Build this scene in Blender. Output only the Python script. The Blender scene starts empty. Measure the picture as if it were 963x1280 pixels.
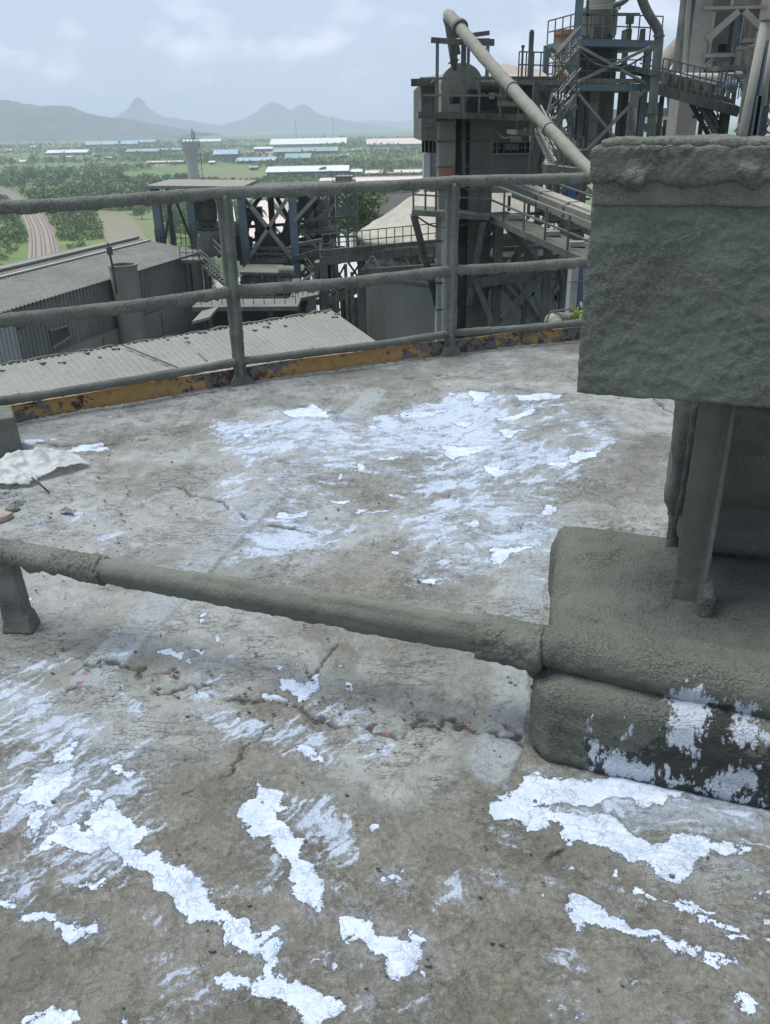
import bpy, bmesh, math, random
import numpy as np
from mathutils import Vector, Matrix

# ------------------------------------------------------------------ camera
sc = bpy.context.scene
col = sc.collection
FPX, CX, CY = 1040.0, 481.5, 640.0
PITCH, ROLL = math.radians(25.0), math.radians(1.1)
CAM = np.array([0.0, 0.0, 1.5])
FW = np.array([0, math.cos(PITCH), -math.sin(PITCH)])
_up = np.array([0, math.sin(PITCH), math.cos(PITCH)]); _rt = np.array([1.0, 0, 0])
UP = _up * math.cos(ROLL) + _rt * math.sin(ROLL)
RT = _rt * math.cos(ROLL) - _up * math.sin(ROLL)
cam_data = bpy.data.cameras.new('camera')
cam = bpy.data.objects.new('camera', cam_data); col.objects.link(cam)
cam_data.sensor_fit = 'VERTICAL'; cam_data.sensor_height = 36.0
cam_data.lens = 36.0 * FPX / 1280.0
cam_data.clip_start = 0.05; cam_data.clip_end = 60000
M = Matrix.Identity(4)
for i in range(3):
    M[i][0] = RT[i]; M[i][1] = UP[i]; M[i][2] = -FW[i]; M[i][3] = CAM[i]
cam.matrix_world = M
sc.camera = cam

# ------------------------------------------------------------------ sky, sun, exposure
SUN_EL, SUN_AZ = math.radians(70), math.radians(-80)      # azimuth from +Y (ahead), negative = to the left
world = bpy.data.worlds.new('World'); sc.world = world; world.use_nodes = True
wn = world.node_tree.nodes; wl = world.node_tree.links
wn.clear()
w_out = wn.new('ShaderNodeOutputWorld'); w_bg = wn.new('ShaderNodeBackground')
w_sky = wn.new('ShaderNodeTexSky'); w_sky.sky_type = 'NISHITA'; w_sky.sun_disc = False
w_sky.sun_elevation = SUN_EL; w_sky.sun_rotation = SUN_AZ
w_sky.air_density = 1.0; w_sky.dust_density = 0.5; w_sky.ozone_density = 3.2
w_tc = wn.new('ShaderNodeTexCoord'); w_map = wn.new('ShaderNodeMapping'); w_map.inputs['Scale'].default_value = (1.0, 1.0, 2.0)
w_no = wn.new('ShaderNodeTexNoise'); w_no.inputs['Scale'].default_value = 11.0; w_no.inputs['Detail'].default_value = 7; w_no.inputs['Roughness'].default_value = 0.55
w_cr = wn.new('ShaderNodeMapRange'); w_cr.inputs[1].default_value = 0.50; w_cr.inputs[2].default_value = 0.66; w_cr.inputs[3].default_value = 0.0; w_cr.inputs[4].default_value = 0.6
w_mix = wn.new('ShaderNodeMix'); w_mix.data_type = 'RGBA'; w_mix.inputs[7].default_value = (6.6, 6.7, 7.2, 1)
wl.new(w_tc.outputs['Generated'], w_map.inputs['Vector']); wl.new(w_map.outputs[0], w_no.inputs['Vector'])
w_sep = wn.new('ShaderNodeSeparateXYZ'); wl.new(w_tc.outputs['Generated'], w_sep.inputs[0])
w_lo = wn.new('ShaderNodeMapRange'); w_lo.interpolation_type = 'SMOOTHSTEP'      # cumulus low over the hills, thin higher up
for i_, v_ in ((1, 0.075), (2, 0.14), (3, 1.0), (4, 0.10)): w_lo.inputs[i_].default_value = v_
w_mu = wn.new('ShaderNodeMath'); w_mu.operation = 'MULTIPLY'
wl.new(w_sep.outputs[2], w_lo.inputs[0]); wl.new(w_no.outputs['Fac'], w_cr.inputs[0]); wl.new(w_cr.outputs[0], w_mu.inputs[0]); wl.new(w_lo.outputs[0], w_mu.inputs[1]); wl.new(w_mu.outputs[0], w_mix.inputs[0])
w_veil = wn.new('ShaderNodeMix'); w_veil.data_type = 'RGBA'; w_veil.inputs[0].default_value = 0.72; w_veil.inputs[7].default_value = (2.75, 2.82, 3.75, 1)   # humid high haze whitening the whole sky
wl.new(w_sky.outputs[0], w_veil.inputs[6]); wl.new(w_veil.outputs[2], w_mix.inputs[6]); wl.new(w_mix.outputs[2], w_bg.inputs['Color'])
w_bg.inputs['Strength'].default_value = 0.12
wl.new(w_bg.outputs[0], w_out.inputs['Surface'])
sun_d = bpy.data.lights.new('sun', 'SUN'); sun_d.energy = 2.4; sun_d.angle = math.radians(34); sun_d.color = (1.0, 0.96, 0.9)
sun = bpy.data.objects.new('sun', sun_d); col.objects.link(sun)
sun_dir = Vector((math.sin(SUN_AZ) * math.cos(SUN_EL), math.cos(SUN_AZ) * math.cos(SUN_EL), math.sin(SUN_EL)))
sun.rotation_euler = sun_dir.to_track_quat('Z', 'Y').to_euler()
sc.view_settings.view_transform = 'Standard'; sc.view_settings.look = 'None'
sc.view_settings.exposure = 0.78; sc.view_settings.gamma = 1.0
sc.cycles.volume_bounces = 5
sc.cycles.max_bounces = 8

# ------------------------------------------------------------------ helpers
rnd = random.Random(7)
GZ = -45.0                                                 # plant ground level (the roof slab is z = 0)

def ray(u, v): return FW + RT * (u - CX) / FPX + UP * (CY - v) / FPX
def onz(u, v, z): d = ray(u, v); return CAM + d * (z - CAM[2]) / d[2]
def at(u, v, y): d = ray(u, v); return CAM + d * y / d[1]
def pxm(y): return y * 1.0 / FPX                            # roughly one photo pixel in metres at distance y

def hashn(ix, iy, iz, seed):
    n = (ix.astype(np.int64) * 374761393 + iy.astype(np.int64) * 668265263 + iz.astype(np.int64) * 2147483647 + seed * 974634777) & 0xFFFFFFFF
    n = ((n ^ (n >> 13)) * 1274126177) & 0xFFFFFFFF
    n = (n ^ (n >> 16)) & 0xFFFF
    return n.astype(np.float64) / 65535.0
def vnoise(P, seed=0):
    P = np.asarray(P, float); I = np.floor(P); Fr = P - I; Fr = Fr * Fr * (3 - 2 * Fr); I = I.astype(np.int64)
    r = 0
    for dx in (0, 1):
        for dy in (0, 1):
            for dz in (0, 1):
                w = (Fr[:, 0] if dx else 1 - Fr[:, 0]) * (Fr[:, 1] if dy else 1 - Fr[:, 1]) * (Fr[:, 2] if dz else 1 - Fr[:, 2])
                r = r + w * hashn(I[:, 0] + dx, I[:, 1] + dy, I[:, 2] + dz, seed)
    return r
def fbm(P, octv=4, seed=0, rough=0.5):
    P = np.asarray(P, float); a = 1.0; s = 0; t = 0
    for o in range(octv):
        s = s + a * vnoise(P * (2.03 ** o) + o * 17.3, seed + o); t += a; a *= rough
    return s / t

def finish(o, parent=None, label=None, cat=None, group=None, kind=None):
    if label: o['label'] = label
    if cat: o['category'] = cat
    if group: o['group'] = group
    if kind: o['kind'] = kind
    if parent is not None:
        o.parent = parent
        off = Vector(parent.location)
        p2 = parent.parent
        while p2 is not None: off += Vector(p2.location); p2 = p2.parent
        o.location = -off if parent.type == 'EMPTY' or off.length > 0 else Vector((0, 0, 0))
    return o
def mesh_np(name, V, F, m, parent=None, smooth=False, **k):
    me = bpy.data.meshes.new(name); me.from_pydata([tuple(map(float, v)) for v in V], [], [tuple(int(i) for i in f) for f in F])
    me.update()
    if smooth: me.shade_smooth()
    o = bpy.data.objects.new(name, me); col.objects.link(o)
    if m: me.materials.append(m)
    return finish(o, parent, **k)
def mesh_quads(name, V, Q, m, parent=None, smooth=True, **k):   # numpy fast path, Q is n x 4
    me = bpy.data.meshes.new(name)
    V = np.asarray(V, np.float32); Q = np.asarray(Q, np.int32)
    me.vertices.add(len(V)); me.vertices.foreach_set('co', V.ravel())
    n = Q.shape[1]
    me.loops.add(Q.size); me.loops.foreach_set('vertex_index', Q.ravel())
    me.polygons.add(len(Q)); me.polygons.foreach_set('loop_start', np.arange(0, Q.size, n, dtype=np.int32))
    me.update(calc_edges=True); me.validate()
    if smooth: me.shade_smooth()
    o = bpy.data.objects.new(name, me); col.objects.link(o)
    if m: me.materials.append(m)
    return finish(o, parent, **k)
def fattr(o, name, arr):
    a = o.data.attributes.new(name, 'FLOAT', 'POINT'); a.data.foreach_set('value', np.asarray(arr, np.float32))
def thing(name, label, cat, loc, group=None):
    o = bpy.data.objects.new(name, None); col.objects.link(o); o.location = Vector([float(c) for c in loc]); o.empty_display_size = 0.2
    return finish(o, None, label, cat, group)

class MB:
    def __init__(s): s.V = []; s.F = []
    def add(s, V, F):
        b = len(s.V); s.V += [tuple(map(float, v)) for v in V]; s.F += [tuple(i + b for i in f) for f in F]; return s
    def hexa(s, P):                                         # 8 points: bottom 4 (ccw), top 4
        return s.add(P, [(0, 3, 2, 1), (4, 5, 6, 7), (0, 1, 5, 4), (1, 2, 6, 5), (2, 3, 7, 6), (3, 0, 4, 7)])
    def box(s, x0, x1, y0, y1, z0, z1):
        return s.hexa([(x0, y0, z0), (x1, y0, z0), (x1, y1, z0), (x0, y1, z0), (x0, y0, z1), (x1, y0, z1), (x1, y1, z1), (x0, y1, z1)])
    def beam(s, a, b, w, h=None):
        a = Vector([float(c) for c in a]); b = Vector([float(c) for c in b]); h = h or w; d = (b - a)
        if d.length < 1e-6: return s
        d.normalize(); ref = Vector((0, 0, 1)) if abs(d.z) < 0.9 else Vector((0, 1, 0))
        x = d.cross(ref).normalized() * (w / 2); y = x.normalized().cross(d).normalized() * (h / 2)
        P = [a - x - y, a + x - y, a + x + y, a - x + y, b - x - y, b + x - y, b + x + y, b - x + y]
        return s.add(P, [(0, 3, 2, 1), (4, 5, 6, 7), (0, 1, 5, 4), (1, 2, 6, 5), (2, 3, 7, 6), (3, 0, 4, 7)])
    def ibeam(s, a, b, w, h=None, t=0.16):                  # H section: two flanges and a web
        a = Vector([float(c) for c in a]); b = Vector([float(c) for c in b]); h = h or w; d = (b - a).normalized()
        ref = Vector((0, 0, 1)) if abs(d.z) < 0.9 else Vector((0, 1, 0))
        x = d.cross(ref).normalized(); y = x.cross(d).normalized(); q = h * t / 2
        s.beam2(a, b, x, y, 0, h / 2 - q, w, h * t); s.beam2(a, b, x, y, 0, -h / 2 + q, w, h * t)
        s.beam2(a, b, x, y, 0, 0, w * t, h * (1 - 2 * t) - 0.002)
        return s
    def beam2(s, a, b, x, y, ox, oy, w, h):
        c = x * ox + y * oy; X = x * w / 2; Y = y * h / 2
        P = [a + c - X - Y, a + c + X - Y, a + c + X + Y, a + c - X + Y, b + c - X - Y, b + c + X - Y, b + c + X + Y, b + c - X + Y]
        return s.add(P, [(0, 3, 2, 1), (4, 5, 6, 7), (0, 1, 5, 4), (1, 2, 6, 5), (2, 3, 7, 6), (3, 0, 4, 7)])
    def tube(s, pts, r, n=10, cap=True):
        pts = [Vector([float(c) for c in q]) for q in pts]; rs = r if isinstance(r, (list, tuple)) else [r] * len(pts)
        b0 = len(s.V); prevx = None
        for i, q in enumerate(pts):
            d = (pts[min(i + 1, len(pts) - 1)] - pts[max(i - 1, 0)]).normalized()
            if prevx is None:
                ref = Vector((0, 0, 1)) if abs(d.z) < 0.9 else Vector((0, 1, 0)); x = d.cross(ref).normalized()
            else: x = (prevx - d * prevx.dot(d)).normalized()
            prevx = x; y = d.cross(x)
            for k in range(n):
                a = 2 * math.pi * k / n
                s.V.append(tuple(q + (x * math.cos(a) + y * math.sin(a)) * rs[i]))
        for i in range(len(pts) - 1):
            for k in range(n):
                k2 = (k + 1) % n
                s.F.append((b0 + i * n + k, b0 + i * n + k2, b0 + (i + 1) * n + k2, b0 + (i + 1) * n + k))
        if cap:
            s.F.append(tuple(b0 + k for k in range(n))[::-1]); s.F.append(tuple(b0 + (len(pts) - 1) * n + k for k in range(n)))
        return s
    def lathe(s, c, prof, n=32, a0=0.0, a1=2 * math.pi):    # prof: (r, z) list; axis vertical at c
        b0 = len(s.V); full = abs(a1 - a0 - 2 * math.pi) < 1e-6; m = n if full else n + 1
        for (r, z) in prof:
            for k in range(m):
                a = a0 + (a1 - a0) * k / n
                s.V.append((c[0] + r * math.cos(a), c[1] + r * math.sin(a), c[2] + z))
        for i in range(len(prof) - 1):
            for k in range(n):
                k2 = (k + 1) % m
                s.F.append((b0 + i * m + k, b0 + i * m + k2, b0 + (i + 1) * m + k2, b0 + (i + 1) * m + k))
        return s
    def build(s, name, m, parent=None, smooth=False, **k):
        return mesh_np(name, s.V, s.F, m, parent, smooth, **k)

# ------------------------------------------------------------------ materials
def nmat(name):
    m = bpy.data.materials.new(name); m.use_nodes = True
    nt = m.node_tree; b = nt.nodes['Principled BSDF']
    return m, nt, b
def nnode(nt, t, **kw):
    n = nt.nodes.new(t)
    for k, v in kw.items(): setattr(n, k, v)
    return n
def noise_fac(nt, scale, detail=5, rough=0.55, vec=None, stretch=None):
    tc = nnode(nt, 'ShaderNodeNewGeometry'); src = tc.outputs['Position']
    if vec is not None: src = vec
    if stretch:
        mp = nnode(nt, 'ShaderNodeMapping'); mp.inputs['Scale'].default_value = stretch; nt.links.new(src, mp.inputs[0]); src = mp.outputs[0]
    n = nnode(nt, 'ShaderNodeTexNoise'); n.inputs['Scale'].default_value = scale; n.inputs['Detail'].default_value = detail; n.inputs['Roughness'].default_value = rough
    nt.links.new(src, n.inputs['Vector']); return n.outputs['Fac']
def mrange(nt, f, a, b, c=0.0, d=1.0):
    r = nnode(nt, 'ShaderNodeMapRange'); r.inputs[1].default_value = a; r.inputs[2].default_value = b; r.inputs[3].default_value = c; r.inputs[4].default_value = d
    nt.links.new(f, r.inputs[0]); return r.outputs[0]
def cmix(nt, f, a, b):
    x = nnode(nt, 'ShaderNodeMix', data_type='RGBA')
    nt.links.new(f, x.inputs[0]) if not isinstance(f, float) else setattr(x.inputs[0], 'default_value', f)
    for s, i in ((a, 6), (b, 7)):
        if isinstance(s, tuple): x.inputs[i].default_value = (*s, 1)
        else: nt.links.new(s, x.inputs[i])
    return x.outputs[2]
def vmath(nt, op, a, b):
    x = nnode(nt, 'ShaderNodeMath', operation=op)
    for s, i in ((a, 0), (b, 1)):
        if isinstance(s, (float, int)): x.inputs[i].default_value = s
        else: nt.links.new(s, x.inputs[i])
    return x.outputs[0]
def bump(nt, b, f, dist, strength=1.0):
    x = nnode(nt, 'ShaderNodeBump'); x.inputs['Distance'].default_value = dist; x.inputs['Strength'].default_value = strength
    nt.links.new(f, x.inputs['Height']); nt.links.new(x.outputs[0], b.inputs['Normal']); return x
def mat_dusty(name, c, dust=(0.30, 0.31, 0.28), amount=0.35, scale=0.6, rough=0.85, metal=0.0, fine=6.0, up=0.5, bumpd=None, streak=True):
    """painted or bare surface under cement dust: blotches, vertical streaks, dust lying on faces that look up"""
    c = (c[0] * .98, c[1], c[2] * .94); dust = (dust[0] * .98, dust[1], dust[2] * .93)
    m, nt, b = nmat(name)
    f1 = noise_fac(nt, scale, 6, 0.6)
    f2 = noise_fac(nt, fine, 5, 0.6, stretch=(1, 1, 0.18) if streak else None)
    f = vmath(nt, 'ADD', vmath(nt, 'MULTIPLY', f1, 0.55), vmath(nt, 'MULTIPLY', f2, 0.45))
    f = mrange(nt, f, 0.38, 0.62, max(0, amount - 0.35), min(1, amount + 0.35))
    g = nnode(nt, 'ShaderNodeNewGeometry'); sp = nnode(nt, 'ShaderNodeSeparateXYZ'); nt.links.new(g.outputs['Normal'], sp.inputs[0])
    u = mrange(nt, sp.outputs[2], 0.2, 0.8, 0.0, up)
    f = vmath(nt, 'MINIMUM', vmath(nt, 'ADD', f, u), 1.0)
    cc = cmix(nt, f, c, dust)
    f3 = noise_fac(nt, fine * 3, 4, 0.6)
    cc = cmix(nt, mrange(nt, f3, 0.3, 0.8, 0.0, 0.28), cc, (c[0] * 0.35, c[1] * 0.35, c[2] * 0.35))
    nt.links.new(cc, b.inputs['Base Color']); b.inputs['Roughness'].default_value = rough; b.inputs['Metallic'].default_value = metal
    if bumpd: bump(nt, b, f2, bumpd)
    return m

MT = {}
MT['steel_dark'] = mat_dusty('dusty dark steel', (0.03, 0.035, 0.031), (0.16, 0.165, 0.145), 0.28, 0.5)
MT['steel_mid'] = mat_dusty('dusty grey steel', (0.055, 0.065, 0.06), (0.21, 0.22, 0.20), 0.32, 0.5)
MT['steel_blue'] = mat_dusty('blue painted steel', (0.075, 0.135, 0.17), (0.18, 0.20, 0.20), 0.42, 0.7)
MT['steel_pale'] = mat_dusty('pale dusty steel', (0.17, 0.175, 0.16), (0.28, 0.28, 0.25), 0.45, 0.7)
MT['deck'] = mat_dusty('dusty deck plate', (0.08, 0.088, 0.07), (0.20, 0.21, 0.17), 0.4, 0.9, up=0.25)
MT['wall_green'] = mat_dusty('grey green cladding', (0.075, 0.085, 0.073), (0.17, 0.172, 0.15), 0.35, 0.3, fine=1.2)
MT['wall_shed'] = mat_dusty('shed cladding', (0.14, 0.155, 0.14), (0.24, 0.25, 0.23), 0.4, 0.25, fine=1.2)
MT['wall_pale'] = mat_dusty('pale cladding', (0.34, 0.37, 0.38), (0.42, 0.43, 0.42), 0.4, 0.25, fine=1.2)
MT['concrete'] = mat_dusty('plant concrete', (0.17, 0.168, 0.15), (0.26, 0.255, 0.225), 0.45, 0.25, fine=1.0)
MT['concrete_dark'] = mat_dusty('silo concrete', (0.085, 0.10, 0.10), (0.14, 0.155, 0.155), 0.35, 0.12, fine=0.5)
MT['cone'] = mat_dusty('dust covered cone roof', (0.20, 0.20, 0.18), (0.43, 0.41, 0.36), 0.6, 0.3, fine=1.5, up=0.3, streak=False)
MT['roof_grey'] = mat_dusty('dusty corrugated roof', (0.13, 0.135, 0.125), (0.26, 0.265, 0.25), 0.5, 0.25, fine=1.6, up=0.25, streak=False)
MT['roof_front'] = mat_dusty('pale dusty corrugated roof', (0.20, 0.205, 0.19), (0.29, 0.295, 0.275), 0.6, 0.4, fine=2.5, up=0.25, streak=False)
MT['roof_tan'] = mat_dusty('tan dusty roof', (0.36, 0.30, 0.25), (0.42, 0.38, 0.33), 0.5, 0.08, fine=0.4, streak=False)
MT['roof_brown'] = mat_dusty('brown dusty roof', (0.20, 0.18, 0.15), (0.28, 0.25, 0.21), 0.5, 0.08, fine=0.4, streak=False)
MT['roof_white'] = mat_dusty('far white roof', (0.62, 0.66, 0.68), (0.70, 0.72, 0.70), 0.5, 0.03, fine=0.1, up=0.1, streak=False)
MT['roof_blue'] = mat_dusty('far blue roof', (0.22, 0.38, 0.50), (0.45, 0.55, 0.60), 0.4, 0.03, fine=0.1, up=0.1, streak=False)
MT['roof_teal'] = mat_dusty('far green roof', (0.16, 0.32, 0.30), (0.35, 0.45, 0.42), 0.4, 0.03, fine=0.1, up=0.1, streak=False)
MT['roof_pink'] = mat_dusty('far pinkish roof', (0.60, 0.50, 0.44), (0.66, 0.60, 0.55), 0.5, 0.03, fine=0.1, up=0.1, streak=False)
MT['wall_blue'] = mat_dusty('far blue wall', (0.07, 0.12, 0.22), (0.14, 0.20, 0.28), 0.3, 0.03, fine=0.1)
MT['wall_far'] = mat_dusty('far grey wall', (0.16, 0.20, 0.22), (0.26, 0.29, 0.30), 0.3, 0.03, fine=0.1)
MT['rust'] = mat_dusty('rusty orange steel', (0.30, 0.14, 0.08), (0.30, 0.24, 0.19), 0.35, 0.6)
MT['black'] = mat_dusty('dark opening', (0.012, 0.015, 0.015), (0.03, 0.03, 0.03), 0.2, 0.6, up=0.1)
MT['pipe_pale'] = mat_dusty('dust caked pipe', (0.18, 0.185, 0.16), (0.27, 0.27, 0.235), 0.5, 1.2, fine=4, bumpd=0.03, streak=False)
MT['blue_motor'] = mat_dusty('blue machine paint', (0.03, 0.10, 0.22), (0.16, 0.2, 0.24), 0.25, 1.0)
MT['bark'] = mat_dusty('bark', (0.07, 0.055, 0.04), (0.12, 0.10, 0.08), 0.3, 3, up=0.1)

def mat_leaf(name, c1, c2, scale=0.25):
    m, nt, b = nmat(name)
    f = noise_fac(nt, scale, 4, 0.6); cc = cmix(nt, mrange(nt, f, 0.35, 0.65), c1, c2)
    nt.links.new(cc, b.inputs['Base Color']); b.inputs['Roughness'].default_value = 0.8
    return m
MT['leaf'] = mat_leaf('tropical foliage', (0.070, 0.130, 0.030), (0.120, 0.185, 0.045), 0.05)
MT['leaf_light'] = mat_leaf('bright scrub foliage', (0.11, 0.17, 0.04), (0.16, 0.21, 0.06), 0.05)

# thick cement crust on the near steelwork
def mat_cake(name, c1=(0.125, 0.139, 0.110), c2=(0.18, 0.195, 0.158), big=9.0, lump=60.0, dist=0.006, paint=False, fur=None, bub=0.7):
    m, nt, b = nmat(name)
    f1 = noise_fac(nt, big, 6, 0.6); f2 = noise_fac(nt, lump, 6, 0.65, stretch=fur)
    cc = cmix(nt, mrange(nt, f1, 0.35, 0.65), c1, c2)
    cc = cmix(nt, mrange(nt, f2, 0.25, 0.5, 0.45, 0.0), cc, (0.11, 0.118, 0.10))  # shade in the hollows of the bump, darkened in the colour
    g = nnode(nt, 'ShaderNodeNewGeometry'); sp = nnode(nt, 'ShaderNodeSeparateXYZ'); nt.links.new(g.outputs['Normal'], sp.inputs[0])
    cc = cmix(nt, mrange(nt, sp.outputs[2], 0.35, 0.95, 0.0, 0.45), cc, (0.215, 0.228, 0.19))   # loose pale dust settles on top
    rough = 0.9
    # bubbly crust: rounded nodules, the shade of the crevices between them put into the colour
    ps = nnode(nt, 'ShaderNodeNewGeometry').outputs['Position']
    wn_ = nnode(nt, 'ShaderNodeTexNoise'); wn_.inputs['Scale'].default_value = lump * .7; nt.links.new(ps, wn_.inputs[0])
    sc2 = nnode(nt, 'ShaderNodeVectorMath', operation='SCALE'); sc2.inputs['Scale'].default_value = 1.1 / lump; nt.links.new(wn_.outputs['Color'], sc2.inputs[0])
    ad2 = nnode(nt, 'ShaderNodeVectorMath', operation='ADD'); nt.links.new(ps, ad2.inputs[0]); nt.links.new(sc2.outputs[0], ad2.inputs[1])
    vsrc = ad2.outputs[0]
    if fur:
        mpf_ = nnode(nt, 'ShaderNodeMapping'); mpf_.inputs['Scale'].default_value = fur; nt.links.new(vsrc, mpf_.inputs[0]); vsrc = mpf_.outputs[0]
    vo_ = nnode(nt, 'ShaderNodeTexVoronoi', feature='F1'); vo_.inputs['Scale'].default_value = lump * 1.5; nt.links.new(vsrc, vo_.inputs['Vector'])
    patchy = mrange(nt, noise_fac(nt, big * .9, 4, .6), .40, .62, bub * .25, bub)
    crev = vmath(nt, 'MULTIPLY', mrange(nt, vo_.outputs['Distance'], .38, .75, 0.0, 1.0), patchy)
    cc = cmix(nt, vmath(nt, 'MULTIPLY', crev, .8), cc, (0.045, 0.052, 0.042))
    cc = cmix(nt, mrange(nt, noise_fac(nt, lump * 1.3, 5, .75), .60, .72, 0, .5), cc, (0.30, 0.32, 0.28))
    if paint:
        a = nnode(nt, 'ShaderNodeAttribute', attribute_name='splash'); k = nnode(nt, 'ShaderNodeAttribute', attribute_name='foot_dark')
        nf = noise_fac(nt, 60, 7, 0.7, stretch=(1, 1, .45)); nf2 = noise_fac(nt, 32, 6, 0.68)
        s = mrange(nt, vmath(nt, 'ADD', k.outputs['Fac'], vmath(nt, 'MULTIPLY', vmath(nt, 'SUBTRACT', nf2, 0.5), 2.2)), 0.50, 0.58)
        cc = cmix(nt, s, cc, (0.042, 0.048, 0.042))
        s = mrange(nt, vmath(nt, 'ADD', a.outputs['Fac'], vmath(nt, 'MULTIPLY', vmath(nt, 'SUBTRACT', nf, 0.5), 1.9)), 0.46, 0.58)
        cc = cmix(nt, s, cc, (0.58, 0.66, 0.73))
    nt.links.new(cc, b.inputs['Base Color']); b.inputs['Roughness'].default_value = rough
    hh = vmath(nt, 'ADD', vmath(nt, 'MULTIPLY', f2, 1.0), vmath(nt, 'MULTIPLY', noise_fac(nt, lump * 4, 3, 0.6), 0.25))
    hh = vmath(nt, 'SUBTRACT', hh, vmath(nt, 'MULTIPLY', crev, 0.5))
    bump(nt, b, hh, dist)
    return m
MT['cake'] = mat_cake('cement crust', dist=0.012)
MT['cake_fine'] = mat_cake('fine cement crust', (0.145, 0.158, 0.127), (0.21, 0.225, 0.185), lump=120, dist=0.006)
MT['cake_box'] = mat_cake('rough cement crust on box', (0.190, 0.220, 0.178), (0.25, 0.285, 0.235), big=5, lump=90, dist=0.016, bub=0.45)
MT['cake_plinth'] = mat_cake('cement crust with paint splashes', lump=95, dist=0.012, paint=True)
MT['cake_smooth'] = mat_cake('smooth cement crust', lump=110, dist=0.006, bub=0.12)
MT['cake_fur'] = mat_cake('stringy cement crust', (0.155, 0.168, 0.135), (0.22, 0.235, 0.195), lump=90, dist=0.012, fur=(1, 1, 0.35))

# ================================================================== THE ROOF SLAB (a round silo top)
CEN = np.array([5.051, -5.786]); RAD = 12.52
e1 = np.array([0.943, -0.333]); e2 = np.array([0.333, 0.943]); ORG = np.array([0.36, 1.69])   # frame of the machine plinth
def loc(s, t, z): p = ORG + e1 * s + e2 * t; return (p[0], p[1], z)

# --- paint and stain outlines, traced as floor coordinates
def cropA(L): return [onz(x / 2.006, y / 2.006 + 780, 0)[:2] for x, y in L]
def cropB(L): return [onz(x / 1.7105 + 400, y / 1.7105 + 820, 0)[:2] for x, y in L]
def cropC(L): return [onz(x / 1.852 + 240, y / 1.852 + 420, 0)[:2] for x, y in L]
def cropD(L): return [onz(x / 2.832, y / 2.832 + 480, 0)[:2] for x, y in L]
SOLID, THIN = [], []
for L in ([(40,420),(110,370),(190,345),(205,370),(160,430),(130,455),(60,455)], [(100,540),(140,500),(240,480),(300,430),(350,500),(425,515),(380,550),(330,570),(260,560),(150,560)],
          [(60,470),(110,460),(100,520),(70,560),(45,540)], [(120,320),(150,300),(200,290),(180,330),(130,335)], [(230,410),(280,400),(290,430),(250,445)], [(300,345),(330,350),(340,385),(310,380)],
          [(300,560),(380,570),(450,600),(530,650),(600,720),(660,750),(680,800),(720,880),(790,930),(850,940),(830,980),(760,1020),(740,1030),(720,950),(650,930),(620,890),(640,850),(600,790),(560,800),(540,750),(470,730),(450,690),(390,690),(370,650),(300,620)],
          [(0,660),(50,690),(90,720),(150,740),(215,750),(215,780),(180,800),(130,770),(80,740),(50,700),(0,680)], [(530,850),(600,860),(640,880),(560,890)],
          [(600,480),(650,405),(690,420),(700,460),(710,520),(740,550),(800,610),(805,640),(790,690),(820,720),(780,725),(730,680),(720,620),(700,570),(660,540),(620,560),(615,510)],
          [(740,300),(800,310),(810,350),(760,345)], [(700,110),(760,140),(810,130),(800,160),(740,180),(700,140)], [(660,150),(730,180),(720,200),(670,180)],
          [(370,35),(450,80),(460,105),(400,65)], [(395,0),(430,50),(420,55),(390,10)], [(475,60),(515,70),(510,90),(470,85)], [(740,95),(755,120),(745,130)], [(545,10),(560,20),(550,45),(538,35)],
          [(40,985),(90,970),(130,960),(160,985),(205,980),(190,1020),(40,1030)], [(915,505),(945,515),(925,528)], [(890,690),(915,700),(890,708)], [(330,850),(350,860),(345,880),(330,870)],
          [(755,825),(790,830),(770,845)], [(810,835),(835,845),(815,858)], [(195,655),(240,655),(235,675),(200,672)], [(850,90),(862,110),(855,112)], [(878,150),(886,170),(878,175)], [(330,990),(370,995),(360,1020),(330,1010)]):
    SOLID.append(cropA(L))
for L in ([(360,305),(440,250),(470,310),(560,340),(640,330),(720,380),(830,400),(930,430),(850,440),(760,460),(700,425),(600,420),(520,400),(510,370),(440,375),(430,345),(375,350)],
          [(45,545),(100,550),(215,600),(205,650),(260,670),(180,680),(120,665),(85,620),(50,610)], [(500,550),(540,520),(620,545),(700,570),(745,605),(735,620),(660,590),(600,570),(540,585)],
          [(745,603),(810,628),(800,637),(740,617)], [(665,485),(760,510),(850,540),(845,550),(740,525),(660,500)], [(805,550),(880,570),(910,595),(860,580),(800,558)], [(830,645),(885,660),(880,668),(825,655)],
          [(485,450),(545,465),(490,464)], [(560,485),(600,495),(580,505)], [(615,440),(635,450),(630,480),(615,470)], [(915,565),(980,575),(980,587),(918,575)], [(928,600),(980,620),(980,636),(930,614)], [(940,515),(975,512),(975,535),(945,530)],
          [(145,460),(190,450),(185,485),(145,468)], [(97,365),(120,368),(110,380)], [(-10,745),(40,735),(45,755),(-10,790)], [(510,425),(530,428),(520,438)], [(430,262),(455,238),(560,256),(700,262),(790,280),(770,310),(640,318),(560,322),(480,318)], [(452,518),(468,520),(460,530)], [(910,730),(925,728),(920,742)], [(760,770),(785,772),(775,785)], [(645,702),(668,705),(655,714)],
          [(870,600),(900,606),(890,614)], [(530,770),(545,775),(535,786)]):
    SOLID.append(cropB(L))
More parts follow.
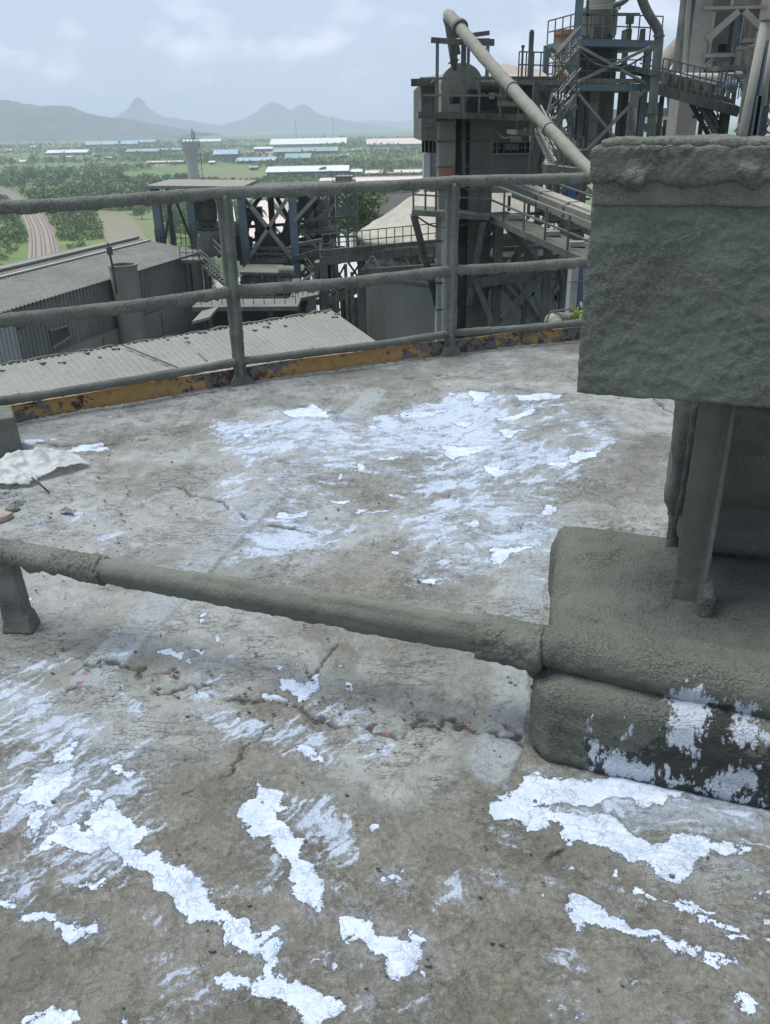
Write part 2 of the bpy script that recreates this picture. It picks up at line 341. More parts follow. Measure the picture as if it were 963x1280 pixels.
for L in ([(430,285),(480,285),(470,293),(430,293)], [(580,255),(690,250),(680,270),(600,285)], [(870,270),(955,265),(900,295),(870,290)], [(640,130),(700,140),(650,170)], [(685,485),(740,485),(735,520),(690,525)],
          [(730,490),(800,485),(740,502)], [(190,405),(280,400),(270,415),(190,418)], [(100,230),(150,235),(130,250)], [(330,380),(365,378),(360,388),(330,388)], [(440,360),(465,362),(465,371)], [(370,400),(400,400),(390,410)],
          [(410,405),(450,402),(440,411)], [(450,490),(480,490),(475,505),(450,505)], [(530,562),(570,560),(560,575),(530,575)], [(210,180),(280,165),(330,180),(300,198),(225,192)], [(410,205),(440,210),(430,218),(405,214)],
          [(740,140),(860,138),(850,150),(760,155)], [(480,180),(600,170),(560,190),(480,195)], [(700,190),(800,170),(790,185),(710,200)], [(810,390),(850,400),(840,418),(812,415)], [(570,140),(620,136),(610,146)], [(335,320),(355,320),(350,335),(338,335)], [(385,300),(400,302),(392,325)],
          [(650,300),(760,310),(700,325)], [(620,430),(670,420),(650,440)], [(820,300),(870,290),(850,312)], [(600,200),(660,195),(640,215)], [(690,215),(790,225),(740,240)]):
    SOLID.append(cropC(L))
for L in ([(245,235),(370,210),(385,235),(300,248),(250,252)], [(90,205),(200,198),(215,202),(100,225)], [(350,118),(400,115),(395,128)], [(770,150),(800,155),(780,160)], [(85,770),(150,755),(100,778)], [(700,840),(740,800),(745,805),(710,855)]):
    SOLID.append(cropD(L))
for L in ([(-20,80),(110,150),(150,210),(220,240),(290,300),(340,340),(400,410),(390,480),(430,520),(370,560),(330,620),(250,620),(200,580),(120,560),(60,550),(-20,490)], [(30,600),(100,640),(100,680),(60,700),(30,670)],
          [(380,830),(480,850),(600,860),(560,920),(460,950),(390,900)], [(700,440),(850,450),(860,560),(820,580),(800,520),(720,540),(690,500)], [(610,600),(690,580),(680,630),(610,650)],
          [(480,180),(560,200),(760,220),(860,300),(870,370),(800,350),(640,320),(560,310),(500,240)], [(450,80),(530,90),(600,180),(500,190)], [(560,90),(600,80),(655,170),(640,180),(600,130)], [(350,700),(385,700),(390,750),(345,740)],
          [(910,930),(955,930),(950,970),(915,965)], [(120,560),(260,570),(320,620),(280,660),(180,640)], [(310,290),(380,320),(390,360),(330,340)], [(760,180),(900,200),(920,240),(780,220)], [(200,105),(340,60),(350,75),(230,125)], [(870,270),(963,280),(963,330),(880,330)],
          [(-20,60),(260,110),(120,130),(-20,110)], [(390,940),(430,950),(440,1000),(400,1000)], [(290,160),(340,180),(345,260),(315,240)]):
    THIN.append(cropA(L))
for L in ([(360,300),(450,240),(560,255),(700,262),(980,280),(980,440),(920,440),(850,435),(760,455),(700,425),(600,420),(520,400),(510,370),(440,375)], [(250,515),(320,480),(420,490),(420,510),(350,520),(280,525)], [(-10,310),(40,310),(45,400),(20,430),(-10,400)],
          [(90,720),(130,720),(125,760),(90,750)], [(235,745),(250,745),(245,770),(235,765)], [(505,620),(530,620),(525,670),(505,660)], [(480,725),(510,720),(510,742),(485,742)], [(380,380),(430,390),(460,440),(400,430)], [(470,500),(560,520),(500,535)], [(560,460),(640,470),(650,510),(580,500)], [(840,440),(960,450),(960,500)], [(0,480),(40,478),(30,495)], [(-10,640),(30,645),(25,665),(-10,660)]):
    THIN.append(cropB(L))
for L in ([(340,230),(480,160),(600,140),(700,130),(880,140),(950,200),(955,270),(880,320),(890,370),(850,430),(830,500),(690,530),(540,570),(560,520),(620,480),(600,400),(500,380),(440,340),(360,330),(290,290)], [(210,170),(340,180),(350,215),(200,260)],
          [(90,220),(150,225),(155,250),(90,270)], [(110,300),(200,290),(210,320),(130,325)], [(60,375),(130,360),(200,360),(180,385),(60,390)], [(170,380),(350,350),(330,440),(290,480),(180,490),(150,440)], [(400,430),(440,430),(430,450),(400,450)], [(60,500),(110,500),(120,525),(80,530)], [(780,560),(830,560),(800,600)]):
    THIN.append(cropC(L))
for L in ([(530,235),(650,235),(600,248)], [(220,470),(290,495),(240,500)], [(400,550),(440,550),(430,570)], [(840,290),(963,280),(963,310),(860,320)], [(150,440),(190,445),(210,470),(170,465)], [(40,505),(90,505),(95,535),(40,540)]):
    THIN.append(cropD(L))

def poly_field(P, polys, w):
    """soft inside field: 1 deep inside, 0.5 on the outline, 0 outside"""
    out = np.zeros(len(P))
    for pl in polys:
        A = np.array(pl); lo = A.min(0) - 2 * w; hi = A.max(0) + 2 * w
        idx = np.where((P[:, 0] > lo[0]) & (P[:, 0] < hi[0]) & (P[:, 1] > lo[1]) & (P[:, 1] < hi[1]))[0]
        if len(idx) == 0: continue
        Q = P[idx]; ins = np.zeros(len(Q), bool); dm = np.full(len(Q), 1e9)
        n = len(A)
        for i in range(n):
            a = A[i]; b = A[(i + 1) % n]; ab = b - a
            t = np.clip(((Q - a) @ ab) / max(ab @ ab, 1e-9), 0, 1)
            dm = np.minimum(dm, np.hypot(*(Q - a - t[:, None] * ab).T))
            c = (a[1] > Q[:, 1]) != (b[1] > Q[:, 1])
            with np.errstate(divide='ignore', invalid='ignore'):
                xi = a[0] + (Q[:, 1] - a[1]) * (b[0] - a[0]) / (b[1] - a[1])
            ins ^= c & (Q[:, 0] < xi)
        sd = np.where(ins, dm, -dm)
        out[idx] = np.maximum(out[idx], np.clip(0.5 + sd / (2 * w), 0, 1))
    return out
def seg_dist(P, pts):
    dm = np.full(len(P), 1e9)
    for a, b in zip(pts[:-1], pts[1:]):
        a = np.array(a); b = np.array(b); ab = b - a
        t = np.clip(((P - a) @ ab) / (ab @ ab), 0, 1); dm = np.minimum(dm, np.hypot(*(P - a - t[:, None] * ab).T))
    return dm

WASH = [cropB(L) for L in ([(440,235),(560,250),(760,262),(990,285),(990,420),(900,400),(720,370),(560,340),(460,320)],)]
THIN.append(cropC([(60,215),(200,175),(380,190),(420,300),(360,460),(260,500),(140,500),(60,400),(100,300)]))
THIN.append(cropC([(470,360),(620,340),(700,420),(640,520),(520,500),(440,440)]))
NR, NC = 880, 720
yy = 1.0 / np.linspace(1 / 0.86, 1 / 8.4, NR)
tt = np.linspace(-1, 1, NC)
GX = (0.8 + 0.62 * yy)[:, None] * tt[None, :]; GY = np.repeat(yy[:, None], NC, 1)
P2 = np.stack([GX.ravel(), GY.ravel()], 1)
P3 = np.column_stack([P2, np.zeros(len(P2))])
warp = np.stack([fbm(P3 * 7, 4, 3) - .5, fbm(P3 * 7, 4, 31) - .5], 1)
fine_w = np.stack([fbm(P3 * 32, 3, 5) - .5, fbm(P3 * 32, 3, 55) - .5], 1)
PW = P2 + warp * 0.09 + fine_w * 0.035
solid = poly_field(PW, SOLID, 0.024)
PWt = P2 + warp * (0.12 + 0.30 * np.clip((P2[:, 1:2] - 2) / 2, 0, 1)) + fine_w * .05
thin = np.where(P2[:, 1] < 2.4, poly_field(PWt, THIN, 0.06), poly_field(PWt, THIN, 0.16))
# brush streaks: direction changes from the near left patch to the far one
far = np.clip((P2[:, 1] - 2.2) / 0.8, 0, 1)
def streak(ang, s_long, s_short, seed):
    c, s = math.cos(ang), math.sin(ang); Q = PW
    a = Q[:, 0] * c + Q[:, 1] * s; b = -Q[:, 0] * s + Q[:, 1] * c
    return fbm(np.column_stack([a * s_long, b * s_short, np.zeros(len(a))]), 5, seed, 0.6)
swp = fbm(P3 * 1.3, 2, 91)
st_near = np.where(P2[:, 0] < 0.15, streak(math.radians(46), 16, 85, 11), streak(math.radians(-20), 14, 75, 12))
st_far = np.where(swp > 0.5, streak(math.radians(38), 13, 40, 13), streak(math.radians(-14), 13, 40, 14))
stk = st_near * (1 - far) + st_far * far
wide = fbm(P3 * 2.4, 3, 41)
iso = fbm(P3 * 26, 4, 19, .6); mixn = stk * .3 + iso * .7
paint = np.clip(solid * (1 + (mixn - .5) * .9) + (mixn - .5) * 1.1 * (solid > 0.02) * (solid < .98), 0, 1)
flat = poly_field(PW, WASH, 0.05)
scum = np.clip(thin * (0.5 + (stk - 0.5) * 4.0 + (wide - 0.5) * 2.4 + 0.10 * (1 - far) - .07 * far), 0, 1)
wash = np.clip(np.maximum(np.maximum(thin, flat * 1.3), poly_field(PW, SOLID, 0.07) * .8) * (0.72 + (wide - 0.5) * 1.5 + (stk - .5) * 1.8), 0, 1)
wash = np.maximum(wash, flat * (.8 + (stk - .5) * 1.6))
# filled joints (smooth bands of repair mortar), cracks
band1 = [onz(u, v, 0)[:2] for u, v in [(470, 490), (445, 517), (380, 580), (300, 655), (256, 695), (200, 755), (141, 819), (118, 850)]]
band2 = [tuple(ORG + e1 * s + e2 * t) for s, t in [(-0.085, -0.06), (-0.095, .2), (-0.15, .95), (-.2, 1.4)]]
dW = warp * 0.06
d1 = seg_dist(P2 + dW * 0.5, band1); d2 = seg_dist(P2 + dW, band2)
wid1 = 0.066 + 0.016 * (fbm(P3 * 5, 2, 8) - .5)
band = np.maximum(np.clip(0.5 + (wid1 - d1) / 0.02, 0, 1), np.clip(0.5 + (0.055 - d2) / 0.02, 0, 1))
band *= np.clip((fbm(P3 * 9, 4, 77) - 0.20) / 0.12, 0, 1)
crk = [onz(u, v, 0)[:2] for u, v in [(60, 880), (100, 860), (135, 838), (190, 850), (260, 855), (350, 868), (420, 885), (480, 898), (540, 903), (590, 915), (625, 925)]]
d3 = seg_dist(P2 + warp * 0.22 + fine_w * 0.09, crk)
crack = np.clip(1.35 - d3 / 0.012, 0, 1) * np.clip((fbm(P3 * 14, 4, 21) - 0.30) / 0.10, 0, 1)
rubble = np.clip(1.1 - d3 / 0.10, 0, 1) * np.clip((fbm(P3 * 6, 3, 22) - .38) / .15, 0, 1)
for C0, wd in ([(25, 555), (120, 560), (210, 545), (300, 530)], .012), ([(140, 600), (230, 612), (330, 650), (400, 665)], .010), ([(100, 500), (260, 492), (420, 475), (560, 470)], .010), \
        ([(360, 860), (395, 845), (430, 800)], .006), ([(655, 1105), (690, 1080), (706, 1060)], .008), ([(240, 990), (300, 970), (330, 900)], .004), ([(700, 470), (800, 490), (850, 520)], .01):
    dd = seg_dist(P2 + warp * 0.12 + fine_w * 0.04, [onz(u, v, 0)[:2] for u, v in C0]); crack = np.maximum(crack, np.clip(1.3 - dd / wd, 0, 1) * np.clip((vnoise(P3 * 9, 61) - .3) / .2, 0, 1))
# flaking layers: terraces with ragged ledges
lay = fbm(P3 * np.array([1.5, 4.2, 1]) + np.column_stack([warp * 1.5 + P2[:, ::-1] * .35, np.zeros(len(P2))]), 6, 101, 0.6) * 13
fr = lay - np.floor(lay); lay_i = np.floor(lay)
ledge_amt = np.clip((fbm(P3 * 0.9, 3, 151) - 0.36) / 0.16, 0.0, 1) * (0.35 + 0.65 * far)
ter = (lay_i + np.clip(fr / 0.10, 0, 1))
edge = np.clip(1.2 - np.abs(fr - 0.05) / (0.07 + .05 * far), 0, 1) * ledge_amt * np.clip((fbm(P3 * 4, 4, 171) - 0.44) / 0.07, 0, 1)
relief = ter * 0.0022 * (0.3 + ledge_amt) + (fbm(P3 * 20, 4, 201) - .5) * 0.004 + (fbm(P3 * 1.4, 3, 221) - .5) * 0.018 + (fbm(P3 * 60, 2, 231) - .5) * 0.002
z = relief - relief.mean()
bandz = np.where(band > .5, 1, band)
z = z * (1 - 0.75 * bandz) + 0.004 * bandz
z -= crack * 0.009; z += rubble * (fbm(P3 * 26, 3, 251) - .45) * 0.022
z += (paint > 0.55) * 0.0012
# scale-like chips lying around
brown = np.clip((onz(480, 900, 0)[1] - P2[:, 1] + (fbm(P3 * 3, 4, 301) - .5) * 1.6) / 0.35, 0, 1)
brown = np.maximum(brown, np.clip((fbm(P3 * 1.7, 5, 311) - 0.53) / 0.07, 0, 1) * 0.65)
shade_blotch = np.maximum(np.clip(1.2 - seg_dist(P2 + warp * .1, [onz(u, v, 0)[:2] for u, v in [(0, 805), (60, 812), (150, 815), (180, 830)]]) / 0.10, 0, 1), 0)  # shadow by the low rail post, painted into the floor colour
shade_blotch = np.maximum(shade_blotch, np.clip((fbm(P3 * 4.2, 5, 321) - 0.57) / 0.05, 0, 1) * .55)  # plus random darker blotches over the slab
redp = rubble * np.clip((fbm(P3 * 46, 3, 331) - 0.68) / 0.03, 0, 1)
ridx = lambda a: a.reshape(NR, NC)
I = np.arange(NR * NC).reshape(NR, NC)
Q = np.stack([I[:-1, :-1].ravel(), I[:-1, 1:].ravel(), I[1:, 1:].ravel(), I[1:, :-1].ravel()], 1)
rr = np.hypot(P2[:, 0] - CEN[0], P2[:, 1] - CEN[1])
Q = Q[(rr[Q] < RAD).all(1)]
used = np.unique(Q); remap = -np.ones(NR * NC, int); remap[used] = np.arange(len(used)); Q = remap[Q]

m, nt, b = nmat('weathered roof concrete with old white paint')
A = lambda n: nnode(nt, 'ShaderNodeAttribute', attribute_name=n).outputs['Fac']
n_big = noise_fac(nt, 2.2, 7, 0.62); n_mid = noise_fac(nt, 11, 7, 0.68); n_fine = noise_fac(nt, 70, 6, 0.7); n_grain = noise_fac(nt, 260, 3, 0.6)
cc = cmix(nt, mrange(nt, n_mid, 0.38, 0.62), (0.235, 0.248, 0.222), (0.385, 0.41, 0.378))
cc = cmix(nt, mrange(nt, n_big, 0.40, 0.62, 0, 0.6), cc, (0.42, 0.445, 0.42))
bz = vmath(nt, 'MULTIPLY', A('brown'), mrange(nt, n_mid, 0.30, 0.60, 0.55, 1.0))
cb = cmix(nt, mrange(nt, n_fine, 0.35, 0.62), (0.075, 0.076, 0.048), (0.235, 0.232, 0.175))
cc = cmix(nt, bz, cc, cb)
cc = cmix(nt, mrange(nt, vmath(nt, 'ADD', A('brown'), n_big), 1.38, 1.5, 0, .35), cc, (0.25, 0.24, 0.21))
# a skin of hardened slurry, peeled away in crisp edged patches
peelf = mrange(nt, noise_fac(nt, 3.3, 9, 0.68), 0.505, 0.525); peel2 = mrange(nt, noise_fac(nt, 8.5, 8, 0.66), 0.535, 0.555)
cc = cmix(nt, vmath(nt, 'MULTIPLY', peelf, .42), cc, cmix(nt, A('brown'), (0.35, 0.385, 0.36), (0.255, 0.255, 0.215)))
cc = cmix(nt, vmath(nt, 'MULTIPLY', peel2, .38), cc, cmix(nt, A('brown'), (0.255, 0.27, 0.245), (0.115, 0.116, 0.084)))
cc = cmix(nt, vmath(nt, 'MULTIPLY', A('shade_blotch'), 0.7), cc, (0.135, 0.14, 0.115))
cc = cmix(nt, A('band'), cc, cmix(nt, mrange(nt, n_fine, .3, .7), (0.30, 0.34, 0.34), (0.38, 0.42, 0.42)))
# fine hairline cracking and dark pits
tcg = nnode(nt, 'ShaderNodeNewGeometry'); mpv = nnode(nt, 'ShaderNodeVectorMath', operation='ADD')
nz = nnode(nt, 'ShaderNodeTexNoise'); nz.inputs['Scale'].default_value = 9; nz.inputs['Detail'].default_value = 5
nt.links.new(tcg.outputs['Position'], nz.inputs[0]); sc_ = nnode(nt, 'ShaderNodeVectorMath', operation='SCALE'); sc_.inputs['Scale'].default_value = 0.35
nt.links.new(nz.outputs['Color'], sc_.inputs[0]); nt.links.new(tcg.outputs['Position'], mpv.inputs[0]); nt.links.new(sc_.outputs[0], mpv.inputs[1])
vo = nnode(nt, 'ShaderNodeTexVoronoi', feature='DISTANCE_TO_EDGE'); vo.inputs['Scale'].default_value = 4.5; nt.links.new(mpv.outputs[0], vo.inputs['Vector'])
hair = vmath(nt, 'MULTIPLY', mrange(nt, vo.outputs['Distance'], 0.0, 0.012, 1.0, 0.0), mrange(nt, n_mid, 0.50, 0.60, 0.0, 0.45))
cc = cmix(nt, hair, cc, (0.06, 0.06, 0.05))
pits = mrange(nt, n_fine, 0.26, 0.34, 0.75, 0.0)
cc = cmix(nt, pits, cc, (0.08, 0.08, 0.068))
cc = cmix(nt, vmath(nt, 'MULTIPLY', A('edge'), 0.5), cc, (0.075, 0.075, 0.062))
# flaked layers: ragged broken ledge lines running roughly across the slab
def ledges(scale, stretch, k, wdt, gate0, gate1):
    nn = noise_fac(nt, scale, 8, 0.62, stretch=stretch); fr_ = vmath(nt, 'FRACT', vmath(nt, 'MULTIPLY', nn, k), 0.0)
    return vmath(nt, 'MULTIPLY', mrange(nt, fr_, 0.0, wdt, 1.0, 0.0), mrange(nt, noise_fac(nt, 3.7, 6, .65), gate0, gate1)), fr_
l1, fr1 = ledges(1.0, (1.5, 4.6, 1), 15.0, .13, .47, .53)
l2, fr2 = ledges(3.0, (1.2, 3.2, 1), 9.0, .10, .50, .55)
lsum = vmath(nt, 'MULTIPLY', vmath(nt, 'MAXIMUM', l1, l2), mrange(nt, A('brown'), 0, 1, .48, .15))
cc = cmix(nt, lsum, cc, (0.06, 0.06, 0.05))
cc = cmix(nt, mrange(nt, noise_fac(nt, 24, 7, .75), .60, .70, 0, .55), cc, (0.40, 0.45, 0.46))
cc = cmix(nt, mrange(nt, noise_fac(nt, 5.5, 7, .7), .30, .42, .6, 0), cc, (0.115, 0.118, 0.088))
# thin wash, then solid paint, both broken by grit
gr = vmath(nt, 'ADD', vmath(nt, 'MULTIPLY', vmath(nt, 'SUBTRACT', n_fine, 0.5), 0.9), vmath(nt, 'MULTIPLY', vmath(nt, 'SUBTRACT', n_grain, 0.5), 0.5))
wf = mrange(nt, vmath(nt, 'ADD', A('wash'), vmath(nt, 'MULTIPLY', gr, 1.5)), 0.22, 0.85, 0.0, 0.74)
cc = cmix(nt, wf, cc, (0.40, 0.49, 0.58))
sf = mrange(nt, vmath(nt, 'ADD', A('scum'), vmath(nt, 'MULTIPLY', gr, 1.5)), 0.44, 0.66, 0.0, 0.82)
cc = cmix(nt, sf, cc, (0.54, 0.65, 0.76))
pf = mrange(nt, vmath(nt, 'ADD', A('paint'), vmath(nt, 'MULTIPLY', gr, 0.95)), 0.48, 0.60)
pc = cmix(nt, mrange(nt, n_mid, 0.35, 0.62), (0.47, 0.58, 0.69), (0.62, 0.71, 0.79))
cc = cmix(nt, pf, cc, pc)
cc = cmix(nt, vmath(nt, 'MULTIPLY', A('crack'), 0.9), cc, (0.05, 0.05, 0.042))
cc = cmix(nt, vmath(nt, 'MULTIPLY', A('redp'), 0.6), cc, (0.26, 0.11, 0.085))
nt.links.new(cc, b.inputs['Base Color'])
nt.links.new(mrange(nt, pf, 0, 1, 0.9, 0.55), b.inputs['Roughness'])
hh = vmath(nt, 'ADD', vmath(nt, 'MULTIPLY', n_fine, 0.8), vmath(nt, 'ADD', vmath(nt, 'MULTIPLY', n_mid, 1.6), vmath(nt, 'MULTIPLY', n_grain, 0.2)))
hh = vmath(nt, 'SUBTRACT', hh, vmath(nt, 'MULTIPLY', hair, 0.4))
hh = vmath(nt, 'SUBTRACT', hh, vmath(nt, 'MULTIPLY', lsum, 0.5)); hh = vmath(nt, 'MULTIPLY', hh, mrange(nt, pf, 0, 1, 1.0, 0.45))
hh = vmath(nt, 'ADD', hh, vmath(nt, 'SUBTRACT', vmath(nt, 'MULTIPLY', peelf, 0.12), vmath(nt, 'MULTIPLY', peel2, 0.12)))
bump(nt, b, hh, 0.014)
MT['floor'] = m
V3 = np.column_stack([P2, z])[used]
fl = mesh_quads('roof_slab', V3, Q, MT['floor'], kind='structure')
for nme, arr in (('paint', paint), ('wash', wash), ('scum', scum), ('band', band), ('crack', crack), ('edge', edge), ('brown', brown), ('shade_blotch', shade_blotch), ('redp', redp)): fattr(fl, nme, arr[used])
mb = MB(); cz = (CEN[0], CEN[1], 0)
mb.lathe(cz, [(0.01, -0.05), (RAD + .02, -0.05), (RAD + .06, -0.12), (RAD + .06, -0.6), (RAD - .3, -0.65), (RAD - .3, GZ)], 128)
mb.build('silo_shell', MT['concrete'], smooth=False, kind='structure')

# ================================================================== crust modelling: join rough solids, voxel-remesh, roughen
def crust(name, mb, m, parent=None, voxel=0.009, amp=0.006, fscale=14, amp2=0.003, f2=60, drip=0.0, smooth_it=6, seed=0, **k):
    tmp = mesh_np('tmp', mb.V, mb.F, None)
    md = tmp.modifiers.new('r', 'REMESH'); md.mode = 'VOXEL'; md.voxel_size = voxel
    ms = tmp.modifiers.new('s', 'SMOOTH'); ms.iterations = smooth_it; ms.factor = 0.5
    dg = bpy.context.evaluated_depsgraph_get(); dg.update()
    me = bpy.data.meshes.new_from_object(tmp.evaluated_get(dg)); me.name = name
    bpy.data.objects.remove(tmp)
    n = len(me.vertices); co = np.zeros(n * 3, np.float32); me.vertices.foreach_get('co', co); co = co.reshape(-1, 3).astype(float)
    no = np.zeros(n * 3, np.float32); me.vertices.foreach_get('normal', no); no = no.reshape(-1, 3).astype(float)
    d = (fbm(co * fscale, 4, seed + 1) - 0.5) * 2 * amp + (fbm(co * f2, 3, seed + 7, 0.6) - 0.5) * 2 * amp2
    co2 = co + no * d[:, None]
    if drip:                                                    # ragged lower edges where crust hangs
        under = np.clip(-no[:, 2] - 0.3, 0, 1)
        co2[:, 2] -= under * drip * np.clip(fbm(co * np.array([38, 38, 4]), 3, seed + 9) - 0.42, 0, 1) * 5
    me.vertices.foreach_set('co', co2.astype(np.float32).ravel()); me.update(); me.shade_smooth()
    me.materials.clear(); me.materials.append(m)
    o = bpy.data.objects.new(name, me); col.objects.link(o)
    return finish(o, parent, **k)

# ------------------------------------------------------------------ guard rail round the silo edge
def edge_pt(theta, z, dr=0.0): return (CEN[0] + (RAD + dr) * math.cos(theta), CEN[1] + (RAD + dr) * math.sin(theta), z)
th1 = math.atan2(5.168 - CEN[1], -0.885 - CEN[0]); th2 = math.atan2(5.859 - CEN[1], 0.489 - CEN[0]); step = th1 - th2
ths = [th1 + 2 * step, th1 + step, th1, th2, th2 - step, th2 - 2 * step, th2 - 3 * step]
rail = thing('guard_rail', 'dust caked three pipe guard rail along the curved roof edge above a yellow toe board', 'railing', edge_pt(th1, 0))
for i, t in enumerate(ths):
    a = t; tx = np.array([-math.sin(a), math.cos(a)]); rx = np.array([math.cos(a), math.sin(a)])
    p = np.array(edge_pt(t, 0, -0.01)[:2])
    def q(u, v, z): w = p + tx * u + rx * v; return (w[0], w[1], z)
    mb = MB()
    mb.beam(q(0.0, -.022, 0.0), q(0.0, -.022, 1.16), .10, .014) if False else None
    mb.hexa([q(-.042, -.012, 0), q(.042, -.012, 0), q(.042, .018, 0), q(-.042, .018, 0), q(-.047, -.014, 1.15), q(.047, -.014, 1.15), q(.047, .022, 1.15), q(-.047, .022, 1.15)])
    mb.hexa([q(-.006, -.05, 0), q(.02, -.05, 0), q(.02, .0, 0), q(-.006, .0, 0), q(-.006, -.052, 1.14), q(.02, -.052, 1.14), q(.02, .0, 1.14), q(-.006, .0, 1.14)])
    mb.hexa([q(-.075, -.05, -.01), q(.075, -.05, -.01), q(.08, .03, -.01), q(-.08, .03, -.01), q(-.05, -.04, .05), q(.05, -.04, .05), q(.05, .02, .05), q(-.05, .02, .05)])
    near = i in (1, 2, 3, 4)
    crust('post', mb, MT['cake_fine'], rail, voxel=0.009 if near else 0.03, amp=0.007, fscale=16, amp2=0.002, seed=i * 10, smooth_it=3)
for zz, r0, nme, dz in ((1.155, 0.034, 'top_rail', 0), (0.585, 0.035, 'middle_rail', 0), (0.15, 0.027, 'lower_rail', 0)):
    for i in range(len(ths) - 1):
        a = np.array(edge_pt(ths[i], zz, -0.01)); c = np.array(edge_pt(ths[i + 1], zz, -0.01))
        near = i in (0, 1, 2, 3)
        dirn = (c - a) / np.linalg.norm(c - a); a = a - dirn * 0.03; c = c + dirn * 0.03
        n = 14; pts = []; rs = []
        for k in range(n + 1):
            f = k / n; pp = a + (c - a) * f; pp = pp + np.array([0, 0, -0.012 * math.sin(math.pi * f) + (0.002 * math.sin(f * 9 + i * 2 + zz * 5))])
            pts.append(pp); rs.append(r0 + 0.0015 * math.sin(f * 23 + i * 3 + zz * 11))
        mb = MB().tube(pts, rs, 14)
        crust(nme, mb, MT['cake_fur'] if zz > .5 else MT['cake_fine'], rail, voxel=0.0085 if near else 0.03, amp=0.0028, fscale=26, amp2=0.0022, drip=0.012 if zz > .5 else 0.004, seed=i * 13 + int(zz * 10), smooth_it=3)

m, nt, b = nmat('yellow toe board paint, chipped and rusting')
n1 = noise_fac(nt, 7, 7, 0.65); n2 = noise_fac(nt, 22, 6, 0.7); n3 = noise_fac(nt, 3.1, 6, 0.6)
cc = cmix(nt, mrange(nt, n2, 0.35, 0.7), (0.52, 0.31, 0.09), (0.33, 0.23, 0.11))
at1 = nnode(nt, 'ShaderNodeAttribute', attribute_name='worn').outputs['Fac']
cc = cmix(nt, mrange(nt, vmath(nt, 'ADD', at1, n1), 0.98, 1.02), cc, (0.17, 0.165, 0.135))
cc = cmix(nt, mrange(nt, vmath(nt, 'ADD', vmath(nt, 'MULTIPLY', at1, .55), n2), 0.83, 0.86), cc, (0.10, 0.045, 0.03))
cc = cmix(nt, mrange(nt, n1, 0.60, 0.63), cc, (0.06, 0.045, 0.035))
nt.links.new(cc, b.inputs['Base Color']); b.inputs['Roughness'].default_value = 0.75
bump(nt, b, n2, 0.004); MT['yellow'] = m
def toe(name, t0, t1, n, z0, z1, rin, rout, mt, worn=None):
    V = []; F = []; wn_ = []
    for i in range(n + 1):
        t = t0 + (t1 - t0) * i / n
        for (dr, zz) in ((rin, z0), (rin, z1), (rout, z1), (rout, z0)): V.append(edge_pt(t, zz + 0.003 * math.sin(t * 90), dr)); wn_.append(worn(t) if worn else 0)
    for i in range(n):
        for k in range(4): F.append((i * 4 + k, (i + 1) * 4 + k, (i + 1) * 4 + (k + 1) % 4, i * 4 + (k + 1) % 4))
    F.append((0, 1, 2, 3)); F.append((n * 4 + 3, n * 4 + 2, n * 4 + 1, n * 4))
    o = mesh_np(name, V, F, mt, rail)
    if worn: fattr(o, 'worn', wn_)
    return o
def worn(t):
    w = 0.30
    for tp in ths: w = max(w, 0.62 - abs(t - tp) * 5.5)
    if t < th2: w = max(w, 0.53)
    return w
for i in range(len(ths) - 1):
    o = toe('toe_board', ths[i] - .0006, ths[i + 1] + .0006, 40, -0.045, 0.098, 0.012, 0.020, MT['yellow'], worn)
# mortar fillet along the foot of the toe board
mb = MB(); pts = [edge_pt(t, -0.018, -0.006) for t in np.linspace(ths[0], ths[-1], 160)]
mb.tube(pts, 0.022, 6)
crust('mortar_fillet', mb, MT['cake_fine'], None, voxel=0.012, amp=0.010, fscale=9, amp2=0.003, smooth_it=2, seed=3, kind='structure')

# ------------------------------------------------------------------ low rail in front of us
lp0 = np.array([-1.225, 2.374]); lp1 = np.array([0.354, 1.812])
dl = (lp1 - lp0) / np.linalg.norm(lp1 - lp0)
low = thing('low_rail', 'low dust caked pipe rail crossing the roof close in front, running into the machine plinth', 'railing', (lp0[0], lp0[1], 0))
def lowp(f, z): p = lp0 + (lp1 - lp0) * f; return (p[0], p[1], z)
mb = MB()
for f0, f1, r0, r1 in ((-0.55, 0.225, .036, .042),):
    mb.tube([lowp(f0 + (f1 - f0) * k / 12, 0.279 + 0.002 * math.sin(k)) for k in range(13)], [r0 + (r1 - r0) * k / 12 for k in range(13)], 18)
crust('caked_sleeve', mb, MT['cake_fur'], low, voxel=0.006, amp=0.006, fscale=24, amp2=0.004, f2=90, drip=0.011, smooth_it=2, seed=50)
mb = MB().tube([lowp(0.20 + 0.87 * k / 14, 0.278) for k in range(15)], [0.034 + 0.001 * k / 14 * 4 for k in range(15)], 20)
mb.tube([lowp(0.22 + 0.80 * k / 14, 0.262 - 0.006 * (k / 14)) for k in range(15)], [0.030 + .006 * k / 14 for k in range(15)], 14)
mb.tube([lowp(0.42 + 0.58 * k / 8, 0.303 + .004 * math.sin(k * 1.9)) for k in range(9)], [0.017 + .010 * k / 8 for k in range(9)], 10)
crust('pipe', mb, MT['cake_smooth'], low, voxel=0.0055, amp=0.0028, fscale=13, amp2=0.0018, f2=70, drip=0.006, smooth_it=3, seed=60)
mb = MB().tube([lowp(0.205, 0.275), lowp(0.232, 0.268)], 0.044, 16)
crust('caked_joint', mb, MT['cake'], low, voxel=0.006, amp=0.008, fscale=30, amp2=0.004, smooth_it=2, seed=65)
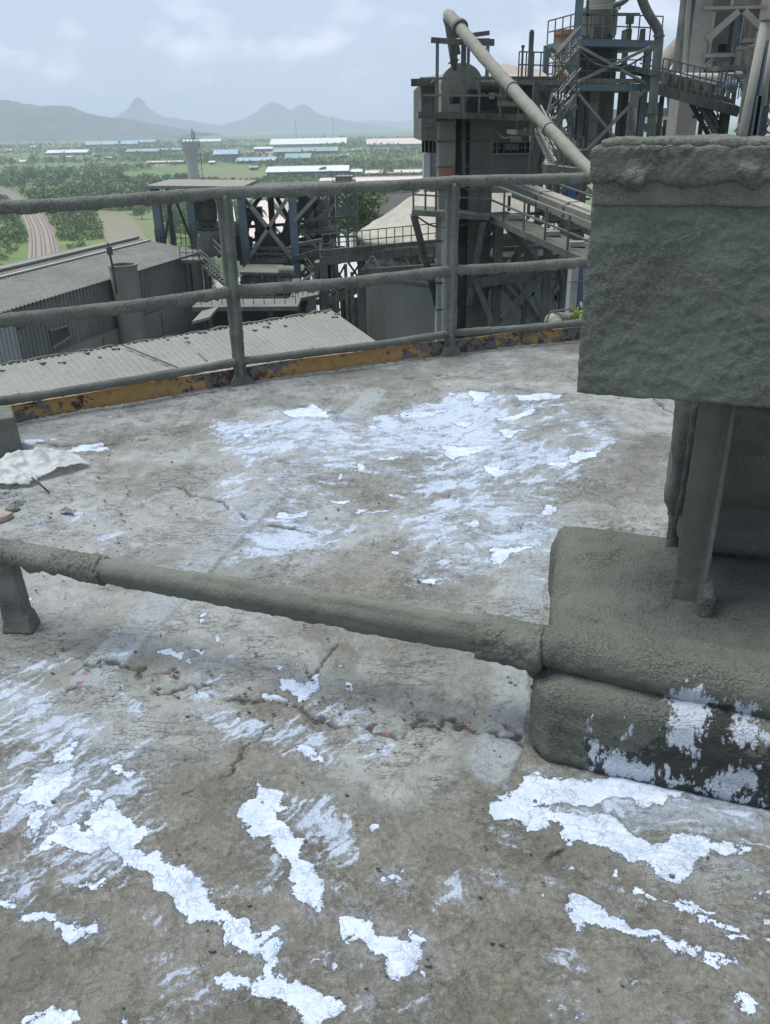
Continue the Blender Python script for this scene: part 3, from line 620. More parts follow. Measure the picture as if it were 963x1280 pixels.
mb = MB().hexa([(lp0[0] - .042, lp0[1] - .03, -.005), (lp0[0] + .036, lp0[1] - .03, -.005), (lp0[0] + .036, lp0[1] + .035, -.005), (lp0[0] - .042, lp0[1] + .035, -.005),
                (lp0[0] - .046, lp0[1] - .028, .27), (lp0[0] + .028, lp0[1] - .028, .27), (lp0[0] + .028, lp0[1] + .03, .27), (lp0[0] - .046, lp0[1] + .03, .27)])
mb.hexa([(lp0[0] - .055, lp0[1] - .04, -.01), (lp0[0] + .055, lp0[1] - .05, -.01), (lp0[0] + .055, lp0[1] + .04, -.01), (lp0[0] - .055, lp0[1] + .04, -.01),
         (lp0[0] - .04, lp0[1] - .03, .05), (lp0[0] + .045, lp0[1] - .035, .05), (lp0[0] + .045, lp0[1] + .03, .05), (lp0[0] - .04, lp0[1] + .03, .05)])
crust('post', mb, MT['cake_fine'], low, voxel=0.006, amp=0.007, fscale=15, amp2=0.002, drip=0, smooth_it=4, seed=70)
mb = MB()
for k in range(3): mb.tube([lowp(1.0 + .01 * k, .262 - .055 * k), lowp(1.03, .235 - .055 * k)], [.026 - .005 * k, .03 - .006 * k], 10)
mb.tube([lowp(.93, .27), lowp(1.03, .268)], .062, 16)
crust('caked_elbow', mb, MT['cake'], low, voxel=0.006, amp=0.012, fscale=26, amp2=0.004, smooth_it=2, seed=72)

# ------------------------------------------------------------------ machine plinth
def rbox(mb, s0, s1, t0, t1, z0, z1, c=0.0, taper=0.0):
    P = [loc(s0 - taper, t0 - taper, z0), loc(s1 + taper, t0 - taper, z0), loc(s1 + taper, t1 + taper, z0), loc(s0 - taper, t1 + taper, z0), loc(s0, t0, z1), loc(s1, t0, z1), loc(s1, t1, z1), loc(s0, t1, z1)]
    return mb.hexa(P)
pl = thing('machine_plinth', 'low rounded plinth buried in grey cement crust, white paint splashed on its shaded foot', 'plinth', (*(ORG + e1 * .6), 0))
mb = MB()
def skew(z0, z1, i_): mb.hexa([loc(0.015 + i_, .09 + i_, z0), loc(2.1, .09 + i_, z0), loc(2.1, .93 - i_, z0), loc(-.075 + i_, .93 - i_, z0), loc(0.015 + i_, .09 + i_, z1), loc(2.1, .09 + i_, z1), loc(2.1, .93 - i_, z1), loc(-.075 + i_, .93 - i_, z1)])
skew(-.03, .225, 0.0); skew(0, .245, .018); skew(0, .262, .045)
for (r_, t_, z_) in ((0.048, 0.045, 0.02), (0.05, 0.05, 0.07), (0.055, 0.055, 0.115), (0.058, 0.065, 0.16)):        # swelling of the front foot
    mb.tube([loc(0.035, t_, z_), loc(0.6, t_ - .005, z_), loc(2.1, t_ - .02, z_)], r_, 14)
mb.tube([loc(0.06, 0.085, 0.165), loc(0.6, 0.08, 0.16), loc(2.1, 0.07, 0.14)], 0.062, 14)
mb.tube([loc(0.05, 0.075, 0.0), loc(0.055, 0.085, 0.2)], 0.066, 16)
mb.tube([loc(0.0, 0.84, 0.02), loc(0.0, 0.84, 0.2)], 0.085, 16)
crust('concrete_base', mb, MT['cake_plinth'], pl, voxel=0.0085, amp=0.007, fscale=9, amp2=0.0028, f2=55, smooth_it=14, seed=80)
base = pl.children[0]
mb = MB()
pts = [loc(-.06, 0.118, 0.276), loc(0.02, 0.12, 0.272), loc(0.15, 0.12, 0.262), loc(0.4, 0.118, 0.255), loc(0.8, 0.11, 0.235), loc(1.3, 0.10, 0.21), loc(2.1, 0.10, 0.17)]
mb.tube(pts, [.044, .056, .062, .068, .074, .082, .082], 20)
mb.tube([loc(0.03, 0.17, 0.262), loc(2.1, 0.17, 0.235)], [.06, .075], 16)
crust('caked_pipe', mb, MT['cake_plinth'], pl, voxel=0.0075, amp=0.006, fscale=11, amp2=0.0035, f2=70, smooth_it=6, seed=90)
# heaps of fallen dust on the plinth top
mb = MB()
for s_, t_, r_, h_ in ((0.30, .62, .19, .05), (.22, .5, .13, .035), (.55, .55, .2, .03), (.45, .75, .22, .045), (.9, .6, .35, .03), (.12, .7, .10, .03), (1.5, .6, .4, .03)):
    c = loc(s_, t_, .245); n = 20
    mb.lathe(c, [(0.001, h_)] + [(r_ * math.sin(k / 6 * math.pi / 2), h_ * math.cos(k / 6 * math.pi / 2)) for k in range(1, 7)] + [(r_, -.04), (.001, -.05)], n)
crust('dust_heap', mb, MT['cake_plinth'], pl, voxel=0.0085, amp=0.006, fscale=30, amp2=0.006, f2=75, smooth_it=4, seed=95)
# splash masks on the front face, in face coordinates (s along, z up)
def face_poly(L, tf=0.02):
    out = []
    for x, y in L:
        u, v = x / 1.7105 + 400, y / 1.7105 + 820
        d = ray(u, v); p0 = ORG + e2 * tf; k = ((p0 - CAM[:2]) @ e2) / (d[:2] @ e2); p = CAM + d * k
        out.append((float((p[:2] - ORG) @ e1), float(p[2])))
    return out
SPL = [face_poly(L) for L in ([(740,85),(770,70),(830,85),(850,120),(840,160),(815,190),(810,235),(785,230),(790,195),(740,185),(730,150)], [(880,110),(920,110),(945,150),(990,165),(990,190),(900,190),(860,170),(880,150)],
       [(570,130),(600,130),(600,265),(562,260)], [(600,180),(720,215),(760,240),(700,265),(600,260)], [(885,215),(950,230),(945,280),(880,290),(800,260)], [(650,140),(668,140),(665,170),(650,165)], [(740,235),(990,300),(990,330),(740,265)])]
FOOT_DARK = [face_poly(L) for L in ([(560,180),(620,175),(700,190),(740,130),(820,110),(880,130),(940,190),(1000,180),(1000,340),(780,320),(700,290),(560,270)],)]  # irregular darker band low on the front face
for o in pl.children:
    n = len(o.data.vertices); co = np.zeros(n * 3, np.float32); o.data.vertices.foreach_get('co', co); co = co.reshape(-1, 3)
    rel = co[:, :2] - ORG; s_ = rel @ e1; t_ = rel @ e2; front = (t_ < 0.12).astype(float)
    W = np.stack([s_, co[:, 2]], 1) + np.stack([fbm(co * 30, 3, 5) - .5, fbm(co * 30, 3, 6) - .5], 1) * 0.05
    fattr(o, 'splash', poly_field(W, SPL, 0.035) * front * 0.74)
    fattr(o, 'foot_dark', poly_field(W, FOOT_DARK, 0.06) * front * .9)

# ------------------------------------------------------------------ the steel leg and the big box it carries
stand = thing('caked_panel_box', 'big square box crusted with rough grey cement, held up by an angle leg', 'box', (*(ORG + e2 * .45), .26))
mb = MB(); rbox(mb, 0.012, 1.9, 0.335, 0.66, 0.882, 1.39)
bx = crust('box_body', mb, MT['cake_box'], stand, voxel=0.0062, amp=0.0025, fscale=15, amp2=0.004, f2=75, smooth_it=1, seed=110)
n = len(bx.data.vertices); co = np.zeros(n * 3, np.float32); bx.data.vertices.foreach_get('co', co); co = co.reshape(-1, 3).astype(float)
# clumps dragged down the face
rel = co[:, :2] - ORG; s_ = rel @ e1
clump = np.clip((fbm(np.column_stack([s_ * 24, co[:, 2] * 44, np.zeros(n)]), 5, 401, 0.62) - 0.5) / 0.12, 0, 1) * 0.003
frontm = np.clip(1 - (rel @ e2 - 0.345) / 0.03, 0, 1)
co[:, 0] -= e2[0] * clump * frontm; co[:, 1] -= e2[1] * clump * frontm
bx.data.vertices.foreach_set('co', co.astype(np.float32).ravel())
mb = MB(); rbox(mb, 0.0, 1.95, 0.318, 0.68, 1.376, 1.449)
for s_, zz_, r_ in ((0.10, 1.405, .022), (.42, 1.405, .021), (.33, 1.42, .015), (.62, 1.40, .02), (.64, 1.39, .018), (.67, 1.395, .02), (.70, 1.39, .017), (.75, 1.40, .022), (.56, 1.408, .02), (.82, 1.40, .025), (1.0, 1.4, .03)):
    mb.tube([loc(s_ - .02, .322, zz_ - .017), loc(s_ + .02, .320, zz_ - .029)], r_, 10)
crust('caked_lid', mb, MT['cake'], stand, voxel=0.0065, amp=0.009, fscale=12, amp2=0.0045, f2=80, drip=0.018, smooth_it=3, seed=120)
mb = MB(); rbox(mb, 0.02, 0.30, 0.325, 0.67, 1.440, 1.460); rbox(mb, 0.28, 1.95, 0.33, 0.67, 1.438, 1.455)
crust('loose_crust', mb, MT['cake'], stand, voxel=0.0065, amp=0.007, fscale=20, amp2=0.004, smooth_it=2, seed=125)
mb = MB(); rbox(mb, 0.012, 1.9, 0.326, 0.336, 1.324, 1.38)
crust('lid_strip', mb, MT['cake_fine'], stand, voxel=0.0065, amp=0.003, fscale=10, amp2=0.001, smooth_it=2, seed=126)
# angle leg: two flanges meeting at a corner that faces us
LB = Z0 = np.array(onz(866, 760, .25)); rel = LB[:2] - ORG; ls, lt = rel @ e1, rel @ e2
mb = MB(); rbox(mb, ls - .062, ls + .022, lt - .004, lt + .008, .24, .89); rbox(mb, ls + .012, ls + .024, lt - .045, lt + .06, .24, .89)
crust('leg', mb, MT['cake_smooth'], stand, voxel=0.0045, amp=0.0035, fscale=20, amp2=0.0012, smooth_it=1, seed=130)
mb = MB().tube([loc(ls + .026, lt - .04, .245), loc(ls + .028, lt - .045, .32), loc(ls + .026, lt - .03, .37)], [.03, .022, .006], 10)
mb.tube([loc(ls - .05, lt, .24), loc(ls + .01, lt, .26)], [.03, .02], 10)
crust('leg_crust', mb, MT['cake'], stand, voxel=0.005, amp=0.006, fscale=30, amp2=0.003, smooth_it=2, seed=131)
for ss in (1.1, 1.75):
    mb = MB(); rbox(mb, ss - .04, ss + .04, lt - .004, lt + .008, .22, .89); rbox(mb, ss + .03, ss + .042, lt - .04, lt + .06, .22, .89)
    crust('leg', mb, MT['cake_smooth'], stand, voxel=0.01, amp=0.003, smooth_it=1, seed=132)

# ------------------------------------------------------------------ motor behind the leg
mp = np.array(at(835, 590, 2.52)); rel = mp[:2] - ORG; ms0, mt0 = rel @ e1, 0.93
mot = thing('drive_motor', 'dark cement caked electric motor with rounded end cover standing under the big box', 'motor', loc(ms0 + .3, mt0, .27))
def mring(s, rad, seg=28): return [loc(s, mt0 + rad * math.cos(a), .62 + rad * math.sin(a)) for a in np.linspace(0, 2 * math.pi, seg, endpoint=False)]
def drum(name, prof, mt, parent=mot, **k):
    mb = MB(); b0 = 0; n = 28
    for s, r_ in prof: mb.V += [tuple(map(float, v)) for v in mring(s, r_)]
    for i in range(len(prof) - 1):
        for q in range(n): mb.F.append((i * n + q, i * n + (q + 1) % n, (i + 1) * n + (q + 1) % n, (i + 1) * n + q))
    mb.F.append(tuple(range(n))[::-1]); mb.F.append(tuple((len(prof) - 1) * n + q for q in range(n)))
    return crust(name, mb, mt, parent, **k)
MT['cake_dark'] = mat_cake('shade-darkened cement crust', (0.085, 0.096, 0.08), (0.13, 0.145, 0.12), lump=70, dist=0.006, bub=0.3)  # crust tone lowered for the enclosed shade behind the leg
drum('end_cover', [(ms0 + .0, .24), (ms0 + .015, .275), (ms0 + .05, .285), (ms0 + .29, .285)], MT['cake_dark'], voxel=.011, amp=.018, fscale=9, amp2=.004, smooth_it=3, seed=140)
drum('flange', [(ms0 + .035, .30), (ms0 + .055, .30)], MT['cake_dark'], voxel=.009, amp=.006, amp2=.002, smooth_it=1, seed=141)
mb = MB(); rbox(mb, ms0 + .05, ms0 + .33, .69, .85, .345, .90); mb.tube([loc(ms0 + .07, .72, .36), loc(ms0 + .31, .72, .36)], .05, 12)
crust('terminal_box', mb, MT['cake_dark'], mot, voxel=.008, amp=.010, fscale=8, amp2=.003, smooth_it=10, seed=145)
drum('body', [(ms0 + .20, .262), (ms0 + .95, .262)], MT['cake_dark'], voxel=.012, amp=.01, fscale=8, smooth_it=3, seed=142)
for k in range(9):
    drum('cooling_fin', [(ms0 + .325 + k * .05, .290), (ms0 + .345 + k * .05, .294)], MT['cake_dark'], voxel=.009, amp=.010, fscale=11, amp2=.004, smooth_it=1, seed=150 + k)
for (s_, tt_) in ((ms0 + .045, mt0 - .13), (ms0 + .045, mt0 + .15), (ms0 + .8, mt0 - .17), (ms0 + .8, mt0 + .17)):
    mb = MB().tube([loc(s_, tt_, .25), loc(s_ - .005, tt_, .31), loc(s_, tt_, .45)], [.028, .022, .035], 10)
    crust('foot', mb, MT['cake_dark'], mot, voxel=.008, amp=.005, smooth_it=2, seed=160)

# ------------------------------------------------------------------ small box, plastic sheet and scraps at the left edge
P = [onz(32, 572, 0), onz(-90, 592, 0)]
a = np.array(P[0][:2]); bb = np.array(P[1][:2]); dd = (bb - a) / np.linalg.norm(bb - a); nn = np.array([dd[1], -dd[0]]);  nn = nn if nn[1] > 0 else -nn
sb = thing('small_concrete_block', 'small pale block half buried in dust at the left by the toe board', 'block', (a[0], a[1], 0))
hgt = at(28, 520, a[1])[2]
mb = MB().hexa([(*a, -.02), (*(a + dd * .5), -.02), (*(a + dd * .5 + nn * .22), -.02), (*(a + nn * .22), -.02), (*(a + dd * .01), hgt), (*(a + dd * .5), hgt), (*(a + dd * .5 + nn * .22), hgt), (*(a + dd * .01 + nn * .22), hgt)])
crust('block_body', mb, MT['cake_fine'], sb, voxel=.008, amp=.003, amp2=.0012, smooth_it=3, seed=170)
m, nt, b = nmat('cloudy plastic sheet'); b.inputs['Base Color'].default_value = (0.50, 0.54, 0.53, 1); b.inputs['Roughness'].default_value = 0.6
f = noise_fac(nt, 25, 5, .6); nt.links.new(cmix(nt, mrange(nt, f, .35, .65), (0.55, 0.59, 0.58), (0.68, 0.72, 0.71)), b.inputs['Base Color'])
b.inputs['Transmission Weight'].default_value = 0.25; b.inputs['Alpha'].default_value = 0.68; MT['plastic'] = m
def sheet(name, cpx, rx, ry, h, seed, label, rot=0.0, mt=None):
    c = onz(*cpx, 0); n = 70; u = np.linspace(-1, 1, n); X, Yy = np.meshgrid(u, u)
    R_ = np.hypot(X, Yy); ang = np.arctan2(Yy, X)
    lim = 0.82 + 0.28 * (fbm(np.column_stack([np.cos(ang.ravel()) * 1.5, np.sin(ang.ravel()) * 1.5, np.full(n * n, seed * 1.7)]), 3, seed) - .5).reshape(n, n) * 2
    x = X * rx; y_ = Yy * ry; xr = x * math.cos(rot) - y_ * math.sin(rot); yr = x * math.sin(rot) + y_ * math.cos(rot)
    P_ = np.column_stack([(X * 2.2).ravel(), (Yy * 2.2).ravel(), np.full(n * n, seed * 3.1)])
    rid = 1 - np.abs(fbm(P_ * 1.5, 3, seed + 3) - .5) * 7; rid = np.clip(rid, 0, 1)
    zz = (h * np.clip(1 - R_ ** 2, 0, 1).ravel() * (0.35 + 0.65 * fbm(P_, 3, seed + 5)) + rid * 0.020 * np.clip(1.1 - R_.ravel(), 0, 1) + 0.008).reshape(n, n)
    V = np.stack([c[0] + xr, c[1] + yr, zz], -1).reshape(-1, 3); I_ = np.arange(n * n).reshape(n, n)
    Q_ = np.stack([I_[:-1, :-1].ravel(), I_[:-1, 1:].ravel(), I_[1:, 1:].ravel(), I_[1:, :-1].ravel()], 1)
    Q_ = Q_[((R_ / lim).ravel()[Q_] < 1).all(1)]
    o = mesh_quads(name, V, Q_, mt or MT['plastic'], label=label, cat='plastic sheet')
    md = o.modifiers.new('thick', 'SOLIDIFY'); md.thickness = 0.002
    return o
sheet('plastic_sheet', (44, 588), .27, .19, .12, 3, 'crumpled cloudy plastic sheet bunched up beside the small pale block', 0.2)
sheet('plastic_sheet', (10, 603), .19, .13, .09, 8, 'greyer plastic scrap spilling out of frame below the crumpled sheet', -.3)
mb = MB().tube([onz(40, 597, .07), onz(48, 603, .05), onz(62, 616, .012)], [.006, .005, .004], 6)
o = mb.build('stick', MT['steel_dark'], smooth=True, label='thin dark wire stick poking out from under the plastic sheet', cat='stick')
def stone(name, px, r_, mt, label, cat, seed, fz=.6, group=None):
    c = onz(*px, 0); mb = MB(); n = 10
    prof = [(r_ * math.sin(math.pi * k / 6), -r_ * fz * math.cos(math.pi * k / 6) + r_ * fz * .6) for k in range(7)]
    mb.lathe((c[0], c[1], 0), [(max(p_[0], .001), p_[1]) for p_ in prof], n)
    V = np.array(mb.V); V += (fbm(V * 25, 3, seed)[:, None] - .5) * r_ * 1.3 * np.array([1, .6, .5]); mb.V = [tuple(v) for v in V]
    return mb.build(name, mt, smooth=False, label=label, cat=cat, group=group)
MT['stone_pink'] = mat_dusty('pinkish stone', (.34, .24, .19), (.36, .34, .31), .4, 8, fine=30, streak=False)
stone('stone', (4, 650), .05, MT['stone_pink'], 'pinkish broken stone lying at the left edge by the low rail', 'stone', 3)
stone('stone', (16, 640), .035, MT['steel_mid'], 'dark grey stone chip beside the pinkish stone', 'stone', 8)
MT['plate'] = mat_dusty('torn metal scrap', (0.16, .2, .22), (.3, .32, .33), .4, 9, fine=40, streak=False)
for (px, rx, ry, rot, lb) in (((10, 622), .075, .05, .3, 'curled bluish metal scrap under the plastic'), ((22, 634), .06, .035, 1.1, 'small torn metal scrap in front of the curled one'), ((84, 642), .045, .018, -.4, 'brownish flake lying on the concrete right of the scraps')):
    o = sheet('metal_scrap', px, rx, ry, .012, int(px[0]) + 2, lb, rot, MT['plate'] if 'brownish' not in lb else MT['stone_pink']); o['category'] = 'scrap'
# loose flakes of concrete: one mass of tiny chips
mb = MB(); R_ = random.Random(11)
for k in range(300):
    u, v = R_.uniform(0, 900), 470 + 800 * R_.random() ** 1.3
    if k % 3 == 0: u, v = R_.gauss(120, 90), R_.gauss(640, 50)
    if k % 5 == 0: q_ = R_.random(); u, v = 130 + 490 * q_, 850 + 70 * q_ + R_.gauss(0, 14)
    c = onz(u, v, 0); s_ = R_.uniform(.002, .007) * (1.4 if v < 600 else 1)
    if np.hypot(c[0] - CEN[0], c[1] - CEN[1]) > RAD - .1: continue
    rel = c[:2] - ORG
    if rel @ e1 > -0.05 and -0.1 < rel @ e2 < .95: continue
    a0 = R_.uniform(0, 6.28); n = 5; h_ = s_ * R_.uniform(.1, .3) - .004
    top = [(c[0] + s_ * R_.uniform(.6, 1.3) * math.cos(a0 + q * 1.2566), c[1] + s_ * R_.uniform(.4, 1) * math.sin(a0 + q * 1.2566), .009 + h_) for q in range(n)]
    bot = [(x, y, 0.002) for x, y, _ in top]
    mb.add(bot + top, [tuple(range(5, 10))] + [(q, (q + 1) % 5, 5 + (q + 1) % 5, 5 + q) for q in range(5)])
mb.build('concrete_chips', MT['cake'], kind='stuff', label='loose flakes and chips of concrete scattered over the roof slab')

# ================================================================== THE COUNTRY BEHIND
def V3d(a): return Vector([float(c) for c in a])
def gnd(u, v, z=GZ): return onz(u, v, z)

m, nt, b = nmat('green plain')
n1 = noise_fac(nt, 0.006, 6, 0.6); n2 = noise_fac(nt, 0.05, 6, 0.65); n3 = noise_fac(nt, 0.0018, 4, 0.6)
cc = cmix(nt, mrange(nt, n2, 0.35, 0.65), (0.08, 0.15, 0.032), (0.15, 0.22, 0.055))
cc = cmix(nt, mrange(nt, n1, 0.50, 0.58, 0, 0.8), cc, (0.045, 0.08, 0.03))
cc = cmix(nt, mrange(nt, n3, 0.60, 0.66, 0, 0.7), cc, (0.27, 0.24, 0.16))
nt.links.new(cc, b.inputs['Base Color']); b.inputs['Roughness'].default_value = 0.95
MT['plain'] = m
mb = MB(); R0 = 15000; n = 64
mb.V = [(0, 0, GZ)] + [(R0 * math.cos(2 * math.pi * k / n), R0 * math.sin(2 * math.pi * k / n), GZ) for k in range(n)]
mb.F = [(0, 1 + k, 1 + (k + 1) % n) for k in range(n)]
mb.build('ground', MT['plain'], kind='structure')
def patch(name, L, z, mt, **k):
    V = [gnd(u, v)[:2] for u, v in L]; return mesh_np(name, [(x, y, GZ + z) for x, y in V], [tuple(range(len(V)))], mt, kind='structure', **k)
MT['yard'] = mat_dusty('dusty plant yard', (0.24, 0.245, 0.235), (0.38, 0.38, 0.36), 0.5, 0.03, fine=0.4, up=0.1, streak=False)
MT['paved'] = mat_dusty('pale concrete paving', (0.46, 0.48, 0.50), (0.56, 0.57, 0.57), 0.5, 0.03, fine=0.4, up=0.1, streak=False)
MT['sand'] = mat_dusty('pinkish quarry ground', (0.42, 0.34, 0.29), (0.52, 0.47, 0.42), 0.5, 0.03, fine=0.3, up=0.1, streak=False)
mesh_np('plant_yard', [(-120, -150, GZ + .05), (400, -150, GZ + .05), (400, 330, GZ + .05), (30, 330, GZ + .05), (-50, 290, GZ + .05), (-110, 240, GZ + .05)], [(0, 1, 2, 3, 4, 5)], MT['yard'], kind='structure')
patch('quarry_ground', [(262, 262), (545, 262), (545, 233), (440, 228), (300, 233), (255, 240)], .10, MT['sand'])
patch('paved_yard', [(400, 425), (470, 425), (470, 322), (470, 290), (418, 294), (395, 330)], .15, MT['paved'])
m, nt, b = nmat('ploughed field')
mpf = nnode(nt, 'ShaderNodeMapping'); g = nnode(nt, 'ShaderNodeNewGeometry'); nt.links.new(g.outputs['Position'], mpf.inputs[0]); mpf.inputs['Rotation'].default_value = (0, 0, math.radians(40))
wv = nnode(nt, 'ShaderNodeTexWave'); wv.inputs['Scale'].default_value = 0.09; wv.inputs['Distortion'].default_value = 3; wv.inputs['Detail'].default_value = 3; nt.links.new(mpf.outputs[0], wv.inputs[0])
cc = cmix(nt, mrange(nt, vmath(nt, 'ADD', wv.outputs['Fac'], noise_fac(nt, .08, 5, .6)), .75, 1.15), (0.11, 0.15, 0.05), (0.27, 0.21, 0.13)); nt.links.new(cc, b.inputs['Base Color'])
patch('ploughed_field', [(122, 262), (160, 266), (178, 290), (186, 306), (150, 312), (132, 300)], .05, m)
MT['grass_light'] = mat_dusty('light grass', (0.12, 0.17, 0.055), (0.20, 0.23, 0.10), 0.5, .05, fine=.5, up=0, streak=False)
patch('grass_verge', [(160, 266), (190, 262), (200, 275), (206, 306), (186, 306), (178, 290)], .05, MT['grass_light'])
patch('grass_field', [(255, 228), (330, 226), (345, 214), (300, 207), (262, 210), (245, 216)], .05, MT['grass_light'])
patch('cleared_strip', [(340, 196), (300, 192), (322, 187), (380, 186), (380, 190)], .05, MT['sand'])
patch('cleared_strip', [(190, 208), (230, 204), (232, 201), (200, 203)], .05, MT['sand'])

# --- railway curving away at the left
trk = [gnd(u, v) for u, v in [(55, 345), (55, 312), (50, 285), (38, 265), (20, 248), (0, 236), (-30, 225), (-80, 212)]]
def smooth_line(P, n=8):
    out = []
    for i in range(len(P) - 1):
        p0 = P[max(i - 1, 0)]; p1 = P[i]; p2 = P[i + 1]; p3 = P[min(i + 2, len(P) - 1)]
        for k in range(n):
            t = k / n; out.append(0.5 * ((2 * p1) + (-p0 + p2) * t + (2 * p0 - 5 * p1 + 4 * p2 - p3) * t * t + (-p0 + 3 * p1 - 3 * p2 + p3) * t ** 3))
    out.append(P[-1]); return out
trk = smooth_line([np.array(p) for p in trk], 8)
def ribbon(name, line, off0, off1, z0, z1, mt, parent=None, **k):
    V = []; F = []
    for i, p in enumerate(line):
        d = line[min(i + 1, len(line) - 1)] - line[max(i - 1, 0)]; d = d[:2] / np.linalg.norm(d[:2]); nrm = np.array([d[1], -d[0]])
        for o_, zz in ((off0, z0), (off0 * .9 + off1 * .1, z1), (off1 * .9 + off0 * .1, z1), (off1, z0)): q = p[:2] + nrm * o_; V.append((q[0], q[1], GZ + zz))
    for i in range(len(line) - 1):
        for q in range(3): F.append((i * 4 + q, i * 4 + q + 1, (i + 1) * 4 + q + 1, (i + 1) * 4 + q))
    return mesh_np(name, V, F, mt, parent, **k)
MT['ballast'] = mat_dusty('railway ballast', (0.22, 0.17, 0.135), (0.34, 0.30, 0.26), 0.5, .3, fine=1.5, up=0.1, streak=False)
MT['rail_steel'] = mat_dusty('rail steel', (0.10, 0.085, 0.075), (0.16, 0.14, 0.12), .3, .5, up=0.0)
bal = ribbon('railway_track', trk, -6.2, 6.2, .1, .7, MT['ballast'], kind='structure')
for o_ in (-4.6, -3.1, -.8, .7, 3.0, 4.5): ribbon('rail', trk, o_ - .16, o_ + .16, .7, 1.0, MT['rail_steel'], bal)

# --- hills
def hills(name, prof, dist, depth, mt, rough, seed, z_foot=GZ - 5):
    us = np.linspace(prof[0][0], prof[-1][0], 220); vs = np.interp(us, [p[0] for p in prof], [p[1] for p in prof])
    C_ = 26; V = []
    top = [at(u, v, dist) for u, v in zip(us, vs)]
    for i, p in enumerate(top):
        for j in range(C_):
            f = (j / (C_ - 1)) * 2 - 1
            y = p[1] + f * depth; x = p[0] * (1 + 0.0 * f)
            h = (p[2] - z_foot); s = math.cos(f * math.pi / 2) ** 1.2 if abs(f) < 1 else 0
            V.append((x, y, z_foot + h * s, i))
    V = np.array(V); P_ = V[:, :3] / 420.0
    ns = np.abs(fbm(P_ * np.array([1, 1, 0]), 5, seed) - .5) * 2
    hh = (V[:, 2] - z_foot); V[:, 2] = z_foot + hh * (1 - rough * 0.5 + rough * (1 - ns * 1.5)) 
    I_ = np.arange(220 * C_).reshape(220, C_)
    Q_ = np.stack([I_[:-1, :-1].ravel(), I_[1:, :-1].ravel(), I_[1:, 1:].ravel(), I_[:-1, 1:].ravel()], 1)
    return mesh_quads(name, V[:, :3], Q_, mt, kind='structure')
m, nt, b = nmat('forested hillside'); f = noise_fac(nt, .008, 6, .65); nt.links.new(cmix(nt, mrange(nt, f, .4, .6), (.03, .055, .025), (.075, .10, .045)), b.inputs['Base Color']); b.inputs['Roughness'].default_value = .95; MT['forest'] = m
hills('hills', [(-160, 140), (-60, 130), (-20, 126), (10, 125), (40, 128), (62, 131), (80, 134), (100, 141), (125, 146), (150, 149), (180, 155), (215, 161), (250, 166)], 5200, 900, MT['forest'], .25, 5)
hills('hills', [(60, 158), (100, 153), (130, 150), (150, 146), (160, 139), (168, 132), (173, 122), (178, 131), (190, 139), (203, 147), (215, 148), (235, 151), (260, 155), (300, 160)], 8600, 700, MT['forest'], .12, 9)
hills('hills', [(250, 164), (285, 155), (305, 150), (320, 143), (331, 134), (341, 129), (350, 131), (358, 137), (364, 139), (372, 134), (380, 132), (389, 137), (398, 144), (412, 147), (440, 152), (470, 156), (520, 162)], 8800, 900, MT['forest'], .15, 15)
hills('hills', [(410, 158), (445, 152), (470, 150), (495, 153), (520, 149), (560, 150), (640, 146), (760, 150), (1000, 146)], 12500, 1200, MT['forest'], .15, 21)

# --- far buildings: long gabled sheds, each with walls, roof, doors
def far_shed(label, u0, u1, vb, ve, vr, roof, wall, depth=35, ndoor=3, cat='warehouse', name='warehouse', group=None, turn=0.0):
    p0 = gnd(u0, vb); y = p0[1]; p1 = at(u1, vb, y * (1 + turn)); x0, x1 = p0[0], p1[0]
    he = at((u0 + u1) / 2, ve, y)[2] - GZ; he = max(he, 3.0); hr = at((u0 + u1) / 2, vr, y + depth / 2)[2] - GZ; hr = max(hr, he + 1.2)
    t = thing(name, label, cat, ((x0 + x1) / 2, y, GZ), group)
    MB().box(x0, x1, y, y + depth, GZ, GZ + he).build('wall', wall, t)
    mb = MB(); w = 1.2
    for (ya, za, yb, zb) in ((y - w, GZ + he - .2, y + depth / 2, GZ + hr), (y + depth + w, GZ + he - .2, y + depth / 2, GZ + hr)):
        mb.add([(x0 - w, ya, za), (x1 + w, ya, za), (x1 + w, yb, zb), (x0 - w, yb, zb), (x0 - w, ya, za + .5), (x1 + w, ya, za + .5), (x1 + w, yb, zb + .5), (x0 - w, yb, zb + .5)],
               [(0, 1, 2, 3), (4, 5, 6, 7), (0, 1, 5, 4), (0, 3, 7, 4), (1, 2, 6, 5)])
    for xx in (x0, x1): mb.add([(xx, y, GZ + he), (xx, y + depth, GZ + he), (xx, y + depth / 2, GZ + hr - .1)], [(0, 1, 2)])
    mb.build('roof', roof, t)
    for k in range(ndoor):
        xx = x0 + (x1 - x0) * (k + .6) / (ndoor + .2); MB().box(xx - 2, xx + 2, y - .12, y - .02, GZ, GZ + he * .6).build('door', MT['black'], t)
    MB().box(x0 + (x1 - x0) * .05, x0 + (x1 - x0) * .95, y + depth / 2 - .6, y + depth / 2 + .6, GZ + hr + .35, GZ + hr + 1.0).build('ridge_vent', roof, t)
    return t
far_shed('long pale blue roofed warehouse far off below the needle shaped hill', 107, 172, 184, 180.5, 176, MT['roof_blue'], MT['wall_blue'])
far_shed('pale blue shed joined to the right end of the long blue one', 150, 194, 181, 178, 175, MT['roof_blue'], MT['wall_blue'], depth=30)
far_shed('small white roofed shed among trees at the far left', 58, 109, 194, 191, 187.5, MT['roof_white'], MT['wall_far'])
far_shed('long dull green roofed shed left of the concrete funnel tower', 158, 198, 193, 189.5, 186, MT['roof_teal'], MT['wall_blue'])
far_shed('pale green roofed shed directly behind the concrete funnel tower', 197, 236, 190, 187.5, 185, MT['roof_teal'], MT['wall_far'])
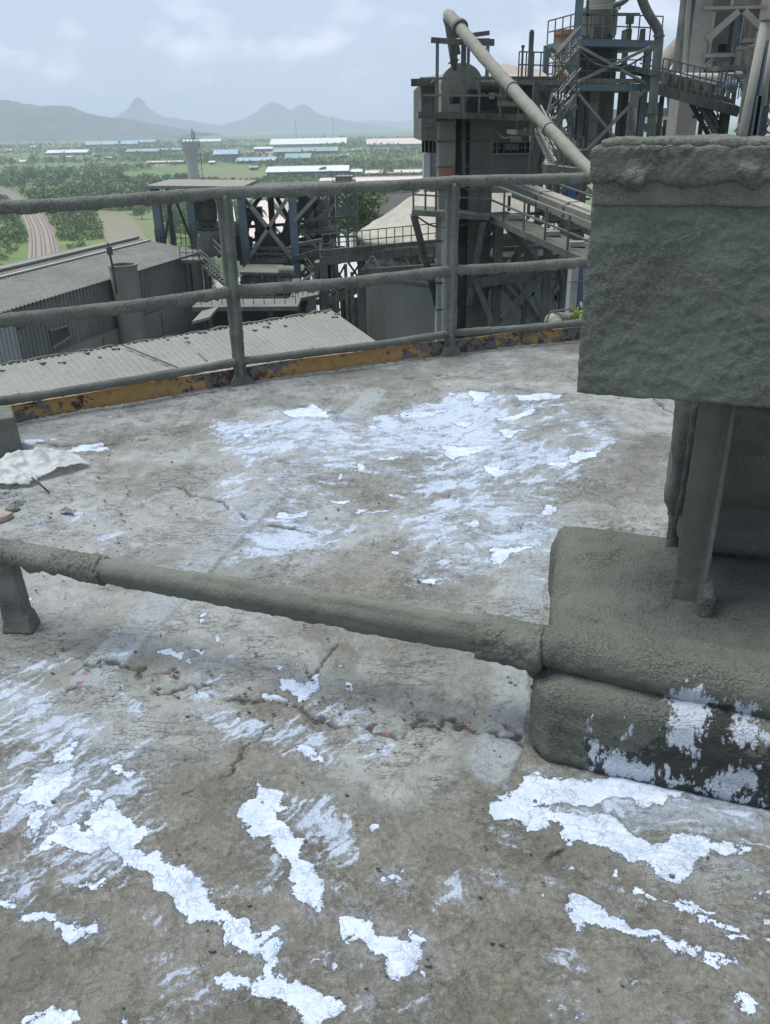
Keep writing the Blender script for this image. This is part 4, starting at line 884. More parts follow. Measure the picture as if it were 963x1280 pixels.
far_shed('white roofed shed right behind the funnel tower top', 229, 276, 180, 177, 174, MT['roof_white'], MT['wall_far'])
far_shed('dark blue shed in the trees right of the funnel tower', 268, 297, 200, 193, 187, MT['roof_blue'], MT['wall_blue'], depth=25)
far_shed('low dark blue walled shed with pale roof in the industrial estate', 296, 344, 205, 201, 197, MT['roof_blue'], MT['wall_blue'])
far_shed('small white roofed shed above the blue walled warehouse', 318, 340, 190, 186, 184, MT['roof_white'], MT['wall_blue'])
far_shed('huge white roofed warehouse on the horizon below the twin peaks', 338, 433, 184, 180, 173, MT['roof_white'], MT['wall_far'], depth=90)
far_shed('green gabled shed in front of the huge white warehouse', 342, 376, 195, 190, 185, MT['roof_teal'], MT['wall_blue'], turn=0)
far_shed('second green gabled shed, right of the first', 374, 422, 193, 189, 184, MT['roof_teal'], MT['wall_blue'])
far_shed('low green roofed shed between the gabled ones and the blue warehouse', 357, 388, 203, 198, 192, MT['roof_teal'], MT['wall_blue'])
far_shed('blue walled warehouse with long white roof in the middle distance', 334, 435, 222, 214.5, 208, MT['roof_white'], MT['wall_blue'], depth=45, ndoor=0)
far_shed('small white roofed shed at the right end of the blue warehouse', 438, 452, 219, 215, 212, MT['roof_white'], MT['wall_far'], depth=20, ndoor=1)
far_shed('pinkish roofed warehouse on the horizon beside the grey building', 459, 545, 184, 180, 173, MT['roof_pink'], MT['wall_far'], depth=110)
far_shed('tan roofed shed just above the handrail, right of the blue warehouse', 458, 545, 221, 218, 213, MT['roof_pink'], MT['wall_far'], depth=50)
far_shed('broad pinkish roofed shed above the handrail at mid picture', 400, 545, 236, 232, 222, MT['roof_pink'], MT['roof_tan'], depth=60, ndoor=0)
far_shed('small white hut at the far left in the scrub', 19, 25, 204, 201, 198, MT['roof_white'], MT['roof_white'], depth=8, ndoor=0, cat='hut', name='hut')
far_shed('white hut right next to the small one at the far left', 26, 32, 205, 203, 200, MT['roof_white'], MT['roof_white'], depth=8, ndoor=0, cat='hut', name='hut')
far_shed('low white roofed hut on the plain left of the blue warehouse', 185, 230, 206, 204, 202.5, MT['roof_pink'], MT['wall_far'], depth=12, ndoor=0, cat='hut', name='hut')
for lab, u0, u1, vb, mt in (('tiny pale roofed house left of the long blue warehouse', 84, 92, 199, 'roof_pink'), ('tiny white roofed house below the long blue warehouse', 132, 140, 200, 'roof_white'), ('tiny grey roofed house right of the small white shed', 116, 123, 196, 'roof_tan'),
        ('tiny white house between the funnel tower and the dark blue shed', 262, 268, 206, 'roof_white'), ('tiny house by the left edge below the hills', 8, 15, 190, 'roof_pink'), ('tiny pale house above the railway bend', 38, 45, 186, 'roof_white'), ('tiny blue roofed house right of the green gabled sheds', 426, 436, 197, 'roof_blue'),
        ('tiny white roofed house under the taller mast', 440, 452, 190, 'roof_white'), ('tiny tan house left of the blue walled warehouse', 312, 322, 213, 'roof_tan')):
    far_shed(lab, u0, u1, vb, vb - 2, vb - 3.6, MT[mt], MT['wall_far'], depth=12, ndoor=1, cat='house', name='house')
# brown stockpile roof between the lattice tower and the silo cone
t = thing('stockpile_shed', 'big brown dusty roof of the stockpile shed behind the cone topped silo', 'shed', gnd(500, 262))
P = [onz(438, 290, GZ + 6), onz(600, 268, GZ + 6), onz(600, 232, GZ + 22), onz(440, 243, GZ + 22)]
MB().hexa([p - np.array([0, 0, .5]) for p in P] + P).build('roof', MT['roof_brown'], t)
MB().hexa([(p[0], p[1], GZ) for p in (P[0], P[1], P[2], P[3])] + [p - np.array([0, 0, .8]) for p in P]).build('wall', MT['roof_tan'], t)
P = [onz(438, 277, GZ + 13), onz(600, 257, GZ + 13)]; MB().beam(P[0] + np.array([0, 0, .4]), P[1] + np.array([0, 0, .4]), 1.2, 1.0).build('roof_step', MT['steel_mid'], t)
# pinkish yard things seen through the steel frame: long low roofs on a slope
for k, (lab, px, mt) in enumerate((('pinkish conveyor roof sloping down, seen through the steel frame', [(318, 252), (332, 250), (378, 296), (362, 302)], 'roof_pink'), ('long pale roof strip sloping down behind the crossed braces', [(336, 244), (350, 242), (384, 276), (372, 282)], 'roof_tan'),
        ('low tan roof behind the hopper', [(262, 262), (292, 258), (296, 282), (264, 284)], 'roof_pink'), ('low dusty roof to the right of the low tan one', [(300, 270), (330, 262), (352, 298), (318, 304)], 'roof_pink'))):
    P = [onz(u, v, GZ + 5) for u, v in px]; t = thing('conveyor_shed', lab, 'shed', (P[0][0], P[0][1], GZ))
    MB().hexa([p - np.array([0, 0, .6]) for p in P] + P).build('roof', MT[mt], t); MB().hexa([(p[0], p[1], GZ) for p in P] + [p - np.array([0, 0, .7]) for p in P]).build('wall', MT['wall_far'], t)
# masts
def mast(u, vb, vt, label, w=.9):
    p = gnd(u, vb); h = at(u, vt, p[1])[2]; t = thing('radio_mast', label, 'mast', p)
    for dx, dy in ((-w, -w), (w, -w), (0, w)): MB().beam((p[0] + dx, p[1] + dy, GZ), (p[0] + dx * .3, p[1] + dy * .3, h), .35).build('mast_leg', MT['steel_mid'], t)
    n_ = 9
    for k in range(n_):
        z0 = GZ + (h - GZ) * k / n_; z1 = GZ + (h - GZ) * (k + 1) / n_; f = 1 - .7 * k / n_
        MB().beam((p[0] - w * f, p[1] - w * f, z0), (p[0] + w * f, p[1] - w * f, z1), .25).build('mast_brace', MT['steel_mid'], t)
mast(371, 178, 149, 'thin lattice mast on the horizon left of the other mast', 1.2); mast(417, 176, 145, 'taller thin mast on the horizon above the white warehouse', 1.2)

# --- concrete funnel tower
p = gnd(247, 268); y = p[1]
def hz(v): return at(247, v, y)[2]
t = thing('funnel_tower', 'concrete funnel shaped water tower with a flat railed top standing in the green plain', 'tower', p)
r = pxm(y) * 1.02
MB().lathe((p[0], y, 0), [(7.6 * r, GZ), (6.6 * r, hz(232)), (6.0 * r, hz(205)), (7 * r, hz(192)), (9.6 * r, hz(184)), (10.2 * r, hz(179)), (.1, hz(179))], 20).build('shaft', MT['wall_pale'], t, smooth=True)
MB().lathe((p[0], y, 0), [(11 * r, hz(177.7)), (11 * r, hz(176.6)), (.1, hz(176.5))], 20).build('top_slab', MT['concrete'], t)
for k in range(14):
    a = 2 * math.pi * k / 14; q = (p[0] + 10.7 * r * math.cos(a), y + 10.7 * r * math.sin(a)); MB().beam((*q, hz(176.6)), (*q, hz(173)), .16).build('rail_post', MT['steel_mid'], t)
MB().lathe((p[0], y, 0), [(10.7 * r, hz(173.2)), (10.7 * r, hz(172.8)), (10.85 * r, hz(172.8)), (10.85 * r, hz(173.2))], 20).build('handrail', MT['steel_mid'], t)
for k in range(3): MB().beam((p[0] + (3 + k * 1.6) * r, y, hz(177)), (p[0] + (3 + k * 1.6) * r, y, hz(160 + k * 2)), .3).build('mast', MT['steel_mid'], t)
for k in range(5): MB().beam((p[0] + 3 * r, y, hz(175 - k * 3)), (p[0] + 6.2 * r, y, hz(173.5 - k * 3)), .18).build('mast_brace', MT['steel_mid'], t)
MB().beam((p[0] + 11 * r, y - 1, hz(268)), (p[0] + 11 * r, y - 1, hz(178)), .3).build('ladder', MT['steel_mid'], t)
for k in range(14): MB().beam((p[0] + 6 * r, y - 1, hz(262 - k * 6)), (p[0] + 11 * r, y - 1, hz(259 - k * 6)), .18).build('ladder_bracket', MT['steel_mid'], t)

# --- vegetation
R_ = random.Random(5); npr = np.random.RandomState(5)
fieldpoly = [gnd(u, v)[:2] for u, v in [(122, 262), (162, 266), (192, 262), (200, 275), (208, 308), (150, 312), (132, 300)]]
fp2 = [gnd(u, v)[:2] for u, v in [(255, 228), (330, 226), (345, 214), (300, 207), (262, 210), (245, 216)]]
trk_a = np.array([p[:2] for p in trk])
def blocked(x, y, h=4.5):                                   # keeps the cutting beside the track open, as the photograph shows it
    for hh_ in (0, h * .5, h):
        k = 46.5 / (46.5 - hh_); q = np.array([x * k, y * k])
        if np.min(np.hypot(*(trk_a - q).T)) < 8.5: return True
        if hh_ and poly_field(q[None], [fieldpoly], 3)[0] > .5: return True
    return False
def clump_verts(c, rx, rz, nt_, s):
    d = npr.normal(size=(nt_, 3)); d /= np.linalg.norm(d, axis=1)[:, None]; d *= npr.uniform(.55, 1.05, (nt_, 1))
    ctr = c + d * np.array([rx, rx, rz]); a = npr.normal(size=(nt_, 3)) * s; b_ = npr.normal(size=(nt_, 3)) * s
    return np.stack([ctr - a * .5, ctr + a * .5, ctr + b_], 1).reshape(-1, 3)
def tri_mesh(name, V, mt, **k):
    V = np.concatenate(V); Fq = np.arange(len(V)).reshape(-1, 3); return mesh_quads(name, V, Fq, mt, smooth=False, **k)
dark, light = [], []
cnt = 0
while cnt < 15000:
    dist = 240 * (3200 / 240) ** (R_.random() ** 0.9); ang = R_.uniform(-.62, .12)
    x, y = dist * math.sin(ang), dist * math.cos(ang)
    q = np.array([[x, y, 0.0]]); nz_ = fbm(q / 110, 3, 7)[0]
    if blocked(x, y) or (x > -.17 * y - 8 and y < 430): continue
    if poly_field(q[:, :2], [fieldpoly, fp2], 3)[0] > .3: continue
    if nz_ < .40 and R_.random() > .25: continue
    if dist > 900 and nz_ < .46: continue
    big = max(1.0, dist / 700) ** .6
    h = R_.uniform(1.5, 3.6) * (1 + (nz_ - .4) * 1.6) * (big if dist > 700 else 1); cnt += 1
    L_ = light if (R_.random() < (.55 if nz_ < .5 else .25)) else dark
    L_.append(clump_verts(np.array([x, y, GZ + h * .55]), h * .62, h * .55, 44 if dist < 600 else (22 if dist < 1100 else 10), h * (.20 if dist < 600 else .28)))
tri_mesh('scrub_woodland', dark, MT['leaf'], kind='stuff', label='dense dark green scrub and small trees covering the plain')
tri_mesh('scrub_bushes', light, MT['leaf_light'], kind='stuff', label='lighter green bushes mixed through the scrub on the plain')
def make_tree(seed, h, spread, mt):
    rr_ = np.random.RandomState(seed); V = []
    for k in range(16):
        c = np.array([rr_.normal() * spread * .45, rr_.normal() * spread * .45, h * (.45 + .5 * rr_.random())]); s = spread * rr_.uniform(.28, .5)
        d = rr_.normal(size=(110, 3)); d /= np.linalg.norm(d, axis=1)[:, None]; d *= rr_.uniform(.5, 1.05, (110, 1)); ctr = c + d * s * np.array([1, 1, .75])
        a = rr_.normal(size=(110, 3)) * s * .12; b_ = rr_.normal(size=(110, 3)) * s * .12; V.append(np.stack([ctr - a, ctr + a, ctr + b_ * 1.4], 1).reshape(-1, 3))
    V = np.concatenate(V); me = bpy.data.meshes.new('crown'); me.from_pydata([tuple(v) for v in V], [], [tuple(f) for f in np.arange(len(V)).reshape(-1, 3)]); me.materials.append(mt)
    mb = MB().tube([(0, 0, -.3), (spread * .05, 0, h * .3), (-spread * .03, spread * .04, h * .62), (0, 0, h * .85)], [h * .035, h * .028, h * .018, h * .006], 7)
    for k in range(6):
        a = k * 1.05; mb.tube([(0, 0, h * (.3 + .06 * k)), (spread * .5 * math.cos(a), spread * .5 * math.sin(a), h * (.52 + .06 * k))], [h * .014, h * .004], 5)
    mt_ = bpy.data.meshes.new('trunk'); mt_.from_pydata(mb.V, [], mb.F); mt_.materials.append(MT['bark'])
    return me, mt_
kinds = [make_tree(1, 7, 3.6, MT['leaf']), make_tree(2, 9, 4.2, MT['leaf']), make_tree(3, 5.5, 3.8, MT['leaf_light']), make_tree(4, 8, 3.0, MT['leaf'])]
LB_ = ['rounded dark green tree among the scrub of the plain', 'tall dark green tree rising out of the scrub', 'low bright green spreading tree in the scrub', 'narrow dark tree standing up from the scrub']
def put_tree(k, x, y, s, label=None, group='trees scattered over the green plain'):
    t = thing('tree', label or LB_[k], 'tree', (x, y, GZ), group); t.rotation_euler.z = R_.uniform(0, 6.28); t.scale = (s, s, s * R_.uniform(.85, 1.15))
    for me, nm in zip(kinds[k], ('crown', 'trunk')):
        o = bpy.data.objects.new(nm, me); col.objects.link(o); o.parent = t
def tree_label(kd, x, y):
    d = np.array([x, y, GZ]) - CAM; u = CX + FPX * (d @ RT) / (d @ FW); v = CY - FPX * (d @ UP) / (d @ FW)
    look = ('rounded dark tree', 'tall dark tree', 'low bright spreading tree', 'narrow dark tree')[kd]
    spots = [(-400, 0, 'beyond the left frame edge'), (0, 45, 'above the railway bend'), (45, 95, 'right of the railway'), (95, 130, 'below the long blue warehouse'), (130, 165, 'above the ploughed field'), (165, 200, 'left of the flat frame roof'), (200, 235, 'just left of the funnel tower'),
             (235, 262, 'behind the funnel tower foot'), (262, 300, 'right of the funnel tower'), (300, 335, 'left of the blue walled warehouse'), (335, 390, 'in front of the blue walled warehouse'), (390, 440, 'right of the blue walled warehouse'), (440, 1000, 'beside the tan roofed shed')]
    place = next((n__ for a, b_, n__ in spots if a <= u < b_), 'on the plain')
    row = 'far off' if v < 200 else ('midway out' if v < 214 else ('nearer' if v < 232 else 'nearest row'))
    return f'{look} {place}, {row} on the plain'
n_ = 0
used_lab = set()
while n_ < 72:
    dist = R_.uniform(300, 1100); ang = R_.uniform(-.5, .02); x, y = dist * math.sin(ang), dist * math.cos(ang)
    if blocked(x, y) or (x > -.17 * y - 8 and y < 430) or poly_field(np.array([[x, y]]), [fieldpoly, fp2], 3)[0] > .3: continue
    kd = R_.randrange(4); lab = tree_label(kd, x, y)
    if lab in used_lab: continue
    used_lab.add(lab); put_tree(kd, x, y, R_.uniform(.55, 1.1), lab); n_ += 1
for (u, v, k, s, lab) in ((150, 262, 2, 1.0, 'bright green tree at the top left corner of the ploughed field'), (168, 268, 2, 1.1, 'round bright tree at the right of the ploughed field top'), (178, 274, 2, .9, 'small round bright tree right of the ploughed field'), (132, 262, 1, .9, 'dark tree at the left of the ploughed field top'),
                         (215, 290, 1, 1.1, 'tree seen between the two left blue columns'), (226, 286, 0, 1.2, 'dark round tree left of the hopper behind the steel frame')):
    q = gnd(u, v); put_tree(k, q[0], q[1], s * 1.2, lab, None)
q = at(449, 285, 118); put_tree(1, q[0], q[1], 1.0, 'leafy tree growing between the lattice tower and the silo cone', None); tr_obj = [o for o in col.objects if o.name.startswith('tree')][-1]
tr_obj.location.z = q[2] - 3.5

# ================================================================== THE PLANT
def rails(parent, a, b, h=1.1, n=5, mt=None, w=.06, two=True):
    a = V3d(a); b = V3d(b); mt = mt or MT['steel_mid']
    for k in range(n + 1):
        p = a + (b - a) * k / n; MB().beam(p, p + Vector((0, 0, h)), w).build('rail_post', mt, parent)
    for f in ((1.0, .52) if two else (1.0,)): MB().beam(a + Vector((0, 0, h * f)), b + Vector((0, 0, h * f)), w).build('handrail', mt, parent)
def colm(parent, u, vt, vb, y, w, mt, name='column', I=False):
    a = at(u, vt, y); zb = at(u, vb, y)[2]; mb = MB()
    (mb.ibeam if I else mb.beam)((a[0], a[1], zb), a, w); return mb.build(name, mt, parent)
def br(parent, u0, v0, u1, v1, y, w, mt, name='brace', y1=None):
    return MB().beam(at(u0, v0, y), at(u1, v1, y if y1 is None else y1), w).build(name, mt, parent)
def stairs(parent, a, b, width, n, mt, axis=(0, 1, 0), rail=True):
    a = V3d(a); b = V3d(b); ax = Vector(axis) * width / 2
    for s in (-1, 1):
        MB().beam(a + ax * s, b + ax * s, .08, .24).build('stringer', mt, parent)
        if rail:
            MB().beam(a + ax * s + Vector((0, 0, 1)), b + ax * s + Vector((0, 0, 1)), .06).build('handrail', mt, parent)
            MB().beam(a + ax * s + Vector((0, 0, .5)), b + ax * s + Vector((0, 0, .5)), .05).build('handrail', mt, parent)
            for k in range(4): p = a + (b - a) * (k + .5) / 4 + ax * s; MB().beam(p, p + Vector((0, 0, 1)), .06).build('rail_post', mt, parent)
    for k in range(n):
        p = a + (b - a) * (k + .5) / n; MB().beam(p - ax, p + ax, .26, .05).build('tread', mt, parent)
def plate(parent, pts, th, mt, name='platform'):
    P = [V3d(p) for p in pts]; return MB().hexa([p - Vector((0, 0, th)) for p in P] + P).build(name, mt, parent)
def cyl(parent, a, b, r, mt, name, n=20): return MB().tube([a, b], r, n).build(name, mt, parent, smooth=False)
def corrugated(parent, p0, p1, p2, p3, pitch, amp, mt, name, trap=True):
    """ribbed sheet between edge p0-p1 (near) and p3-p2 (far); ribs run from one edge to the other"""
    p0, p1, p2, p3 = map(V3d, (p0, p1, p2, p3)); L = (p1 - p0).length; n = max(2, int(L / pitch)); nr = (p1 - p0).cross(p3 - p0).normalized()
    if nr.z < 0: nr = -nr
    V = []; F = []
    prof = [(0.0, 0), (.30, 0), (.42, 1), (.70, 1), (.82, 0)] if trap else [(k / 6, .5 + .5 * math.sin(k / 6 * 2 * math.pi)) for k in range(6)]
    st = []
    for i in range(n):
        for (f, h) in prof: st.append(((i + f) / n, h * amp))
    st.append((1.0, 0))
    for (f, h) in st:
        V.append(p0 + (p1 - p0) * f + nr * h); V.append(p3 + (p2 - p3) * f + nr * h)
    for i in range(len(st) - 1): F.append((2 * i, 2 * i + 2, 2 * i + 3, 2 * i + 1))
    return mesh_np(name, V, F, mt, parent)

# --- corrugated shed roof just below the slab edge
P1 = onz(0, 457, -5.0); P2e = onz(415, 388, -5.0); rd = (P2e - P1); rd /= np.linalg.norm(rd); pr_ = np.array([rd[1], -rd[0], 0])
Pa = P1 - rd * 10; dn = pr_ * 13 + np.array([0, 0, -3.2])
ns = thing('corrugated_shed', 'pale dusty corrugated roof directly below the yellow toe board, crusted along its ridge', 'shed', (P2e[0], P2e[1], GZ))
corrugated(ns, Pa, P2e, P2e + dn, Pa + dn, .21, .032, MT['roof_front'], 'roof')
bk = -pr_ * 6 + np.array([0, 0, -1.6])
corrugated(ns, Pa, P2e, P2e + bk, Pa + bk, .21, .032, MT['roof_front'], 'roof')
MB().hexa([(*(Pa + bk)[:2], GZ), (*(P2e + bk)[:2] - rd[:2] * .3, GZ), (*((P2e + dn)[:2] - rd[:2] * .3), GZ), (*(Pa + dn)[:2], GZ), Pa + bk - [0, 0, .2], P2e + bk - [0, 0, .2] - rd * .3, P2e + dn - [0, 0, .2] - rd * .3, Pa + dn - [0, 0, .2]]).build('wall', MT['wall_shed'], ns)
MB().add([P2e - rd * .3 - [0, 0, .1], P2e + dn - rd * .3 - [0, 0, .2], P2e + bk - rd * .3 - [0, 0, .2]], [(0, 1, 2)]).build('gable', MT['wall_shed'], ns)
mb = MB().tube([Pa + (P2e - Pa) * k / 60 + np.array([0, 0, .03 + .03 * math.sin(k * 2.3)]) for k in range(61)], [.035 + .02 * abs(math.sin(k * 1.7)) for k in range(61)], 8)
crust('ridge_crust', mb, MT['cake'], ns, voxel=.035, amp=.045, fscale=1.7, amp2=.02, f2=9, smooth_it=1, seed=200)
mb = MB()
for k in range(36):                                             # torn edges of old crust near the ridge
    f = R_.random(); q = Pa + (P2e - Pa) * f + dn * R_.uniform(.005, .05); s_ = R_.uniform(.05, .17); a_ = R_.uniform(0, 6.28)
    mb.hexa([q + np.array([s_ * math.cos(a_ + j * 1.57), s_ * .6 * math.sin(a_ + j * 1.57), .0]) for j in range(4)] + [q + np.array([s_ * .9 * math.cos(a_ + j * 1.57), s_ * .5 * math.sin(a_ + j * 1.57), .055]) for j in range(4)])
mb.build('crust_flakes', MT['steel_mid'], ns, kind='stuff')
MB().tube([Pa + (P2e - Pa) * .62 + dn * .02 + [0, 0, .12], Pa + (P2e - Pa) * .67 + dn * .2 + [0, 0, .1], Pa + (P2e - Pa) * .715 + dn * .4 + [0, 0, .1]], .025, 5).build('cable', MT['steel_dark'], ns)
mb = MB()
for k in range(26):
    f = R_.uniform(.35, 1); g_ = R_.uniform(.08, .8); q = Pa + (P2e - Pa) * f + dn * g_ + np.array([0, 0, .065]); L_ = R_.uniform(.02, .06); mb.beam(q, q + dn * L_, .06, .012)
mb.build('grime_strips', MT['steel_mid'], ns, kind='stuff')

# --- big shed at the left
E0 = onz(12, 384, -9.0); E1 = onz(246, 314, -9.0); ed = E1 - E0; ed /= np.linalg.norm(ed); en = np.array([-ed[1], ed[0], 0])
W_ = 16.0
Rz = -9 + 2.6
t = thing('cladded_shed', 'large grey corrugated shed at the left with a shallow gabled roof', 'shed', (E1[0], E1[1], GZ))
# ridge solved so that it passes through the photographed ridge end
best = min(((abs(0), k) for k in (1,)), default=None)
def proj(P_): d = np.array(P_) - CAM; return CX + FPX * (d @ RT) / (d @ FW), CY - FPX * (d @ UP) / (d @ FW)
bw, bh, be = 8, 2.0, 1e9
for w_ in np.arange(4, 22, .5):
    for h_ in np.arange(.2, 4.5, .1):
        u, v = proj(E1 + en * w_ + [0, 0, h_]); e_ = abs(u - 166) + abs(v - 299)
        if e_ < be: be, bw, bh = e_, w_, h_
G1 = E1 + en * bw + np.array([0, 0, bh]); G0 = E0 - ed * 14 + en * bw + np.array([0, 0, bh]); E0x = E0
F1 = E1 + en * bw * 2; F0 = E0 - ed * 14 + en * bw * 2
e0b = E0 - ed * 1.2
ov = -en * .35 + np.array([0, 0, -.08]); oe = ed * .4
corrugated(t, E0 - ed * 14 + ov, E1 + ov + oe, G1 + oe, G0, .42, .07, MT['roof_grey'], 'roof')
corrugated(t, F0, F1 + oe, G1 + oe, G0, .42, .07, MT['roof_grey'], 'roof')
MB().beam(G0 + [0, 0, .12], G1 + oe + [0, 0, .12], .9, .16).build('ridge_cap', MT['pipe_pale'], t)
MB().beam(G0 - en * 1.5 + [0, 0, -bh * 1.5 / bw + .12], G1 - en * 1.5 + oe + [0, 0, -bh * 1.5 / bw + .12], .30, .09).build('roof_batten', MT['wall_pale'], t)
def wallribs(a, b_, ztop, zbot, pitch, amp, mt, name, zb2=None):
    d = (b_ - a); L = np.linalg.norm(d[:2]); d = d / L; nn_ = np.array([d[1], -d[0], 0]); n = int(L / pitch); V = []; F = []
    for i in range(n):
        for f, h in ((0, 0), (.45, 0), (.55, 1), (.9, 1)):
            s = (i + f) * pitch; q = a + d * s + nn_ * h * amp; zb_ = zbot if zb2 is None else zbot + (zb2 - zbot) * s / L
            V.append((q[0], q[1], ztop)); V.append((q[0], q[1], zb_))
    for i in range(len(V) // 2 - 1): F.append((2 * i, 2 * i + 2, 2 * i + 3, 2 * i + 1))
    return mesh_np(name, V, F, mt, t)
wallribs(E0, E1 - ed * 4.2, -9.05, -21, .42, .10, MT['wall_shed'], 'wall_cladding')
wallribs(E1 - ed * 4.2, E1, -9.05, -21, 3.2, .06, MT['wall_shed'], 'corner_panel')
MB().hexa([(*E0[:2], GZ), (*E1[:2], GZ), (*F1[:2], GZ), (*(F0 + ed * 14)[:2], GZ), E0 + en * .15 - [0, 0, .1], E1 + en * .15 - [0, 0, .1], F1 - [0, 0, .1], F0 + ed * 14 - [0, 0, .1]]).build('wall', MT['wall_shed'], t)
a_ = E0 - ed * .02; b2 = a_ - ed * 4 + np.array([0, 0, 0])
o = MB(); nx = -ed * 1.0
mbw = MB()
for k in range(10): q = E0 - ed * .05 + (en * .0) + (-ed) * (.4 * k) ; mbw.beam((q[0], q[1], -9.1), (q[0], q[1], -24), .22)
mbw.build('end_cladding', MT['wall_pale'], t)
MB().hexa([(*(E0 - ed * 4.2)[:2], -26), (*(E0 - ed * .05)[:2], -26), (*(E0 - ed * .05 + en * .2)[:2], -26), (*(E0 - ed * 4.2 + en * .2)[:2], -26), E0 - ed * 4.2 - [0, 0, .1], E0 - ed * .05 - [0, 0, .1], E0 - ed * .05 + en * .2 - [0, 0, .1], E0 - ed * 4.2 + en * .2 - [0, 0, .1]]).build('end_wall', MT['wall_pale'], t)
def onwall(u, v, off=0.0):                                      # point on the long wall plane
    d = ray(u, v); o0 = E0[:2] - en[:2] * off; k = ((o0 - CAM[:2]) @ en[:2]) / (d[:2] @ en[:2]); return CAM + d * k
w = [onwall(60, 447, .5), onwall(152, 402, .5), onwall(246, 372, .5), onwall(258, 412, .5)]
lo = onwall(258, 470, .5)[2]
MB().hexa([(w[0][0], w[0][1], lo - 8), (w[2][0], w[2][1], lo - 8), (w[2][0] + en[0] * .5, w[2][1] + en[1] * .5, lo - 8), (w[0][0] + en[0] * .5, w[0][1] + en[1] * .5, lo - 8), w[0], w[2], w[2] + en * .5, w[0] + en * .5]).build('concrete_apron', MT['concrete'], t)
for k in range(5):
    q0 = w[0] + (w[2] - w[0]) * (k + .5) / 5; MB().beam((q0[0] - en[0] * .04, q0[1] - en[1] * .04, q0[2] - .1), (q0[0] - en[0] * .04, q0[1] - en[1] * .04, lo - 5), .12, .06).build('apron_joint', MT['steel_mid'], t)
q0, q1 = onwall(62, 413, .16), onwall(84, 407, .16); q3 = onwall(62, 436, .16)
wf = MB().hexa([(q0[0], q0[1], q3[2]), (q1[0], q1[1], q3[2] + .3), (q1[0] + en[0] * .1, q1[1] + en[1] * .1, q3[2] + .3), (q0[0] + en[0] * .1, q0[1] + en[1] * .1, q3[2]), q0, q1, q1 + en * .1, q0 + en * .1]).build('window', MT['steel_dark'], t)
for c_, d_ in ((q0, q1), ((q0[0], q0[1], q3[2]), (q1[0], q1[1], q3[2] + .3))): MB().beam(np.array(c_) - en * .05, np.array(d_) - en * .05, .12).build('window_frame', MT['steel_pale'], wf)
MB().beam(onwall(23, 411, .3), onwall(30, 409, .3), .15).build('bracket', MT['steel_dark'], t)
MB().beam(onwall(238, 330, .2), (*onwall(238, 330, .2)[:2], -20), .14).build('downpipe', MT['steel_dark'], t)
MB().beam(onwall(231, 330, .2), (*onwall(231, 330, .2)[:2], -20), .10).build('downpipe', MT['steel_dark'], t)
# duct standing against the wall, and the rod beside it
dq = onwall(154, 333, 1.3); dr = 15.5 / FPX * (dq[1] + 4)
t2 = thing('vent_duct', 'wide round grey duct standing up against the wall of the left shed', 'duct', (dq[0], dq[1], GZ))
MB().lathe((dq[0], dq[1], 0), [(dr, GZ), (dr, dq[2]), (dr * 1.07, dq[2]), (dr * 1.07, dq[2] + .16), (dr * .9, dq[2] + .16), (dr * .9, dq[2] - 3), (.01, dq[2] - 3)], 24).build('duct_shell', MT['concrete'], t2, smooth=False)
q = onwall(141, 334, 1.3); h1 = at(137, 303, q[1])
t3 = thing('lightning_rod', 'thin dark rod with a thick middle joint rising beside the duct rim', 'rod', (q[0], q[1], q[2] - 2))
MB().tube([(q[0], q[1], q[2] - 2), (q[0], q[1], q[2]), (q[0] - .1, q[1], h1[2])], [.10, .10, .06], 8).build('rod', MT['steel_dark'], t3)
MB().tube([(q[0] - .03, q[1], q[2] + .9), (q[0] - .05, q[1], q[2] + 1.5)], .22, 8).build('joint', MT['steel_dark'], t3)
# dark conveyor line beyond the shed roof
t = thing('roof_edge_walkway', 'dark low walkway line along the far edge of the left shed roof', 'walkway', (*F1[:2], GZ))
MB().beam(F0 - ed * 6 + [0, 0, -1.6], F1 + ed * 9 + [0, 0, -1.4], 1.0, 1.2).build('walkway_beam', MT['steel_dark'], t)

# ================================================================== STEEL FRAME AT THE LEFT (conveyor transfer house)
SD, SM, SB, SP = MT['steel_dark'], MT['steel_mid'], MT['steel_blue'], MT['steel_pale']
Yf, Yb = 85.0, 93.0
t = thing('transfer_frame', 'blue and grey steel frame with crossed braces and thin flat roof behind left shed', 'steel frame', at(300, 420, Yf))
def deckpx(par, u0, v0, u1, v1, y0, y1, th, mt, name='platform'):
    a = at(u0, v0, y0); b_ = at(u1, v1, y0); z_ = (a[2] + b_[2]) / 2; k = y1 / y0
    return plate(par, [(a[0], y0, a[2]), (b_[0], y0, b_[2]), (b_[0], y1, b_[2]), (a[0], y1, a[2])], th, mt, name)
deckpx(t, 182, 232, 304, 233, Yf - 1, Yb + 1, .25, MT['steel_pale'], 'roof_plate')
deckpx(t, 300, 236, 412, 232, Yf, Yb, .45, SD, 'roof_plate')
for (u, vt, vb, w, mt) in ((193, 234, 330, .75, SB), (236, 234, 440, .7, SB), (301, 236, 440, .75, SB), (365, 236, 480, .75, SB)):
    colm(t, u, vt, vb, Yf, w, mt, I=True)
for (u, vt, vb, w, mt) in ((209, 234, 440, .4, SD), (338, 240, 480, .6, SD), (396, 240, 480, .6, SD), (415, 238, 480, .55, SM), (246, 236, 440, .4, SD), (380, 240, 480, .35, SD)):
    colm(t, u, vt, vb, Yb, w, mt)
